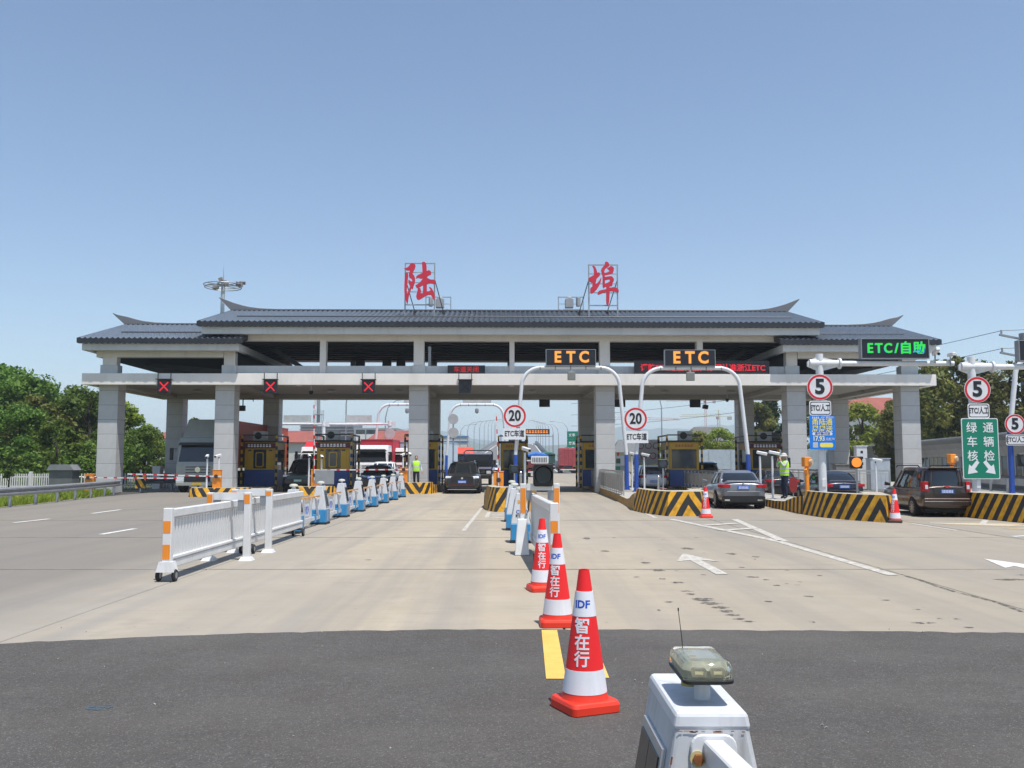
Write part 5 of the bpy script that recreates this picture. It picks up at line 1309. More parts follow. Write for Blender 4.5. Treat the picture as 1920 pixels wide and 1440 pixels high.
def front_gear(t, p, hl, hw, headz, grille):
    for s in (-1, 1):
        MB().hexa([(s * (hw - .06), -hl + .16, headz), (s * (hw - .5), -hl - .025, headz + .01), (s * (hw - .5), -hl + .06, headz + .01), (s * (hw - .06), -hl + .24, headz)], [(s * (hw - .08), -hl + .22, headz + .12), (s * (hw - .5), -hl - .005, headz + .1), (s * (hw - .5), -hl + .08, headz + .1), (s * (hw - .08), -hl + .3, headz + .12)]).build('headlight', head_m, t, bevel=.01)
    if grille:
        MB().prism(rrect(-hw * .62, hw * .62, headz - .19, headz + .1, .06), 'y', -hl - .03, -hl + .05).build('grille', black, t)
        MB().prism(circ(.06, 16, 0, headz - .0), 'y', -hl - .045, -hl - .029).build('badge', chrome, t)
        MB().prism(rrect(-hw * .75, hw * .75, .28, .42, .05), 'y', -hl - .02, -hl + .08).build('lower_intake', black, t)
        MB().box(-hw * .8, hw * .8, -hl - .028, -hl + .02, .215, .24).build('trim_strip', chrome, t)
def tail_gear(t, hl, hw, z, w, h, mat=None, y=0.0, wrap_=.3):
    for s in (-1, 1):
        pl = [(hw * .99, hl - wrap_ - .06), (hw * .985 + .012, hl - wrap_), (hw * .945 + .012, hl - .1), (hw * .88, hl - .01), (hw * .80, hl + .022), (hw - .02 - w, hl + .035), (hw - .02 - w, hl - .12), (hw * .8, hl - wrap_)]
        MB().prism([(s * a, b_ + y) for a, b_ in pl], 'z', z, z + h).build('tail_light', mat or tail_red, t, bevel=.012)
SEDAN = dict(L=4.95, W=1.87, H=1.47, r=.335, axles=(.185, .80), pz=.82, name='saloon_car',
    body=[(0, .36, .62, .66), (.015, .26, .72, .80), (.06, .22, .80, .93), (.20, .21, .91, 1.0), (.32, .21, .97, 1.0), (.55, .21, .98, 1.0), (.75, .21, 1.0, 1.0), (.88, .23, 1.03, .985), (.965, .27, 1.03, .92), (.993, .33, .98, .84), (1, .42, .90, .76)],
    cabin=[(.93, .29, .90, .90), (1.12, .345, .865, .835), (1.32, .41, .80, .735), (1.43, .475, .725, .62)], pil=(3, 11, 17, 25), bp=(27, 15))
SUV = dict(L=4.65, W=1.87, H=1.69, r=.36, axles=(.19, .80), pz=.62, name='sport_utility_vehicle',
    body=[(0, .42, .72, .72), (.015, .30, .86, .86), (.06, .25, .95, .95), (.2, .24, 1.04, 1.0), (.3, .24, 1.08, 1.0), (.55, .24, 1.1, 1.0), (.8, .24, 1.12, 1.0), (.94, .27, 1.1, .95), (.985, .33, 1.02, .88), (1, .45, .95, .8)],
    cabin=[(1.03, .255, .965, .905), (1.25, .32, .955, .855), (1.5, .40, .925, .77), (1.63, .455, .88, .67)], pil=(3, 11, 17, 25, 20, 22), bp=(27, 15))
VAN = dict(L=4.5, W=1.69, H=1.78, r=.32, axles=(.17, .77), pz=.90, name='minivan',
    body=[(0, .40, .68, .74), (.015, .28, .84, .88), (.06, .24, .93, .96), (.16, .23, 1.02, 1.0), (.3, .23, 1.06, 1.0), (.6, .23, 1.08, 1.0), (.85, .24, 1.1, 1.0), (.96, .27, 1.1, .97), (.99, .32, 1.08, .93), (1, .42, 1.0, .88)],
    cabin=[(1.01, .19, .985, .93), (1.25, .27, .98, .885), (1.55, .35, .97, .82), (1.70, .40, .95, .76)], pil=(3, 11, 17, 25, 5, 9), bp=(27, 15), pw=.05)
grey_c = paint('car_grey', (.19, .205, .235)); brown_c = paint('car_brown', (.045, .026, .021)); black_c = paint('car_black', (.012, .012, .014)); navy_c = paint('car_navy', (.012, .016, .04)); white_c = M('car_white', (.72, .72, .73), .3, 0, var=.03, coat=.6); dgrey_c = paint('car_dark_grey', (.035, .033, .034))
def sedan_rear(lab, loc, rz, col, s='浙B·8L201', y=0):
    t = car(lab, loc, rz, SEDAN, col, plate='rear', plate_s=s)
    hl, hw = 4.95 / 2, 1.87 / 2
    tail_gear(t, hl, hw, .815, .42, .12, wrap_=.30)
    MB().prism(rrect(-.62, .62, .655, .68, .01), 'y', hl - .03, hl + .035).build('chrome_strip', chrome, t)
    MB().prism(rrect(-.8, .8, .26, .50, .06), 'y', hl - .12, hl + .005).build('diffuser', black, t)
    for s_ in (-1, 1): MB().prism(rrect(s_ * .62 - .1, s_ * .62 + .1, .31, .37, .025), 'y', hl - .02, hl + .02).build('exhaust', chrome, t)
    MB().prism([(-.7, 1.035), (.7, 1.035), (.6, 1.075), (-.6, 1.075)], 'y', hl - .16, hl - .02).build('boot_lip', col, t, bevel=.012)
    MB().prism(circ(.04, 14, 0, .975), 'y', hl - .02, hl + .012).build('badge', chrome, t)
    front_gear(t, SEDAN, hl, hw, .62, False)
    return t
sedan_rear('grey metallic saloon car seen from behind in the nearest right lane', (8.22, 34.4, 0), PI - R(4), grey_c, '浙B·5211F').scale = (.91, .91, .91)
sedan_rear('dark saloon car with a full-width red tail bar behind the worker', (12.25, 43.6, 0), PI, dgrey_c, '浙B·3KJ0').scale = (.9, .9, .9)
sedan_rear('dark blue saloon car behind the striped nose of the advertising pole', (12.6, 36.8, 0), PI - R(3), navy_c, '浙B·9A72').scale = (.87, .87, .87)
v = car('brown minivan seen from behind right of the advertising pole', (13.0, 29.2, 0), PI - R(4), VAN, brown_c, 'van', plate='rear', plate_s='浙B·6D11P'); v.scale = (.85, .85, .85)
hl, hw = VAN['L'] / 2, VAN['W'] / 2
for s in (-1, 1):
    pl = [(hw * .985 + .006, hl - .2), (hw * .965 + .008, hl - .06), (hw * .9, hl + .0), (hw - .21, hl + .022), (hw - .21, hl - .1), (hw * .88, hl - .2)]
    b = MB().prism([(s * a, q) for a, q in pl], 'z', .88, 1.24).build('tail_light', tail_red, v, bevel=.015)
    MB().box(s * (hw - .19), s * (hw - .1), hl + .0, hl + .03, .98, 1.12).build('reverse_lamp', tail_clear, b)
MB().prism([(-.5, 1.02), (.5, 1.02), (.42, .78), (-.42, .78)], 'y', hl - .02, hl + .018).build('plate_recess', dgrey_c, v)
MB().prism([(-.12, 1.1), (-.03, 1.1), (0, 1.065), (.03, 1.1), (.12, 1.1), (.02, 1.02), (-.02, 1.02)], 'y', hl - .02, hl + .02).build('badge', M('badge_red', (.5, .05, .04), .3), v)
MB().prism(rrect(-.78, .78, .54, .565, .01), 'y', hl - .03, hl + .03).build('bumper_strip', chrome, v); MB().prism(rrect(-.82, .82, .40, .66, .08), 'y', hl - .1, hl + .022).build('bumper', brown_c, v, bevel=.02)
for s in (-1, 1): MB().tube([(s * .62, -.9, 1.735), (s * .62, -.8, 1.79), (s * .62, 1.3, 1.80), (s * .62, 1.45, 1.735)], .022, 6).build('roof_rail', black, v)
MB().prism([(-.58, 1.69), (.58, 1.69), (.5, 1.745), (-.5, 1.745)], 'y', hl - .35, hl - .12).build('roof_spoiler', brown_c, v, bevel=.015)
front_gear(v, VAN, hl, hw, .75, False)
s_ = car('dark grey sport utility vehicle driving towards the camera in the middle lane', (-2.62, 50.0, 0), R(1), SUV, dgrey_c, plate='front', plate_s='浙B·29L51')
front_gear(s_, SUV, SUV['L'] / 2, SUV['W'] / 2, .80, True)
for s in (-1, 1): MB().tube([(s * .60, -.3, 1.66), (s * .60, -.2, 1.72), (s * .60, 1.5, 1.72), (s * .60, 1.65, 1.66)], .02, 6).build('roof_rail', alu, s_)
MB().box(-.62, .62, -SUV['L'] / 2 - .022, -SUV['L'] / 2 + .05, .44, .455).build('red_strip', M('trim_red', (.4, .02, .02), .4), s_)
w_ = car('white hatchback seen from behind waiting at the fourth column', (8.05, 54.4, 0), PI, SUV, white_c, plate='rear', plate_s='浙B·77D3', cat='car'); w_.scale = (.88, .88, .88); tail_gear(w_, SUV['L'] / 2, SUV['W'] / 2, .85, .42, .17)
w2 = car('pale car with a dark rear spoiler farther up the lane beyond the grey saloon', (10.6 + 2.1, 62.0, 0), PI, SUV, M('car_silver', (.4, .45, .48), .3, .4), plate='rear', plate_s='浙B·10K3'); tail_gear(w2, SUV['L'] / 2, SUV['W'] / 2, .85, .42, .17)
MB().box(-.6, .6, 2.02, 2.3, 1.5, 1.58).build('roof_spoiler', black, w2)
m_ = car('black boxy people carrier facing the camera behind the upright barrier', (-11.9, 53.2, 0), R(2), dict(SUV, H=1.85, cabin=[(1.08, .20, .97, .92), (1.3, .27, .965, .88), (1.62, .36, .94, .80), (1.78, .41, .92, .74)], name='people_carrier'), black_c, plate='front', pm=plate_green, plate_s='浙B·D7731'); front_gear(m_, SUV, SUV['L'] / 2, SUV['W'] / 2, .82, False)
MB().prism(rrect(-.6, .6, .72, .9, .05), 'y', -SUV['L'] / 2 - .03, -SUV['L'] / 2 + .05).build('grille', M('grille_teal', (.03, .06, .07), .3), m_)
n_ = car('dark blue saloon facing the camera behind the lowered barrier arm', (-7.6, 52.3, 0), 0, SEDAN, navy_c, plate='front', plate_s='浙B·1X09'); front_gear(n_, SEDAN, SEDAN['L'] / 2, SEDAN['W'] / 2, .62, True)
n2 = car('white car facing the camera beyond the dark blue saloon', (-8.8, 63, 0), 0, SUV, white_c, plate='front', plate_s='浙B·2C66'); front_gear(n2, SUV, SUV['L'] / 2, SUV['W'] / 2, .8, True)
n3 = car('white saloon far up the road just left of the centre booth', (-2.35, 118, 0), 0, SEDAN, white_c, plate='front', plate_s='浙B·8S01'); front_gear(n3, SEDAN, SEDAN['L'] / 2, SEDAN['W'] / 2, .62, True)
n4 = car('small white pickup cab on the road right of the round signal', (4.0, 130, 0), PI, SUV, white_c, plate='rear', plate_s='浙B·66P2', cat='car'); tail_gear(n4, SUV['L'] / 2, SUV['W'] / 2, .85, .42, .17)

# ---------------------------------------------------------------- trucks
def truck_front(lab, loc, rz, col, W=2.45, H=3.0, defl=None, defl_h=.9, box=None, boxc=None, boxz=(1.3, 3.95), boxL=12.2, logo=None, plate_m=None, name='truck', sunvisor=True, cargo_front_dark=False, skirt=None):
    t = thing(name, lab, 'truck', loc, rz); hw = W / 2
    side = [(0, .45), (-.06, .6), (-.06, 1.45), (0, 1.6), (.22, H - .35), (.4, H), (2.1, H), (2.1, .75), (.2, .45)]
    MB().prism(side, 'x', -hw, hw).build('cab', col, t, bevel=.06, seg=2)
    MB().hexa([(-hw + .12, -.012, 1.66), (hw - .12, -.012, 1.66), (hw - .12, .1, 1.66), (-hw + .12, .1, 1.66)], [(-hw + .2, .195, H - .45), (hw - .2, .195, H - .45), (hw - .2, .3, H - .45), (-hw + .2, .3, H - .45)]).build('windscreen', glass, t)
    for s in (-1, 1):
        MB().hexa([(s * (hw + .004), .35, 1.65), (s * (hw + .004), 1.3, 1.65), (s * (hw - .01), 1.3, 1.65), (s * (hw - .01), .35, 1.65)], [(s * (hw + .004), .5, 2.4), (s * (hw + .004), 1.3, 2.4), (s * (hw - .01), 1.3, 2.4), (s * (hw - .01), .5, 2.4)]).build('side_window', glass, t)
        MB().prism(rrect(s * (hw - .28) - .24, s * (hw - .28) + .24, .58, .86, .06), 'y', -.10, -.05).build('headlight', head_m, t)
        MB().bar((s * hw, .1, 2.35), (s * (hw + .25), -.05, 2.35), .04).build('mirror_arm', black, t); MB().box(s * (hw + .25) - .09, s * (hw + .25) + .09, -.1, .02, 1.75, 2.4).build('mirror', black, t, bevel=.02)
        for y in (.75, 5.3, 10.5, 11.8):
            if y < 4 + boxL: wheel(t, s * (hw - .03), y, .5, s, .3)
    for z in (1.05, 1.2, 1.35): MB().box(-hw * .55, hw * .55, -.075, -.058, z, z + .045).build('grille_bar', dark_metal, t)
    MB().box(-hw + .03, hw - .03, -.13, .3, .36, .56).build('bumper', col, t, bevel=.03); MB().box(-hw + .5, hw - .5, -.14, -.05, .60, .86).build('lower_grille', black, t)
    MB().prism(circ(.15, 18, 0, 1.23), 'y', -.1, -.0755).build('badge', chrome, t)
    MB().box(-.25, .25, -.145, -.131, .40, .54).build('number_plate', plate_m or M('plate_yellow', (.55, .38, .05), .5), t)
    if sunvisor: MB().prism([(-hw + .1, H - .45), (hw - .1, H - .45), (hw - .2, H - .3), (-hw + .2, H - .3)], 'y', -.08, .12).build('sun_visor', black, t, bevel=.01)
    if defl: MB().hexa([(-hw + .15, .45, H), (hw - .15, .45, H), (hw - .15, 2.0, H), (-hw + .15, 2.0, H)], [(-hw + .22, 1.1, H + defl_h), (hw - .22, 1.1, H + defl_h), (hw - .22, 2.0, H + defl_h), (-hw + .22, 2.0, H + defl_h)]).build('roof_deflector', defl, t, bevel=.05, seg=2)
    MB().box(-.45, .45, 1.8, 2.9 + boxL, .75, 1.1).build('chassis', dark_metal, t)
    if box:
        b = MB().box(-hw, hw, 2.7, 2.7 + boxL, *boxz).build('container', box, t)
        n = int(boxL / .28); m = None
        for s in (-1, 1):
            for k in range(n):
                y = 2.75 + k * (boxL - .1) / n
                if m is None: m = MB().box(-.012, .014, 0, .15, boxz[0] + .12, boxz[1] - .12).build('rib', box, b); o = m
                else: o = m.copy(); C.objects.link(o); o.parent = b
                o.location = (s * hw, y, 0)
        MB().box(-hw - .03, hw + .03, 2.66, 2.72 + boxL, boxz[1], boxz[1] + .05).build('roof_panel', box, b)
        if boxc:
            for s, yy, zz, sz in boxc:
                for q in range(5): MB().box(hw + .016, hw + .022, yy - sz * 1.6 + q * sz * .66, yy - sz * 1.6 + q * sz * .66 + sz * .5, zz - sz * .4, zz + sz * .4).build('marking', white_sign, b)
        if skirt: MB().box(hw - .06, hw + .0, 5, 2.6 + boxL, .42, boxz[0] - .02).build('side_skirt', skirt, t)
    if logo: marks(t, 0, -.066, 1.5, .95, .16, 6, M('logo_red', (.55, .03, .03), .4))
    return t
cont_red = M('container_orange_red', (.50, .075, .03), .55, var=.1, grime=.25); cab_pale = M('cab_pale', (.30, .315, .285), .4, var=.05, coat=.4, grime=.15)
truck_front('pale truck cab with an orange-red shipping container behind the second column', (-17.0, 49.9, 0), 0, cab_pale, 2.4, 3.0, cab_pale, 1.0, cont_red, [('中远海运', 12.6, 3.35, .55), ('COSCO', 12.6, 2.85, .4)], logo=None, skirt=M('skirt_beige', (.5, .47, .40), .6, grime=.2), name='container_truck')
truck_front('white truck cab with a red roof deflector at the left booth', (-13.75, 65, 0), 0, white_c, 2.45, 2.72, M('deflector_red', (.6, .02, .03), .4), .42, M('box_white', (.66, .66, .65), .5), None, boxL=7.5, boxz=(1.2, 3.2), logo='解放JH6', name='truck')
truck_front('truck with a red box body behind the left booth', (-10.4, 68, 0), 0, white_c, 2.45, 2.9, None, 0, M('box_red', (.55, .03, .05), .5, var=.06), None, boxL=7, boxz=(1.0, 3.35), name='box_truck')
truck_front('white truck with a pale blue box body left of the third column', (-8.6, 72, 0), R(-14), white_c, 2.4, 2.75, None, 0, M('box_pale_blue', (.50, .60, .70), .45, var=.06), None, boxL=8, boxz=(1.0, 3.3), name='box_truck')
truck_front('red truck coming down the road behind the dark pickup', (-5.6, 106, 0), 0, M('truck_red', (.62, .06, .03), .4), 2.45, 2.9, M('truck_red', (.62, .06, .03), .4), .5, None, logo=None, name='truck')
def lorry_rear(lab, loc, rz, L, W, z0, z1, col, kind, cabc):
    t = thing('lorry', lab, 'truck', loc, rz); hw = W / 2   # rear at local +Y
    b = MB().box(-hw, hw, -L, 0, z0, z1).build('cargo_body', col, t, bevel=.03)
    if kind == 'slat':
        for k in range(9): MB().box(-hw + .05, hw - .05, .002, .05, z0 + .06 + k * (z1 - z0 - .1) / 9, z0 + .2 + k * (z1 - z0 - .1) / 9).build('tailgate_rail', col, t)
        for x in (-.6, 0, .6): MB().box(x - .04, x + .04, .051, .08, z0, z1).build('tailgate_post', M('post_red_dark', (.3, .04, .05), .5), t)
    else:
        m = MB(); n = 9; rings = []
        for k in range(n):
            y = -L + L * k / (n - 1); hb = z1 + .28 + .13 * math.sin(k * 2.3); rings.append([(-hw - .05, y, z1 - .35), (-hw - .05, y, z1 + .08), (-hw * .55, y, hb), (hw * .2, y, hb + .1), (hw * .75, y, hb - .04), (hw + .05, y, z1 + .05), (hw + .05, y, z1 - .35)])
        m.loft(rings).build('tarpaulin', kind, t, smooth=True)
    MB().box(-.5, .5, -L - 2, -.1, .8, z0 - .01).build('chassis', dark_metal, t)
    MB().box(-hw + .05, hw - .05, -L - 2.0, -L - .25, .6, 2.6).build('cab', cabc, t, bevel=.06)
    MB().box(-hw + .05, hw - .05, -.12, .06, .48, .64).build('bumper', white_paint, t)
    for s in (-1, 1):
        MB().box(s * (hw - .25) - .14, s * (hw - .25) + .14, .05, .09, .7, .82).build('tail_light', tail_red, t)
        for y in (-1.0, -2.2, -L - .9): wheel(t, s * (hw - .02), y, .48, s, .4)
    return t
lorry_rear('red slat-sided lorry seen from behind on the road beyond the toll', (8.35, 136, 0), PI, 6.5, 2.5, 1.15, 3.75, M('lorry_red', (.45, .07, .075), .55, var=.2, scale=2), 'slat', M('lorry_cab_red', (.4, .05, .05), .4))
lorry_rear('dark green tarped lorry beside the red lorry on the ramp', (8.6 - 2.2, 163, .35), PI, 6, 2.45, 1.1, 2.7, M('lorry_green', (.02, .08, .06), .6), M('tarp_green', (.04, .14, .11), .55, var=.3), M('cab_dark_green', (.02, .07, .06), .4))
lorry_rear('lorry with a bright blue tarpaulin right of the centre booth', (2.85, 102, 0), PI, 5.5, 2.35, 1.0, 2.3, M('lorry_dark_red', (.16, .03, .03), .6), M('tarp_blue', (.03, .16, .52), .5, var=.35, scale=2), M('cab_grey', (.1, .1, .11), .4))
# dark pickup truck with roll bar
t = thing('pickup_truck', 'black pickup truck with a roof frame right behind the grey vehicle', 'truck', (-2.45, 66, 0), R(1))
MB().prism([(-.1, .5), (-.1, 1.15), (0, 1.3), (.3, 2.25), (1.7, 2.3), (1.75, .5)], 'x', -1.02, 1.02).build('cab', navy_c, t, bevel=.06, seg=2)
MB().hexa([(-.85, -.012, 1.36), (.85, -.012, 1.36), (.85, .08, 1.36), (-.85, .08, 1.36)], [(-.76, .235, 2.12), (.76, .235, 2.12), (.76, .3, 2.12), (-.76, .3, 2.12)]).build('windscreen', glass, t)
MB().box(-1.0, 1.0, -.14, 0, .45, .75).build('bumper', black, t, bevel=.03); MB().box(-.7, .7, -.12, -.09, .85, 1.1).build('grille', black, t)
MB().box(-1.05, 1.05, 1.8, 4.6, .75, 1.25).build('cargo_bed', navy_c, t); MB().tube([(-1.05, 1.9, 1.2), (-1.05, 1.9, 2.35), (-.9, 1.9, 2.5), (.9, 1.9, 2.5), (1.05, 1.9, 2.35), (1.05, 1.9, 1.2)], .04, 8).build('roof_frame', black, t)
for s in (-1, 1):
    MB().prism(rrect(s * .78 - .16, s * .78 + .16, .82, 1.02, .04), 'y', -.125, -.09).build('headlight', head_m, t); MB().box(s * 1.2 - .1, s * 1.2 + .1, .1, .2, 1.4, 1.8).build('mirror', black, t)
    for y in (.75, 3.6): wheel(t, s * 1.0, y, .38, s, .25)
# orange tanker-like truck far left of centre
t = thing('orange_truck', 'orange road maintenance truck parked beyond the left arch', 'truck', (-5.9 - 1.6, 90, 0))
MB().box(-1.15, 1.15, 0, 2.0, .7, 2.9).build('cab', orange_paint, t, bevel=.08, seg=2); MB().box(-.95, .95, -.012, -.001, 1.6, 2.5).build('windscreen', M('red_dark_glass', (.12, .02, .015), .1), t); MB().box(-1.2, 1.2, 2.1, 6.5, .9, 2.6).build('body', M('body_red', (.4, .05, .03), .5), t, bevel=.05)
for s in (-1, 1):
    for y in (1, 5): wheel(t, s * 1.1, y, .48, s, .3)
# ---------------------------------------------------------------- trees and plants
def leaf_mat(name, c0, c1, c2):
    m = bpy.data.materials.new(name); m.use_nodes = True; n, l = nodes(m); b = n['Principled BSDF']; b.inputs['Roughness'].default_value = .55; b.inputs['Specular IOR Level'].default_value = .25
    tc = n.new('ShaderNodeTexCoord'); no = n.new('ShaderNodeTexNoise'); no.inputs['Scale'].default_value = .9; no.inputs['Detail'].default_value = 8; no.inputs['Roughness'].default_value = .75
    l.new(tc.outputs['Object'], no.inputs['Vector'])
    cr = n.new('ShaderNodeValToRGB'); e = cr.color_ramp.elements; e[0].position = .32; e[0].color = (*c0, 1); e[1].position = .7; e[1].color = (*c2, 1); k = e.new(.5); k.color = (*c1, 1)
    l.new(no.outputs['Fac'], cr.inputs[0])
    oi = n.new('ShaderNodeObjectInfo'); hs = n.new('ShaderNodeHueSaturation'); mr = n.new('ShaderNodeMapRange'); mr.inputs[3].default_value = .75; mr.inputs[4].default_value = 1.25
    l.new(oi.outputs['Random'], mr.inputs[0]); l.new(mr.outputs[0], hs.inputs['Value']); l.new(cr.outputs[0], hs.inputs['Color'])
    mr2 = n.new('ShaderNodeMapRange'); mr2.inputs[3].default_value = .485; mr2.inputs[4].default_value = .515; l.new(oi.outputs['Random'], mr2.inputs[0]); l.new(mr2.outputs[0], hs.inputs['Hue'])
    l.new(hs.outputs[0], b.inputs['Base Color'])
    tr = n.new('ShaderNodeBsdfTranslucent'); l.new(hs.outputs[0], tr.inputs[0]); mx = n.new('ShaderNodeMixShader'); mx.inputs[0].default_value = .35
    l.new(b.outputs[0], mx.inputs[1]); l.new(tr.outputs[0], mx.inputs[2]); l.new(mx.outputs[0], n['Material Output'].inputs[0]); return m
leaf_dark = leaf_mat('leaf_dark', (.045, .09, .014), (.10, .175, .024), (.20, .28, .045))
leaf_lime = leaf_mat('leaf_lime', (.11, .165, .018), (.22, .29, .03), (.38, .40, .06))
leaf_olive = leaf_mat('leaf_olive', (.06, .08, .018), (.13, .145, .03), (.27, .22, .055))
leaf_fir = leaf_mat('leaf_fir', (.014, .03, .012), (.026, .05, .018), (.06, .085, .03))
bark = M('bark', (.06, .045, .035), .9, var=.3, scale=8, bump=.5)
def leaves(name, centres, radii, per, size, seed, mat, parent, elong=1.6, drop=0.0):
    rg = np.random.default_rng(seed); V = []
    for c, r in zip(centres, radii):
        n = int(per * (r[0] * r[1]) if isinstance(r, tuple) else per)
        rr = np.array(r if isinstance(r, tuple) else (r, r, r)) if not isinstance(r, tuple) or len(r) == 3 else np.array((r[0], r[0], r[1]))
        d = rg.normal(size=(n, 3)); d /= np.linalg.norm(d, axis=1)[:, None]
        q = d * (rg.random((n, 1)) ** .45) * rr + np.array(c)
        a = rg.normal(size=(n, 3)); a[:, 2] = a[:, 2] * .6 - drop; a /= np.linalg.norm(a, axis=1)[:, None]
        nn = d + rg.normal(size=(n, 3)) * .7 + np.array((0, 0, .5)); b = np.cross(nn, a); b /= np.linalg.norm(b, axis=1)[:, None] + 1e-6
        s = size * (0.6 + .8 * rg.random((n, 1)))
        V.append(np.stack([q - a * s * elong / 2, q + b * s / 2, q + a * s * elong / 2, q - b * s / 2], 1))
    V = np.concatenate(V).reshape(-1, 3); nf = len(V) // 4
    me = bpy.data.meshes.new(name); me.vertices.add(len(V)); me.vertices.foreach_set('co', V.ravel().astype(np.float32)); me.loops.add(len(V)); me.loops.foreach_set('vertex_index', np.arange(len(V), dtype=np.int32))
    me.polygons.add(nf); me.polygons.foreach_set('loop_start', np.arange(0, len(V), 4, dtype=np.int32)); me.polygons.foreach_set('loop_total', np.full(nf, 4, dtype=np.int32)); me.update(); me.validate()
    o = bpy.data.objects.new(name, me); C.objects.link(o); me.materials.append(mat); o.parent = parent; return o
def tree(lab, loc, h, rx, mat, seed, n=64, per=210, size=.19, base=.14, grp=None, kind='round', cat='tree'):
    rd = random.Random(seed); t = thing('tree', lab, cat, loc, 0, grp)
    z0 = h * base; cz = (h + z0) / 2; rz = (h - z0) / 2
    tr = MB().tube([(0, 0, -.1), (rd.uniform(-.1, .1), .05, h * .25), (rd.uniform(-.25, .25), 0, h * .55), (0, 0, h * .85)], [h * .026, h * .02, h * .013, h * .004], 8)
    cs, rs = [], []
    for k in range(n):
        u = rd.uniform(-1, 1); a = rd.uniform(0, 2 * PI); s = math.sqrt(1 - u * u); f = rd.uniform(.35, 1.0)
        w = 1.0
        if kind == 'fir': w = max(.12, (1 - (u + 1) / 2) ** .8 * 1.35)
        if kind == 'bamboo': w = .85 + .3 * (u > 0)
        c = (rx * f * s * math.cos(a) * w if kind != 'fir' else rx * f * math.cos(a) * w * .8, rx * f * s * math.sin(a) * w if kind != 'fir' else rx * f * math.sin(a) * w * .8, cz + rz * u * .92)
        cs.append(c); q = rx * rd.uniform(.2, .36); rs.append((q, q * (.7 if kind != 'bamboo' else 1.0)))
        if k % 4 == 0: tr.tube([(0, 0, min(h * .8, max(h * .2, c[2] - rx * .5))), (c[0] * .5, c[1] * .5, c[2] - rx * .15), c], [h * .01, h * .006, h * .002], 5)
    tr.build('trunk', bark, t, smooth=True)
    leaves('crown', cs, rs, per * 1.0 / (rx * .28) ** 2 * .9, size, seed, mat, t, drop=.9 if kind == 'bamboo' else 0.0, elong=2.6 if kind == 'bamboo' else 1.6)
    return t
TA = [tree('leafy green tree in the dense wood behind the white picket fence', (-37, 70, -.1), 8.3, 3.3, leaf_dark, 1, grp='trees of the left wood'),
      tree('leafy green tree in the dense wood behind the white picket fence', (-31.5, 68, -.1), 7.3, 3.0, leaf_dark, 2, grp='trees of the left wood', n=40),
      tree('leafy green tree in the dense wood behind the white picket fence', (-34, 66, -.1), 6.4, 2.7, leaf_olive, 3, grp='trees of the left wood', n=40, base=.12)]
L0 = 'leafy green tree in the dense wood behind the white picket fence'
for k, (x, y, s, i) in enumerate([(-40.5, 66, 1.1, 0), (-43, 74, 1.22, 1), (-38.5, 78, 1.18, 2), (-46, 82, 1.35, 0), (-35.8, 76, 1.0, 0), (-32.8, 74, .98, 1), (-41, 84, 1.28, 1), (-36.5, 62, .75, 1), (-40, 61, .9, 2), (-33, 61.5, .72, 0), (-30.2, 63, .66, 2), (-28.0, 64, .62, 1), (-48, 75, 1.3, 2), (-50, 86, 1.45, 0), (-45, 68, 1.15, 1), (-26.6, 66.5, .55, 0)]):
    dup(TA[i], (x, y, -.1), k * 1.3, L0, scale=s * .93)
t = tree('yellow-green tree in full sun right of the leftmost column', (-30.4, 72, -.1), 6.2, 2.1, leaf_lime, 7, n=40, size=.17, base=.06)
dup(t, (-33.0, 76, -.1), 2, 'tall yellow-green tree half hidden behind the leftmost column', scale=1.12)
dup(t, (-28.7, 72.5, -.1), 4, 'low yellow-green tree beside the red roof on the left', scale=.76)
dup(t, (-26.8, 69, -.1), 1, 'small bushy tree behind the picket fence right of the leftmost column', scale=.55)
tree('bushy tree showing between the left truck and the rear column', (-31.2, 90, -.1), 5.9, 1.7, leaf_olive, 9, n=30)
tree('slender dark tree leaning in front of the white picket fence', (-26.3, 53.2, -.05), 4.2, 1.4, leaf_dark, 10, n=24, per=110, size=.15, base=.32)
tree('small sapling with thin leaves at the left edge before the fence', (-29.2, 53.5, -.05), 2.3, .7, leaf_dark, 12, n=12, per=60, size=.12, base=.3)
# right side
tree('dark evergreen tree behind the fifth column', (29.3, 104, -.1), 10.2, 2.6, leaf_fir, 20, n=80, kind='fir', size=.2, base=.05)
t = tree('dark evergreen tree just left of the fifth column', (26.9, 101, -.1), 8.3, 2.3, leaf_olive, 21, n=50, size=.2, base=.05)
dup(t, (33.0, 104, -.1), 2, 'dark evergreen tree just right of the fifth column', scale=1.1)
t = tree('sunlit yellow-green tree between the fifth and sixth columns', (34.4, 90, -.1), 7.4, 3.4, leaf_lime, 22, n=60, size=.2, base=.05)
dup(t, (37.2, 86, -.1), 2, 'lower sunlit yellow-green tree left of the sixth column', scale=.72)
dup(t, (39.0, 83, -.1), 4, 'small sunlit shrub tree touching the sixth column', scale=.5)
dup(t, (22.3, 110, -.1), 1, 'sunlit tree below the tower crane', scale=.72)
dup(t, (25.0, 112, -.1), 3, 'sunlit tree just left of the rear column near the crane', scale=.78)
dup(t, (19.2, 116, -.1), 5, 'small sunlit tree above the white hatchback', scale=.52)
dup(t, (17.0, 118, -.1), 2, 'small sunlit tree right of the small round speed sign by the fourth column', scale=.42)
dup(t, (10.2, 160, -.1), 2, 'small green tree beyond the red lorry', scale=.6)
tb = tree('tall olive bamboo clump behind the grey office wall', (31.2, 68, -.1), 9.2, 2.5, leaf_olive, 30, n=60, kind='bamboo', size=.16, base=.04)
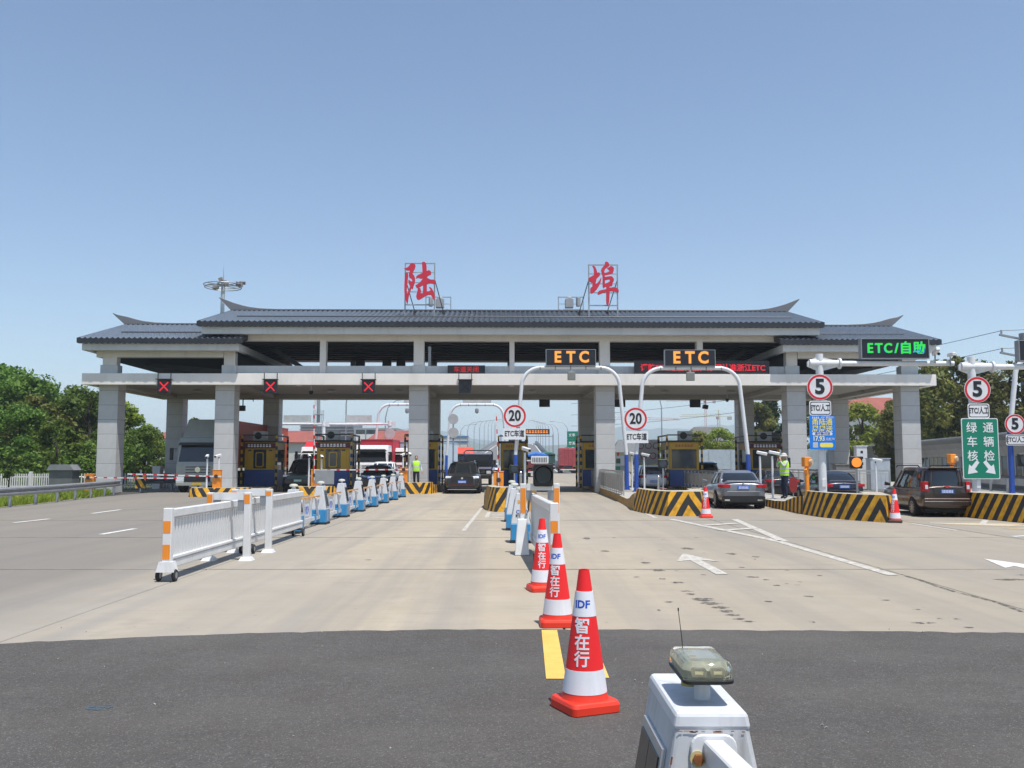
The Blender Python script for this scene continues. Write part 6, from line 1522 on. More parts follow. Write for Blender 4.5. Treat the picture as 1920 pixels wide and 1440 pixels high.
for k, (x, y, s, lab) in enumerate([(33.8, 66, .97, 'tall bamboo clump between the sixth column and the green board'), (36.2, 64, 1.0, 'tall bamboo clump behind the large green board'), (38.0, 62, .98, 'tall bamboo clump near the utility pole'), (40.5, 63, 1.04, 'tall bamboo clump at the right edge behind the pole'), (35.0, 72, 1.08, 'farther bamboo clump behind the green board'), (30.0, 72, .72, 'lower bamboo clump right beside the sixth column'), (43.5, 66, 1.1, 'bamboo clump farthest right')]): dup(tb, (x, y, -.1), k * 1.1 + .5, lab, scale=s)
# grass along the left verge
rg = np.random.default_rng(5); n = 9000
px_ = rg.uniform(0, 1, n); gy = 24 + 24 * px_; gx_ = np.interp(gy, [20, 33, 37, 46, 48], [-18.3, -18.55, -18.8, -20.2, -20.8]) - .05 - rg.gamma(1.2, .5, n)
hh = (.12 + .28 * rg.random(n)); an = rg.uniform(0, 2 * PI, n); dx, dy = np.cos(an) * .03, np.sin(an) * .03; lx, ly = rg.normal(0, .1, n), rg.normal(0, .1, n)
base = np.stack([gx_, gy, np.full(n, -.05)], 1)
V = np.stack([base + np.stack([-dx, -dy, 0 * dx], 1), base + np.stack([dx, dy, 0 * dx], 1), base + np.stack([lx, ly, hh], 1)], 1).reshape(-1, 3)
me = bpy.data.meshes.new('verge_grass'); me.from_pydata(V.tolist(), [], [(3 * k, 3 * k + 1, 3 * k + 2) for k in range(n)])
o = bpy.data.objects.new('verge_grass', me); C.objects.link(o); me.materials.append(leaf_lime); o['kind'] = 'stuff'
leaves('verge_weeds', [(random.uniform(-19.9, -18.9) - max(0, y - 37) * .16, y, .12) for y in np.arange(25, 46, .55)], [(.28, .22)] * 39, 900, .07, 77, leaf_lime, None)['kind'] = 'stuff'
leaves('hedge', [(x, 58.6 + random.uniform(-.7, .7) + 1.2 * j, .45 + j * .95) for j in range(3) for x in np.arange(-40, -24.5, .5)], [(.85, .8)] * 93, 300, .14, 78, leaf_dark, None)['kind'] = 'stuff'

# ---------------------------------------------------------------- picket fence and guardrail on the left
t = thing('picket_fence', 'white picket fence with square pillars below the trees on the left', 'fence', (-36, 55, -.05))
first = None
def fx(x): return .6 * max(0, (x - 9) / 5)
for k in range(112):
    x = k * .135
    if first is None: first = MB().hexa([(-.035, -.015, .05), (.035, -.015, .05), (.035, .015, .05), (-.035, .015, .05)], [(-.035, -.015, 1.0), (.035, -.015, 1.0), (.035, .015, 1.0), (-.035, .015, 1.0)]).build('picket', white_paint, t); o = first
    else: o = first.copy(); C.objects.link(o); o.parent = t
    o.location = (x, fx(x) * 6, 0)
for z in (.25, .8): MB().tube([(0, .04, z), (9, .04, z), (15, .04 + 6 * fx(15), z)], .03, 4).build('rail', white_paint, t)
for x, w in ((1.2, .16), (4.9, .6), (7.3, .16), (8.95, .4), (11.0, .16), (13.6, .5)): MB().box(x - w / 2, x + w / 2, -.05 + fx(x) * 6 - w / 2, w / 2 + fx(x) * 6, 0, 1.45 if w > .3 else 1.12).build('pillar', white_paint, t, bevel=.015)
def guard(lab, pts, h=.78):
    t = thing('guardrail', lab, 'guardrail', (pts[0][0], pts[0][1], -.05)); o = Vector(pts[0]); P = [Vector(p) - o for p in pts]
    rings = []
    prof = [(0, -.155), (.07, -.11), (.07, -.06), (0, -.015), (0, .015), (.07, .06), (.07, .11), (0, .155), (-.012, .155), (-.012, -.155)]
    for k, p in enumerate(P):
        d = (P[min(k + 1, len(P) - 1)] - P[max(k - 1, 0)]).normalized(); nn = Vector((d.y, -d.x)); rings.append([(p.x + nn.x * a, p.y + nn.y * a, h - .16 + b) for a, b in prof])
    MB().loft(rings).build('rail', galv, t)
    s = 0
    for k in range(len(P) - 1):
        d = P[k + 1] - P[k]; n = max(1, int(d.length / 2))
        for j in range(n):
            q = P[k] + d * (j + .5) / n; nn = Vector((d.y, -d.x)).normalized(); q = q - nn * .16
            MB().cyl((q.x, q.y, 0), (q.x, q.y, h - .02), .065, n=10).build('post', galv, t); MB().box(q.x - .05, q.x + .1, q.y - .05, q.y + .05, h - .28, h - .06).build('spacer', galv, t)
    return t
guard('grey steel guardrail running along the left verge', [(-18.1, 18), (-18.12, 25), (-18.15, 32.8), (-18.45, 37), (-19.1, 41.5), (-19.95, 46.3), (-20.3, 47.8)])
guard('dark guardrail section in the shade behind the leftmost column', [(-20.6, 50.4), (-20.4, 52.5), (-18.9, 54.5), (-18.7, 60)])
t = thing('hazard_marker', 'black and yellow hazard marker at the end of the left guardrail', 'marker', (-20.1, 49.9, -.02)); o = uvwall('panel', [(-.28, 0), (.28, 0)], .25, .95, 0, chev_m, t, uc=-3); MB().box(-.27, .27, .004, .05, .26, .94).build('back', dark_metal, t); MB().bar((0, .03, 0), (0, .03, .3), .06).build('post', galv, t); MB().bar((0, .03, .94), (0, .03, 1.25), .05).build('arm_rest', white_paint, t)

# ---------------------------------------------------------------- people
def person(lab, loc, rz, joints, edges, mats, height=1.72):
    """one skinned body; mats maps a face to a material slot by the nearest bone"""
    t = thing('person', lab, 'person', loc, rz)
    names = list(joints); me = bpy.data.meshes.new('body'); me.from_pydata([joints[k][0] for k in names], [], [(names.index(a), names.index(b)) for a, b, m in edges])
    o = bpy.data.objects.new('body', me); TMP.collection.objects.link(o)
    md = o.modifiers.new('skin', 'SKIN'); md.use_smooth_shade = True
    for k, v in enumerate(me.skin_vertices[0].data):
        v.radius = joints[names[k]][1]; v.use_root = names[k] == 'pelvis'
    s = o.modifiers.new('sub', 'SUBSURF'); s.levels = 2; s.render_levels = 2
    dg = tmp_dg(); nm = bpy.data.meshes.new_from_object(o.evaluated_get(dg), depsgraph=dg); bpy.data.objects.remove(o)
    b = bpy.data.objects.new('body', nm); C.objects.link(b); b.parent = t; nm.materials.clear()
    keys = list(mats)
    for k in keys: nm.materials.append(mats[k])
    segs = [(Vector(joints[a][0]), Vector(joints[b_][0]), keys.index(m)) for a, b_, m in edges]
    for p in nm.polygons:
        best = 9
        for a, c, i in segs:
            d = c - a; q = a + d * max(0, min(1, (p.center - a).dot(d) / d.length_squared)); ds = (p.center - q).length
            if ds < best: best = ds; p.material_index = i
        p.use_smooth = True
    return t
skin_m = M('skin', (.42, .25, .17), .5, var=.06); shirt_m = M('shirt_pale', (.42, .50, .60), .8, var=.1); trouser_m = M('trouser_dark', (.012, .013, .018), .85, var=.15); vest_m = M('vest_lime', (.45, .85, .04), .6, var=.08); vest_grey = M('vest_stripe', (.6, .62, .6), .4); hair_m = M('hair', (.015, .012, .01), .7); hat_m = M('hat_pale', (.5, .49, .46), .8, var=.08); grey_cloth = M('sleeve_pale', (.5, .49, .45), .8, var=.1)
def hands(t, w, d, mat):
    m = MB(); w = Vector(w); d = Vector(d).normalized(); x = d.cross(Vector((0, 1, 0))).normalized() if abs(d.y) < .9 else Vector((1, 0, 0)); y = d.cross(x)
    pl = [w + d * .085]
    m.tube([w - d * .01, w + d * .04, w + d * .09], [.028, .038, .034], 8)
    for k, ln in zip((-1.5, -.5, .5, 1.5), (.06, .075, .08, .065)):
        b = w + d * .085 + y * k * .018; m.tube([b, b + d * ln * .55 + x * .008, b + d * ln + x * .025], [.0095, .009, .007], 6)
    b = w + d * .03 + y * -.035; m.tube([b, b + d * .035 - y * .025, b + d * .07 - y * .025 + x * .012], [.011, .01, .008], 6)
    m.build('hand', mat, t, smooth=True)
def head(t, c, r, tilt, hair, hat=False):
    c = Vector(c)
    def el(o, rx, ry, rz_, n=16):
        return [[(c.x + o[0] + rx * math.cos(2 * PI * k / n) * math.sin(PI * (j + .02) / 8.04), c.y + o[1] + ry * math.sin(2 * PI * k / n) * math.sin(PI * (j + .02) / 8.04), c.z + o[2] + rz_ * math.cos(PI * (j + .02) / 8.04)) for k in range(n)] for j in range(9)]
    MB().loft(el((0, 0, 0), .078, .095, .118)).build('head', skin_m, t, smooth=True, bevel=0)
    MB().hexa([(c.x - .016, c.y - .09, c.z - .03), (c.x + .016, c.y - .09, c.z - .03), (c.x + .01, c.y - .06, c.z - .03), (c.x - .01, c.y - .06, c.z - .03)], [(c.x - .008, c.y - .088, c.z + .02), (c.x + .008, c.y - .088, c.z + .02), (c.x + .006, c.y - .07, c.z + .02), (c.x - .006, c.y - .07, c.z + .02)]).build('nose', skin_m, t)
    for s in (-1, 1):
        MB().cbox((c.x + s * .03, c.y - .087, c.z + .015), (.026, .012, .01)).build('eye', hair_m, t); MB().cbox((c.x + s * .08, c.y, c.z), (.02, .04, .055)).build('ear', skin_m, t, bevel=.008)
    MB().cbox((c.x, c.y - .082, c.z - .058), (.045, .012, .01)).build('mouth', M('lips', (.3, .12, .1), .6), t)
    if hat:
        MB().loft(el((0, .01, .045), .098, .115, .10)).build('hat_crown', hat_m, t, smooth=True); MB().lathe([(.09, .03), (.17, .01), (.175, .018), (.09, .05)], 20, (c.x, c.y, c.z)).build('hat_brim', hat_m, t, smooth=True); MB().hexa([(c.x - .1, c.y + .05, c.z - .18), (c.x + .1, c.y + .05, c.z - .18), (c.x + .09, c.y + .12, c.z - .18), (c.x - .09, c.y + .12, c.z - .18)], [(c.x - .09, c.y + .03, c.z + .05), (c.x + .09, c.y + .03, c.z + .05), (c.x + .08, c.y + .11, c.z + .05), (c.x - .08, c.y + .11, c.z + .05)]).build('neck_flap', hat_m, t, bevel=.02)
    else:
        MB().loft(el((0, .018, .03), .084, .098, .105)).build('hair', hair, t, smooth=True)
def vest(t, zs, mat):
    rg_ = []
    for z, rx, ry in zs: rg_.append([(rx * math.copysign(abs(math.cos(a)) ** .75, math.cos(a)), ry * math.copysign(abs(math.sin(a)) ** .8, math.sin(a)) + (.0), z) for a in [2 * PI * k / 20 for k in range(20)]])
    v = MB().loft(rg_, caps=False).build('vest', mat, t, smooth=True)
    for zc in (1.08, 1.0 + .2):
        pass
    a = [q for q in zs]
    for z0 in (zs[1][0] - .02, zs[1][0] + .13):
        def rr(z):
            for k in range(len(zs) - 1):
                if zs[k][0] <= z <= zs[k + 1][0]:
                    f = (z - zs[k][0]) / (zs[k + 1][0] - zs[k][0]); return (zs[k][1] + (zs[k + 1][1] - zs[k][1]) * f + .005, zs[k][2] + (zs[k + 1][2] - zs[k][2]) * f + .005)
            return zs[0][1:]
        MB().loft([[(rr(z)[0] * math.copysign(abs(math.cos(a)) ** .75, math.cos(a)), rr(z)[1] * math.copysign(abs(math.sin(a)) ** .8, math.sin(a)), z) for a in [2 * PI * k / 20 for k in range(20)]] for z in (z0, z0 + .05)], caps=False).build('reflective_band', vest_grey, v, smooth=True)
W = {'pelvis': ((0, 0, .93), (.15, .11)), 'belly': ((0, 0, 1.1), (.145, .105)), 'chest': ((0, 0, 1.3), (.16, .11)), 'neck': ((0, 0, 1.46), (.055, .055)), 'skull': ((0, -.01, 1.55), (.06, .065)),
     'sl': ((.17, 0, 1.41), (.06, .06)), 'el': ((.25, .03, 1.13), (.047, .047)), 'wl': ((.31, -.1, .9), (.03, .03)), 'sr': ((-.17, 0, 1.41), (.06, .06)), 'er': ((-.24, .06, 1.13), (.047, .047)), 'wr': ((-.26, .02, .88), (.03, .03)),
     'hl': ((.095, 0, .87), (.095, .095)), 'kl': ((.11, -.1, .48), (.068, .068)), 'al': ((.1, -.12, .09), (.048, .048)), 'tl': ((.11, -.26, .045), (.042, .03)), 'hr': ((-.095, 0, .87), (.095, .095)), 'kr': ((-.09, .02, .48), (.068, .068)), 'ar': ((-.07, .2, .14), (.048, .048)), 'tr': ((-.07, .08, .04), (.042, .03))}
WE = [('pelvis', 'belly', 'shirt'), ('belly', 'chest', 'shirt'), ('chest', 'neck', 'shirt'), ('neck', 'skull', 'skin'), ('chest', 'sl', 'shirt'), ('sl', 'el', 'shirt'), ('el', 'wl', 'shirt'), ('chest', 'sr', 'shirt'), ('sr', 'er', 'shirt'), ('er', 'wr', 'shirt'), ('pelvis', 'hl', 'trousers'), ('hl', 'kl', 'trousers'), ('kl', 'al', 'trousers'), ('al', 'tl', 'shoes'), ('pelvis', 'hr', 'trousers'), ('hr', 'kr', 'trousers'), ('kr', 'ar', 'trousers'), ('ar', 'tr', 'shoes')]
t = person('attendant in a lime reflective vest walking beside the third column', (-5.05, 48.55, .25), R(8), W, WE, {'shirt': shirt_m, 'skin': skin_m, 'trousers': trouser_m, 'shoes': black})
head(t, (0, -.015, 1.60), .1, 0, hair_m); vest(t, [(.90, .185, .135), (1.0, .185, .14), (1.15, .18, .14), (1.3, .195, .145), (1.42, .16, .115), (1.455, .09, .08)], vest_m); hands(t, (.31, -.1, .89), (.15, -.25, -1), skin_m); hands(t, (-.26, .02, .87), (0, -.15, -1), skin_m)
W2 = dict(W); W2.update({'el': ((.24, -.16, 1.22), (.05, .05)), 'wl': ((.09, -.22, 1.43), (.034, .034)), 'er': ((-.24, -.16, 1.2), (.05, .05)), 'wr': ((-.1, -.24, 1.38), (.034, .034)), 'kl': ((.1, -.03, .48), (.075, .075)), 'al': ((.1, .0, .09), (.055, .055)), 'tl': ((.12, -.14, .045), (.042, .03)), 'kr': ((-.1, -.02, .48), (.075, .075)), 'ar': ((-.1, .02, .09), (.055, .055)), 'tr': ((-.12, -.12, .045), (.042, .03))})
t = person('worker in a pale hat and lime vest with both hands raised to the face', (10.35, 35.0, .24), R(-75), W2, WE, {'shirt': grey_cloth, 'skin': skin_m, 'trousers': M('trouser_navy', (.01, .015, .04), .85, var=.15), 'shoes': black})
head(t, (0, -.015, 1.60), .1, 0, hair_m, True); vest(t, [(.88, .185, .14), (1.0, .19, .145), (1.15, .185, .145), (1.3, .20, .15), (1.42, .165, .12), (1.455, .09, .08)], vest_m); hands(t, (.09, -.22, 1.43), (-.3, .2, 1), skin_m); hands(t, (-.1, -.24, 1.38), (.3, .2, 1), skin_m)
# ---------------------------------------------------------------- long grey office along the right
ofc = thing('roadside_office', 'long low grey office with curved metal fascia and a window band on the right', 'building', (0, 0, 0))
OA, OB = Vector((22.6, 32.0)), Vector((39.5, 120.0)); OD = (OB - OA).normalized(); ON = Vector((-OD.y, OD.x)) * 1.0   # ON points to the road (left)
def op(s, n, z): p = OA + OD * s + ON * n; return (p.x, p.y, z)
fas_m = M('fascia_grey', (.20, .215, .235), .4, .35, var=.08, scale=.8, grime=.1); wall_g = M('office_wall', (.17, .17, .165), .7, var=.1)
LN = (OB - OA).length; PW = 3.2; k = 0
while k * PW < LN - PW:
    s0, s1 = k * PW + .02, (k + 1) * PW - .02
    prof = [(0.0, 1.95), (.06, 2.15), (.2, 2.45), (.42, 2.75), (.7, 2.98), (.7, 3.06), (.34, 2.8), (.1, 2.5), (-.05, 2.2), (-.05, 1.95)]
    MB().loft([[op(s0, a, z) for a, z in prof], [op(s1, a, z) for a, z in prof]]).build('fascia_panel', fas_m, ofc)
    MB().loft([[op(s, a, z) for a, z in ((-.06, .0), (-.06, .95), (-.2, .95), (-.2, 0))] for s in (s0, s1)]).build('sill_wall', wall_g, ofc)
    w = MB().loft([[op(s, a, z) for a, z in ((-.12, .96), (-.12, 1.94), (-.16, 1.94), (-.16, .96))] for s in (s0 + .05, s1 - .05)]).build('window', window_m if k % 3 else M('pale_blind', (.25, .24, .17), .5, var=.3), ofc)
    for q in (0.0, .33, .66): MB().loft([[op(s, a, z) for a, z in ((-.08, .955), (-.08, 1.945), (-.17, 1.945), (-.17, .955))] for s in (s0 + q * PW, s0 + q * PW + .06)]).build('mullion', alu, w)
    k += 1
MB().loft([[op(s, a, z) for a, z in ((.72, 3.05), (.72, 3.12), (-7, 3.12), (-7, 3.05))] for s in (0, LN)]).build('roof_edge', M('roof_edge_pale', (.5, .52, .53), .5), ofc)
MB().loft([[op(s, a, z) for a, z in ((-.21, 0), (-.21, 3.04), (-6.9, 3.04), (-6.9, 0))] for s in (0.1, LN)]).build('wall', wall_g, ofc)
guard('white-topped guardrail before the grey office at the right edge', [(21.5, 34), (22.6, 41), (24.2, 50)], .95)
# translucent roadside wall beyond the right booths
t = thing('noise_wall', 'pale blue translucent noise wall beyond the right booths', 'wall', (17.5, 92, -.1))
for k in range(9): MB().box(k * 2.2 + .04, k * 2.2 + 2.16, 0, .08, 1.05, 3.0).build('panel', M('noise_panel', (.36, .43, .47), .35, var=.1), t); MB().box(k * 2.2 - .05, k * 2.2 + .03, -.02, .1, 0, 3.05).build('post', alu, t); MB().box(k * 2.2 + .04, k * 2.2 + 2.16, 0, .08, .1, 1.0).build('panel', M('noise_panel_low', (.30, .27, .2), .6, var=.25), t)

# ---------------------------------------------------------------- things beyond the toll on the left
def back_cantilever(lab, x, y, z, arm, bw, bx0):
    t = thing('cantilever_pole', lab, 'sign pole', (x, y, 0))
    MB().cyl((0, 0, 0), (0, 0, z + .25), .17, .15, n=14).build('pole', white_metal, t, smooth=True)
    for q in np.arange(1, z, .9): MB().cyl((0, 0, q), (0, 0, q + .06), .185, n=14).build('collar', white_metal, t)
    MB().prism([(-.5, z - .12), (.5, z - .22), (.5, z + .2), (-.9, z + .05)], 'y', -.08, .08).build('bracket', white_metal, t)
    MB().cyl((0, 0, z), (arm, 0, z), .1, n=12).build('arm', white_metal, t, smooth=True)
    MB().box(bx0, bx0 + bw, .05, .3, z + .12, z + .72).build('board_back', M('board_back', (.45, .47, .46), .5), t)
back_cantilever('white cantilever pole with the back of a board, left of the left middle booth', -15.4, 75, 4.75, -4.9, 2.2, -3.3)
back_cantilever('white cantilever pole with the back of a board, left of the third column', -10.0, 75, 4.75, -4.9, 2.1, -3.6)
def far_arch(lab, x0, x1, y, z, boardx=None):
    t = arch(lab, x0, x1, y, z, r=.11, blue=2.2, base=0.0)
    if boardx is not None: MB().box(boardx - 1.2, boardx + 1.2, .05, .25, z + .15, z + .75).build('board_back', M('board_back', (.45, .47, .46), .5), t)
    MB().lathe([(.02, z - .75), (.14, z - .68), (.17, z - .5), (.14, z - .35), (.05, z - .3)], 14, (0, 0, 0)).build('camera', grey_metal, t, smooth=True)
far_arch('white arch with blue legs beyond the third column on the left', -11.4, -6.0, 76, 6.4, .9)
far_arch('white arch with blue legs beyond the toll over the middle lane', -5.5, -.4, 77, 6.45, 0)
for lab, x, y, z in (('upper grey convex mirror behind the third column', -4.75, 74, 5.1), ('lower grey convex mirror behind the third column', -4.72, 74, 4.0), ('grey convex mirror on the left cantilever pole', -9.9, 74.5, 3.95)):
    t = thing('round_sign_back', lab, 'sign', (x, y, z)); MB().prism(circ(.42, 28), 'y', 0, .03).build('disc', M('sign_back', (.42, .43, .43), .5), t); MB().cyl((0, .1, -z), (0, .1, .3), .05, n=8).build('post', galv, t)

def lamp(lab, x, y, h, arm, grp='street lamps along the bridge', z=0.0):
    t = thing('street_lamp', lab, 'street lamp', (x, y, z), 0, grp)
    s = 1 if arm > 0 else -1; a = abs(arm)
    MB().tube([(0, 0, 0), (0, 0, h * .75), (s * a * .08, 0, h * .88), (s * a * .35, 0, h * .97), (s * a, 0, h)], [.08, .06, .045, .035, .03], 8).build('pole', galv, t, smooth=True)
    MB().cbox((s * (a + .3), 0, h), (.7, .25, .1)).build('lamp_head', grey_metal, t, bevel=.02); return t
l0 = lamp('nearest street lamp on the left side of the far road', -9.5, 168, 8.6, 2.4)
for k in range(8):
    y = 192 + 20 * k; dup(l0, (bl(y) - .4, y, bz(y) - .1), 0, 'street lamp on the left parapet of the bridge, %s along the row' % nth[k], scale=1.0)
r0 = lamp('nearest street lamp on the right side of the far road', 9.2, 150, 8.3, -2.4)
for k in range(8):
    y = 174 + 22 * k; dup(r0, (BR + .5, y, bz(y) - .1), 0, 'street lamp on the right parapet of the bridge, %s along the row' % nth[k])
lamp('tall street lamp between the fourth column and the rear column', 17.3, 106, 10.6, -3.2, None)
lamp('street lamp rising behind the left cantilever board', -17.2, 95, 10.3, 2.6, None)
lamp('street lamp rising left of the third column', -13.8, 100, 8.6, 3.2, None)
# telecom mast, high light mast
t = thing('telecom_mast', 'grey telecom mast with antenna panels behind the left cantilever board', 'mast', (-28.5, 135, 0)); MB().cyl((0, 0, 0), (0, 0, 12.4), .3, .22, n=10).build('pole', galv, t)
for z in (6.8, 8.6): MB().lathe([(.75, z), (.75, z + .06), (.2, z + .06), (.2, z)], 14).build('platform', galv, t)
for k in range(6): a = k * PI / 3; MB().cyl((.75 * math.cos(a), .75 * math.sin(a), 6.8), (.75 * math.cos(a), .75 * math.sin(a), 9.3), .04, n=6).build('rail_post', galv, t)
MB().cbox((-.4, -.3, 10.6), (.3, .2, 1.5)).build('antenna', white_paint, t); MB().cbox((.9, 0, 10.9), (.7, .3, .35)).build('camera', white_paint, t, bevel=.03)
t = thing('light_mast', 'tall light mast with a ring of floodlights above the left roof', 'light mast', (-30.3, 95, 0))
MB().cyl((0, 0, 0), (0, 0, 20.6), .3, .2, n=14).build('pole', M('mast_grey', (.42, .46, .48), .45, .3), t, smooth=True); MB().cyl((0, 0, 20.6), (0, 0, 22.2), .05, .01, n=8).build('spike', galv, t)
for r_, z in ((1.95, 20.15), (1.85, 19.9), (.55, 20.35)): MB().tube([(r_ * math.cos(a), r_ * math.sin(a), z) for a in np.linspace(0, 2 * PI, 33)], .05, 6).build('ring', galv, t)
for k in range(8): a = k * PI / 4 + .2; MB().bar((.2 * math.cos(a), .2 * math.sin(a), 20.1), (1.9 * math.cos(a), 1.9 * math.sin(a), 20.1), .07).build('spoke', galv, t)
for a, r_, z in ((R(90), .6, 20.6), (R(-90), .7, 20.6), (R(40), 1.75, 20.55), (R(10), 1.95, 20.45), (R(-15), 1.9, 20.1), (R(150), 1.1, 20.0), (R(-60), 1.2, 20.0)): MB().cbox((r_ * math.cos(a), r_ * math.sin(a), z), (.62, .4, .34), (R(20), 0, a)).build('floodlight', M('flood_brown', (.22, .19, .18), .4), t, bevel=.02)

# ---------------------------------------------------------------- far buildings
roof_red = M('roof_red', (.26, .07, .05), .7, var=.15, scale=1.0); wall_w = M('wall_pale', (.55, .53, .49), .8, var=.06); wall_y = M('wall_cream', (.55, .44, .28), .8, var=.06)
def house(lab, x, y, w, d, h, rh, wm, rm_, rz=0.0, wins=(3, 2), hip=.35):
    t = thing('house', lab, 'house', (x, y, -.1), rz)
    MB().box(-w / 2, w / 2, 0, d, 0, h).build('wall', wm, t)
    e = .45
    MB().add([(-w / 2 - e, -e, h), (w / 2 + e, -e, h), (w / 2 + e, d + e, h), (-w / 2 - e, d + e, h), (-w / 2 + w * hip * .6, d / 2, h + rh), (w / 2 - w * hip * .6, d / 2, h + rh), (-w / 2 - e, -e, h - .12), (w / 2 + e, -e, h - .12), (w / 2 + e, d + e, h - .12), (-w / 2 - e, d + e, h - .12)], [(0, 1, 5, 4), (1, 2, 5), (2, 3, 4, 5), (3, 0, 4), (6, 7, 1, 0), (7, 8, 2, 1), (8, 9, 3, 2), (9, 6, 0, 3), (9, 8, 7, 6)]).build('roof', rm_, t)
    for i in range(wins[0]):
        for j in range(wins[1]):
            cx = -w / 2 + w * (i + .5) / wins[0]; cz = h * (j + .5) / wins[1]
            f = MB().box(cx - .75, cx + .75, -.06, -.001, cz - .65, cz + .65).build('window', white_paint, t); MB().box(cx - .65, cx + .65, -.07, -.0605, cz - .55, cz + .55).build('pane', window_m, f)
    return t
house('low red-roofed house behind the leftmost rear column', -47.5, 132, 7, 8, 5.2, 1.9, wall_w, roof_red)
house('red-roofed house showing above the orange-red container', -38, 150, 16, 8, 5.0, 2.0, wall_w, roof_red, wins=(5, 1))
house('cream house with red roof left of the third column', -18.2, 140, 9, 8, 4.4, 2.3, wall_y, roof_red, wins=(3, 1))
house('house with a red tiled roof between the fifth and sixth columns', 45.5, 112, 8.5, 8, 7.6, 2.3, wall_w, roof_red, wins=(3, 2))
house('grey-roofed house beside the fourth column', 21.5, 170, 5, 6, 3.6, 2.4, wall_y, M('roof_grey', (.12, .125, .13), .7), wins=(2, 1))
house('dark-roofed house behind the trees below the crane', 36, 165, 9, 7, 5.6, 2.6, wall_w, M('roof_dark', (.10, .095, .09), .7), wins=(3, 1))
t = thing('office_block', 'grey glazed block with horizontal louvres behind the left booth', 'building', (-38, 165, 0)); MB().box(0, 9.5, 0, 10, 0, 8.8).build('wall', M('block_grey', (.26, .26, .30), .5), t)
for k in range(5): MB().box(-.1, 9.6, -.3, -.01, 6.3 + k * .55, 6.55 + k * .55).build('louvre', grey_metal, t)
for i in range(6):
    for j in range(2): MB().box(.4 + i * 1.5, 1.7 + i * 1.5, -.05, -.001, 1.2 + j * 2.4, 3.0 + j * 2.4).build('window', window_m, t)
t = thing('apartment_block', 'pale block with white balcony panels left of the third column', 'building', (-27.5, 160, 0)); MB().box(0, 7.5, 0, 10, 0, 7.6).build('wall', M('block_green_grey', (.30, .34, .34), .6), t)
for i in range(4):
    for j in range(3): b = MB().box(.35 + i * 1.8, 1.9 + i * 1.8, -.25, -.001, 1.0 + j * 2.2, 2.1 + j * 2.2).build('balcony', white_paint, t); MB().box(.35 + i * 1.8, 1.9 + i * 1.8, -.12, -.0011, 2.15 + j * 2.2, 2.9 + j * 2.2).build('window', window_m, t)
t = thing('shed', 'pale shed with blue roof stripes beyond the middle arch', 'building', (-20.5, 260, 0)); MB().box(0, 8, 0, 8, 0, 9.0).build('wall', wall_w, t)
for z in (5.3, 7.2, 8.6): MB().box(-.2, 8.2, -.15, -.001, z, z + .5).build('blue_band', M('band_blue', (.06, .16, .35), .5), t)

# ---------------------------------------------------------------- green signs over the far road
t = thing('direction_sign', 'green direction sign with two rows of white lettering over the far road', 'road sign', (8.15, 118, 3.55))
for z in (0, 1.05): MB().box(-1.08, 1.08, 0, .08, z, z + 1.0).build('panel', sg, t)
text('丈亭', .42, white_sign, t, (-.45, -.01, 1.55), bold=.008, ext=.003); text('5km', .3, white_sign, t, (.6, -.01, 1.5), bold=.006, ext=.003); text('慈溪', .42, white_sign, t, (-.45, -.01, .5), bold=.008, ext=.003); text('20km', .3, white_sign, t, (.55, -.01, .45), bold=.006, ext=.003)
t2 = MB().bar((.6, .3, -3.6), (.6, .3, 2), .16).build('post', galv, t); MB().bar((-1, .2, 1.0), (1.2, .2, 1.0), .1).build('cross_bar', galv, t)
t = thing('prohibition_board', 'white board with red prohibition rings over the far road', 'road sign', (10.7, 116, 3.1))
MB().box(-1.25, 1.25, 0, .08, .62, 2.7).build('panel', white_sign, t); MB().box(-1.25, 1.25, 0, .09, 0, .58).build('green_strip', sg, t); text('胜陆高速', .42, white_sign, t, (0, -.01, .29), bold=.008, ext=.003)
for x, z in ((-.8, 2.3), (0, 2.3), (.8, 2.3), (-.4, 1.45), (.4, 1.45)):
    m = MB(); n = 24
    for k in range(n):
        a0, a1 = 2 * PI * k / n, 2 * PI * (k + 1) / n; q = lambda a, r, y: (x + r * math.cos(a), y, z + r * math.sin(a))
        m.hexa([q(a0, .21, -.012), q(a1, .21, -.012), q(a1, .27, -.012), q(a0, .27, -.012)], [q(a0, .21, -.001), q(a1, .21, -.001), q(a1, .27, -.001), q(a0, .27, -.001)])
    m.build('ring', red_sign, t); MB().cbox((x, -.006, z), (.42, .008, .04), (0, R(45), 0)).build('slash', red_sign, t); MB().cbox((x, -.003, z), (.2, .004, .14)).build('symbol', dark_metal, t)
MB().bar((-.9, .3, -3.2), (-.9, .3, 2.6), .16).build('post', galv, t); MB().bar((.9, .3, -3.2), (.9, .3, 2.6), .16).build('post', galv, t)
t = thing('prohibition_board', 'white board with prohibition rings behind the right 20 sign poles', 'road sign', (8.9, 60, 1.5))
MB().box(-.75, .75, 0, .06, 0, 1.6).build('panel', white_sign, t); MB().bar((0, .1, -1.5), (0, .1, 1.4), .1).build('post', galv, t)
for x, z in ((-.5, 1.2), (.0, 1.2), (.5, 1.2), (-.3, .55), (.3, .55)): MB().tube([(x + .19 * math.cos(a), -.02, z + .19 * math.sin(a)) for a in np.linspace(0, 2 * PI, 21)], .025, 5).build('ring', red_sign, t)
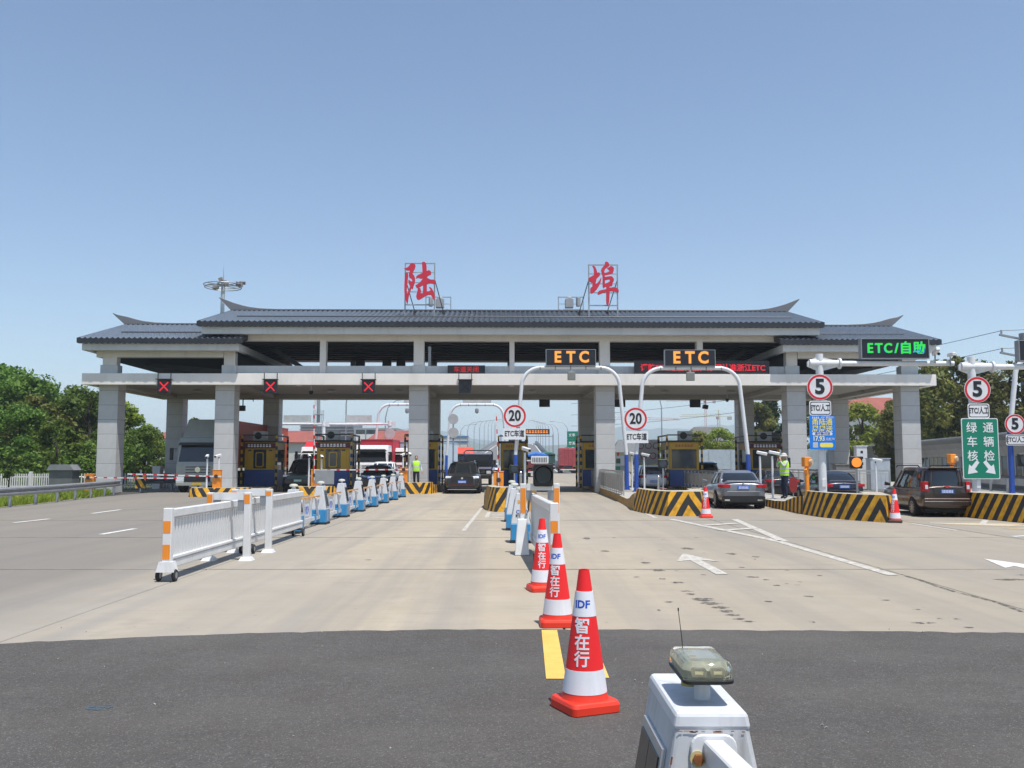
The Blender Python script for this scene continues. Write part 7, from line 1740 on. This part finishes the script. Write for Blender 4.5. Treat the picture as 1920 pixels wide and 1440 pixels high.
t = thing('message_gantry', 'distant amber message gantry over the bridge approach', 'message board', (3.6, 190, 7.4)); MB().box(-1.6, 4.2, 0, .3, 0, 1.1).build('panel', panel_black, t); marks(t, 1.3, -.02, .55, 5.2, .6, 9, led_amber); MB().bar((-6, .2, -.4), (5, .2, -.4), .15).build('beam', galv, t); MB().bar((4.9, .2, -7), (4.9, .2, 0), .25).build('post', galv, t); MB().bar((-5.9, .2, -7), (-5.9, .2, 0), .25).build('post', galv, t)
t = thing('blue_sign', 'small blue sign beside the right bridge parapet', 'road sign', (10.4, 150, 3.6)); MB().box(-1.1, 1.1, 0, .06, 0, 1.2).build('panel', M('sign_blue', (.03, .1, .55), .4), t); MB().bar((0, .1, -3.6), (0, .1, 1), .12).build('post', galv, t)
MB().prism([(-.7, .3), (-.45, .3), (-.1, .75), (.1, .75), (.1, .95), (-.25, .95)], 'y', -.01, -.001).build('symbol', white_sign, t)

# ---------------------------------------------------------------- tower cranes
def crane(lab, x, y, h, jib, cj, col, rz):
    t = thing('tower_crane', lab, 'crane', (x, y, 0), rz); w = .9
    m = MB()
    for a, b in ((-1, -1), (1, -1), (1, 1), (-1, 1)): m.bar((a * w, b * w, 0), (a * w, b * w, h), .22)
    z = 0
    while z < h - 3:
        m.bar((-w, -w, z), (w, -w, z + 3), .14); m.bar((w, -w, z), (-w, -w, z + 3), .14); m.bar((w, -w, z), (w, w, z + 3), .14); m.bar((-w, -w, z + 3), (w, -w, z + 3), .14); z += 3
    m.build('mast', col, t)
    j = MB(); j.bar((-cj, -.6, h), (jib, -.6, h), .25); j.bar((-cj, .6, h), (jib, .6, h), .25); j.bar((-2, 0, h + 2.2), (jib * .97, 0, h + 1.4), .22)
    s = -2
    while s < jib - 3: j.bar((s, -.6, h), (s + 1.5, 0, h + 2), .12); j.bar((s + 1.5, 0, h + 2), (s + 3, -.6, h), .12); s += 3
    j.build('jib', col, t); MB().bar((0, 0, h), (0, 0, h + 5), .6).build('apex', col, t); MB().bar((0, 0, h + 5), (jib * .6, 0, h + 1.6), .12).build('tie', col, t); MB().bar((0, 0, h + 5), (-cj, 0, h + .3), .12).build('tie', col, t)
    MB().box(-cj, -cj + 3, -1, 1, h - 2.5, h - .2).build('counterweight', M('crane_grey', (.3, .3, .3), .7), t); MB().box(-.2, 1.6, -1.8, -.7, h - 2, h - .2).build('cab', M('crane_red', (.4, .08, .07), .5), t)
cy_ = M('crane_yellow', (.5, .42, .22), .6); cr_ = M('crane_faded_red', (.5, .14, .12), .6)
crane('green and yellow tower crane right of the fourth column', 160, 710, 37, 30, 10, cy_, PI)
crane('faint red tower crane behind the right 20 sign', 88, 800, 39, 62, 14, cr_, R(12))
crane('distant red tower crane near the rear column', 190, 900, 62, 38, 10, cr_, R(170))
# ---------------------------------------------------------------- utility pole and wires at the right edge
t = thing('utility_pole', 'grey utility pole with cross arms at the right edge', 'utility pole', (38.6, 68.5, 0)); MB().cyl((0, 0, 0), (0, 0, 11.3), .5, .40, n=18).build('pole', M('pole_grey', (.28, .28, .28), .7, var=.1), t, smooth=True)
arms = []
for z in (11.2, 9.85, 8.55):
    MB().bar((-.2, 0, z - .35), (-1.9, 0, z), .16, .14).build('cross_arm', galv, t); MB().cyl((-1.75, 0, z), (-1.75, 0, z + .35), .07, n=8).build('insulator', grey_metal, t); MB().bar((-.3, 0, z - .45), (1.6, 0, z), .16, .14).build('cross_arm', galv, t)
for k, z in enumerate((11.5, 10.15, 8.85)):
    a = Vector((38.6 - 1.75, 68.5, z)); b = Vector((38.6 - 30, 68.5 + 64, z - 1.4 - k * .3))
    for sfx, dz in (('upper', 0),):
        pts = [a.lerp(b, f) - Vector((0, 0, 1.0 * (1 - (2 * f - 1) ** 2))) for f in np.linspace(0, 1, 22)]
        tag(MB().tube(pts, .022, 5).build('power_line', black), ['uppermost', 'middle', 'lowest'][k] + ' power line sloping down behind the right roof', 'cable')
    pts = [a, a + Vector((5, -1, .1)), a + Vector((12, -2, .6))]
    tag(MB().tube(pts, .022, 5).build('power_line', black), ['uppermost', 'middle', 'lowest'][k] + ' power line leaving the pole through the right edge', 'cable')
# ---------------------------------------------------------------- air
hm = bpy.data.materials.new('haze'); hm.use_nodes = True
n, l = nodes(hm)
n.remove(n['Principled BSDF'])
pv = n.new('ShaderNodeVolumePrincipled')
pv.inputs['Color'].default_value = (0.80, 0.89, 1.0, 1)
pv.inputs['Density'].default_value = 0.00035
pv.inputs['Anisotropy'].default_value = 0.2
l.new(pv.outputs[0], n['Material Output'].inputs['Volume'])
haze = MB().box(-9500, 9500, -400, 9400, -3, 215).build('haze', hm)
haze['kind'] = 'stuff'
bpy.data.scenes.remove(TMP)
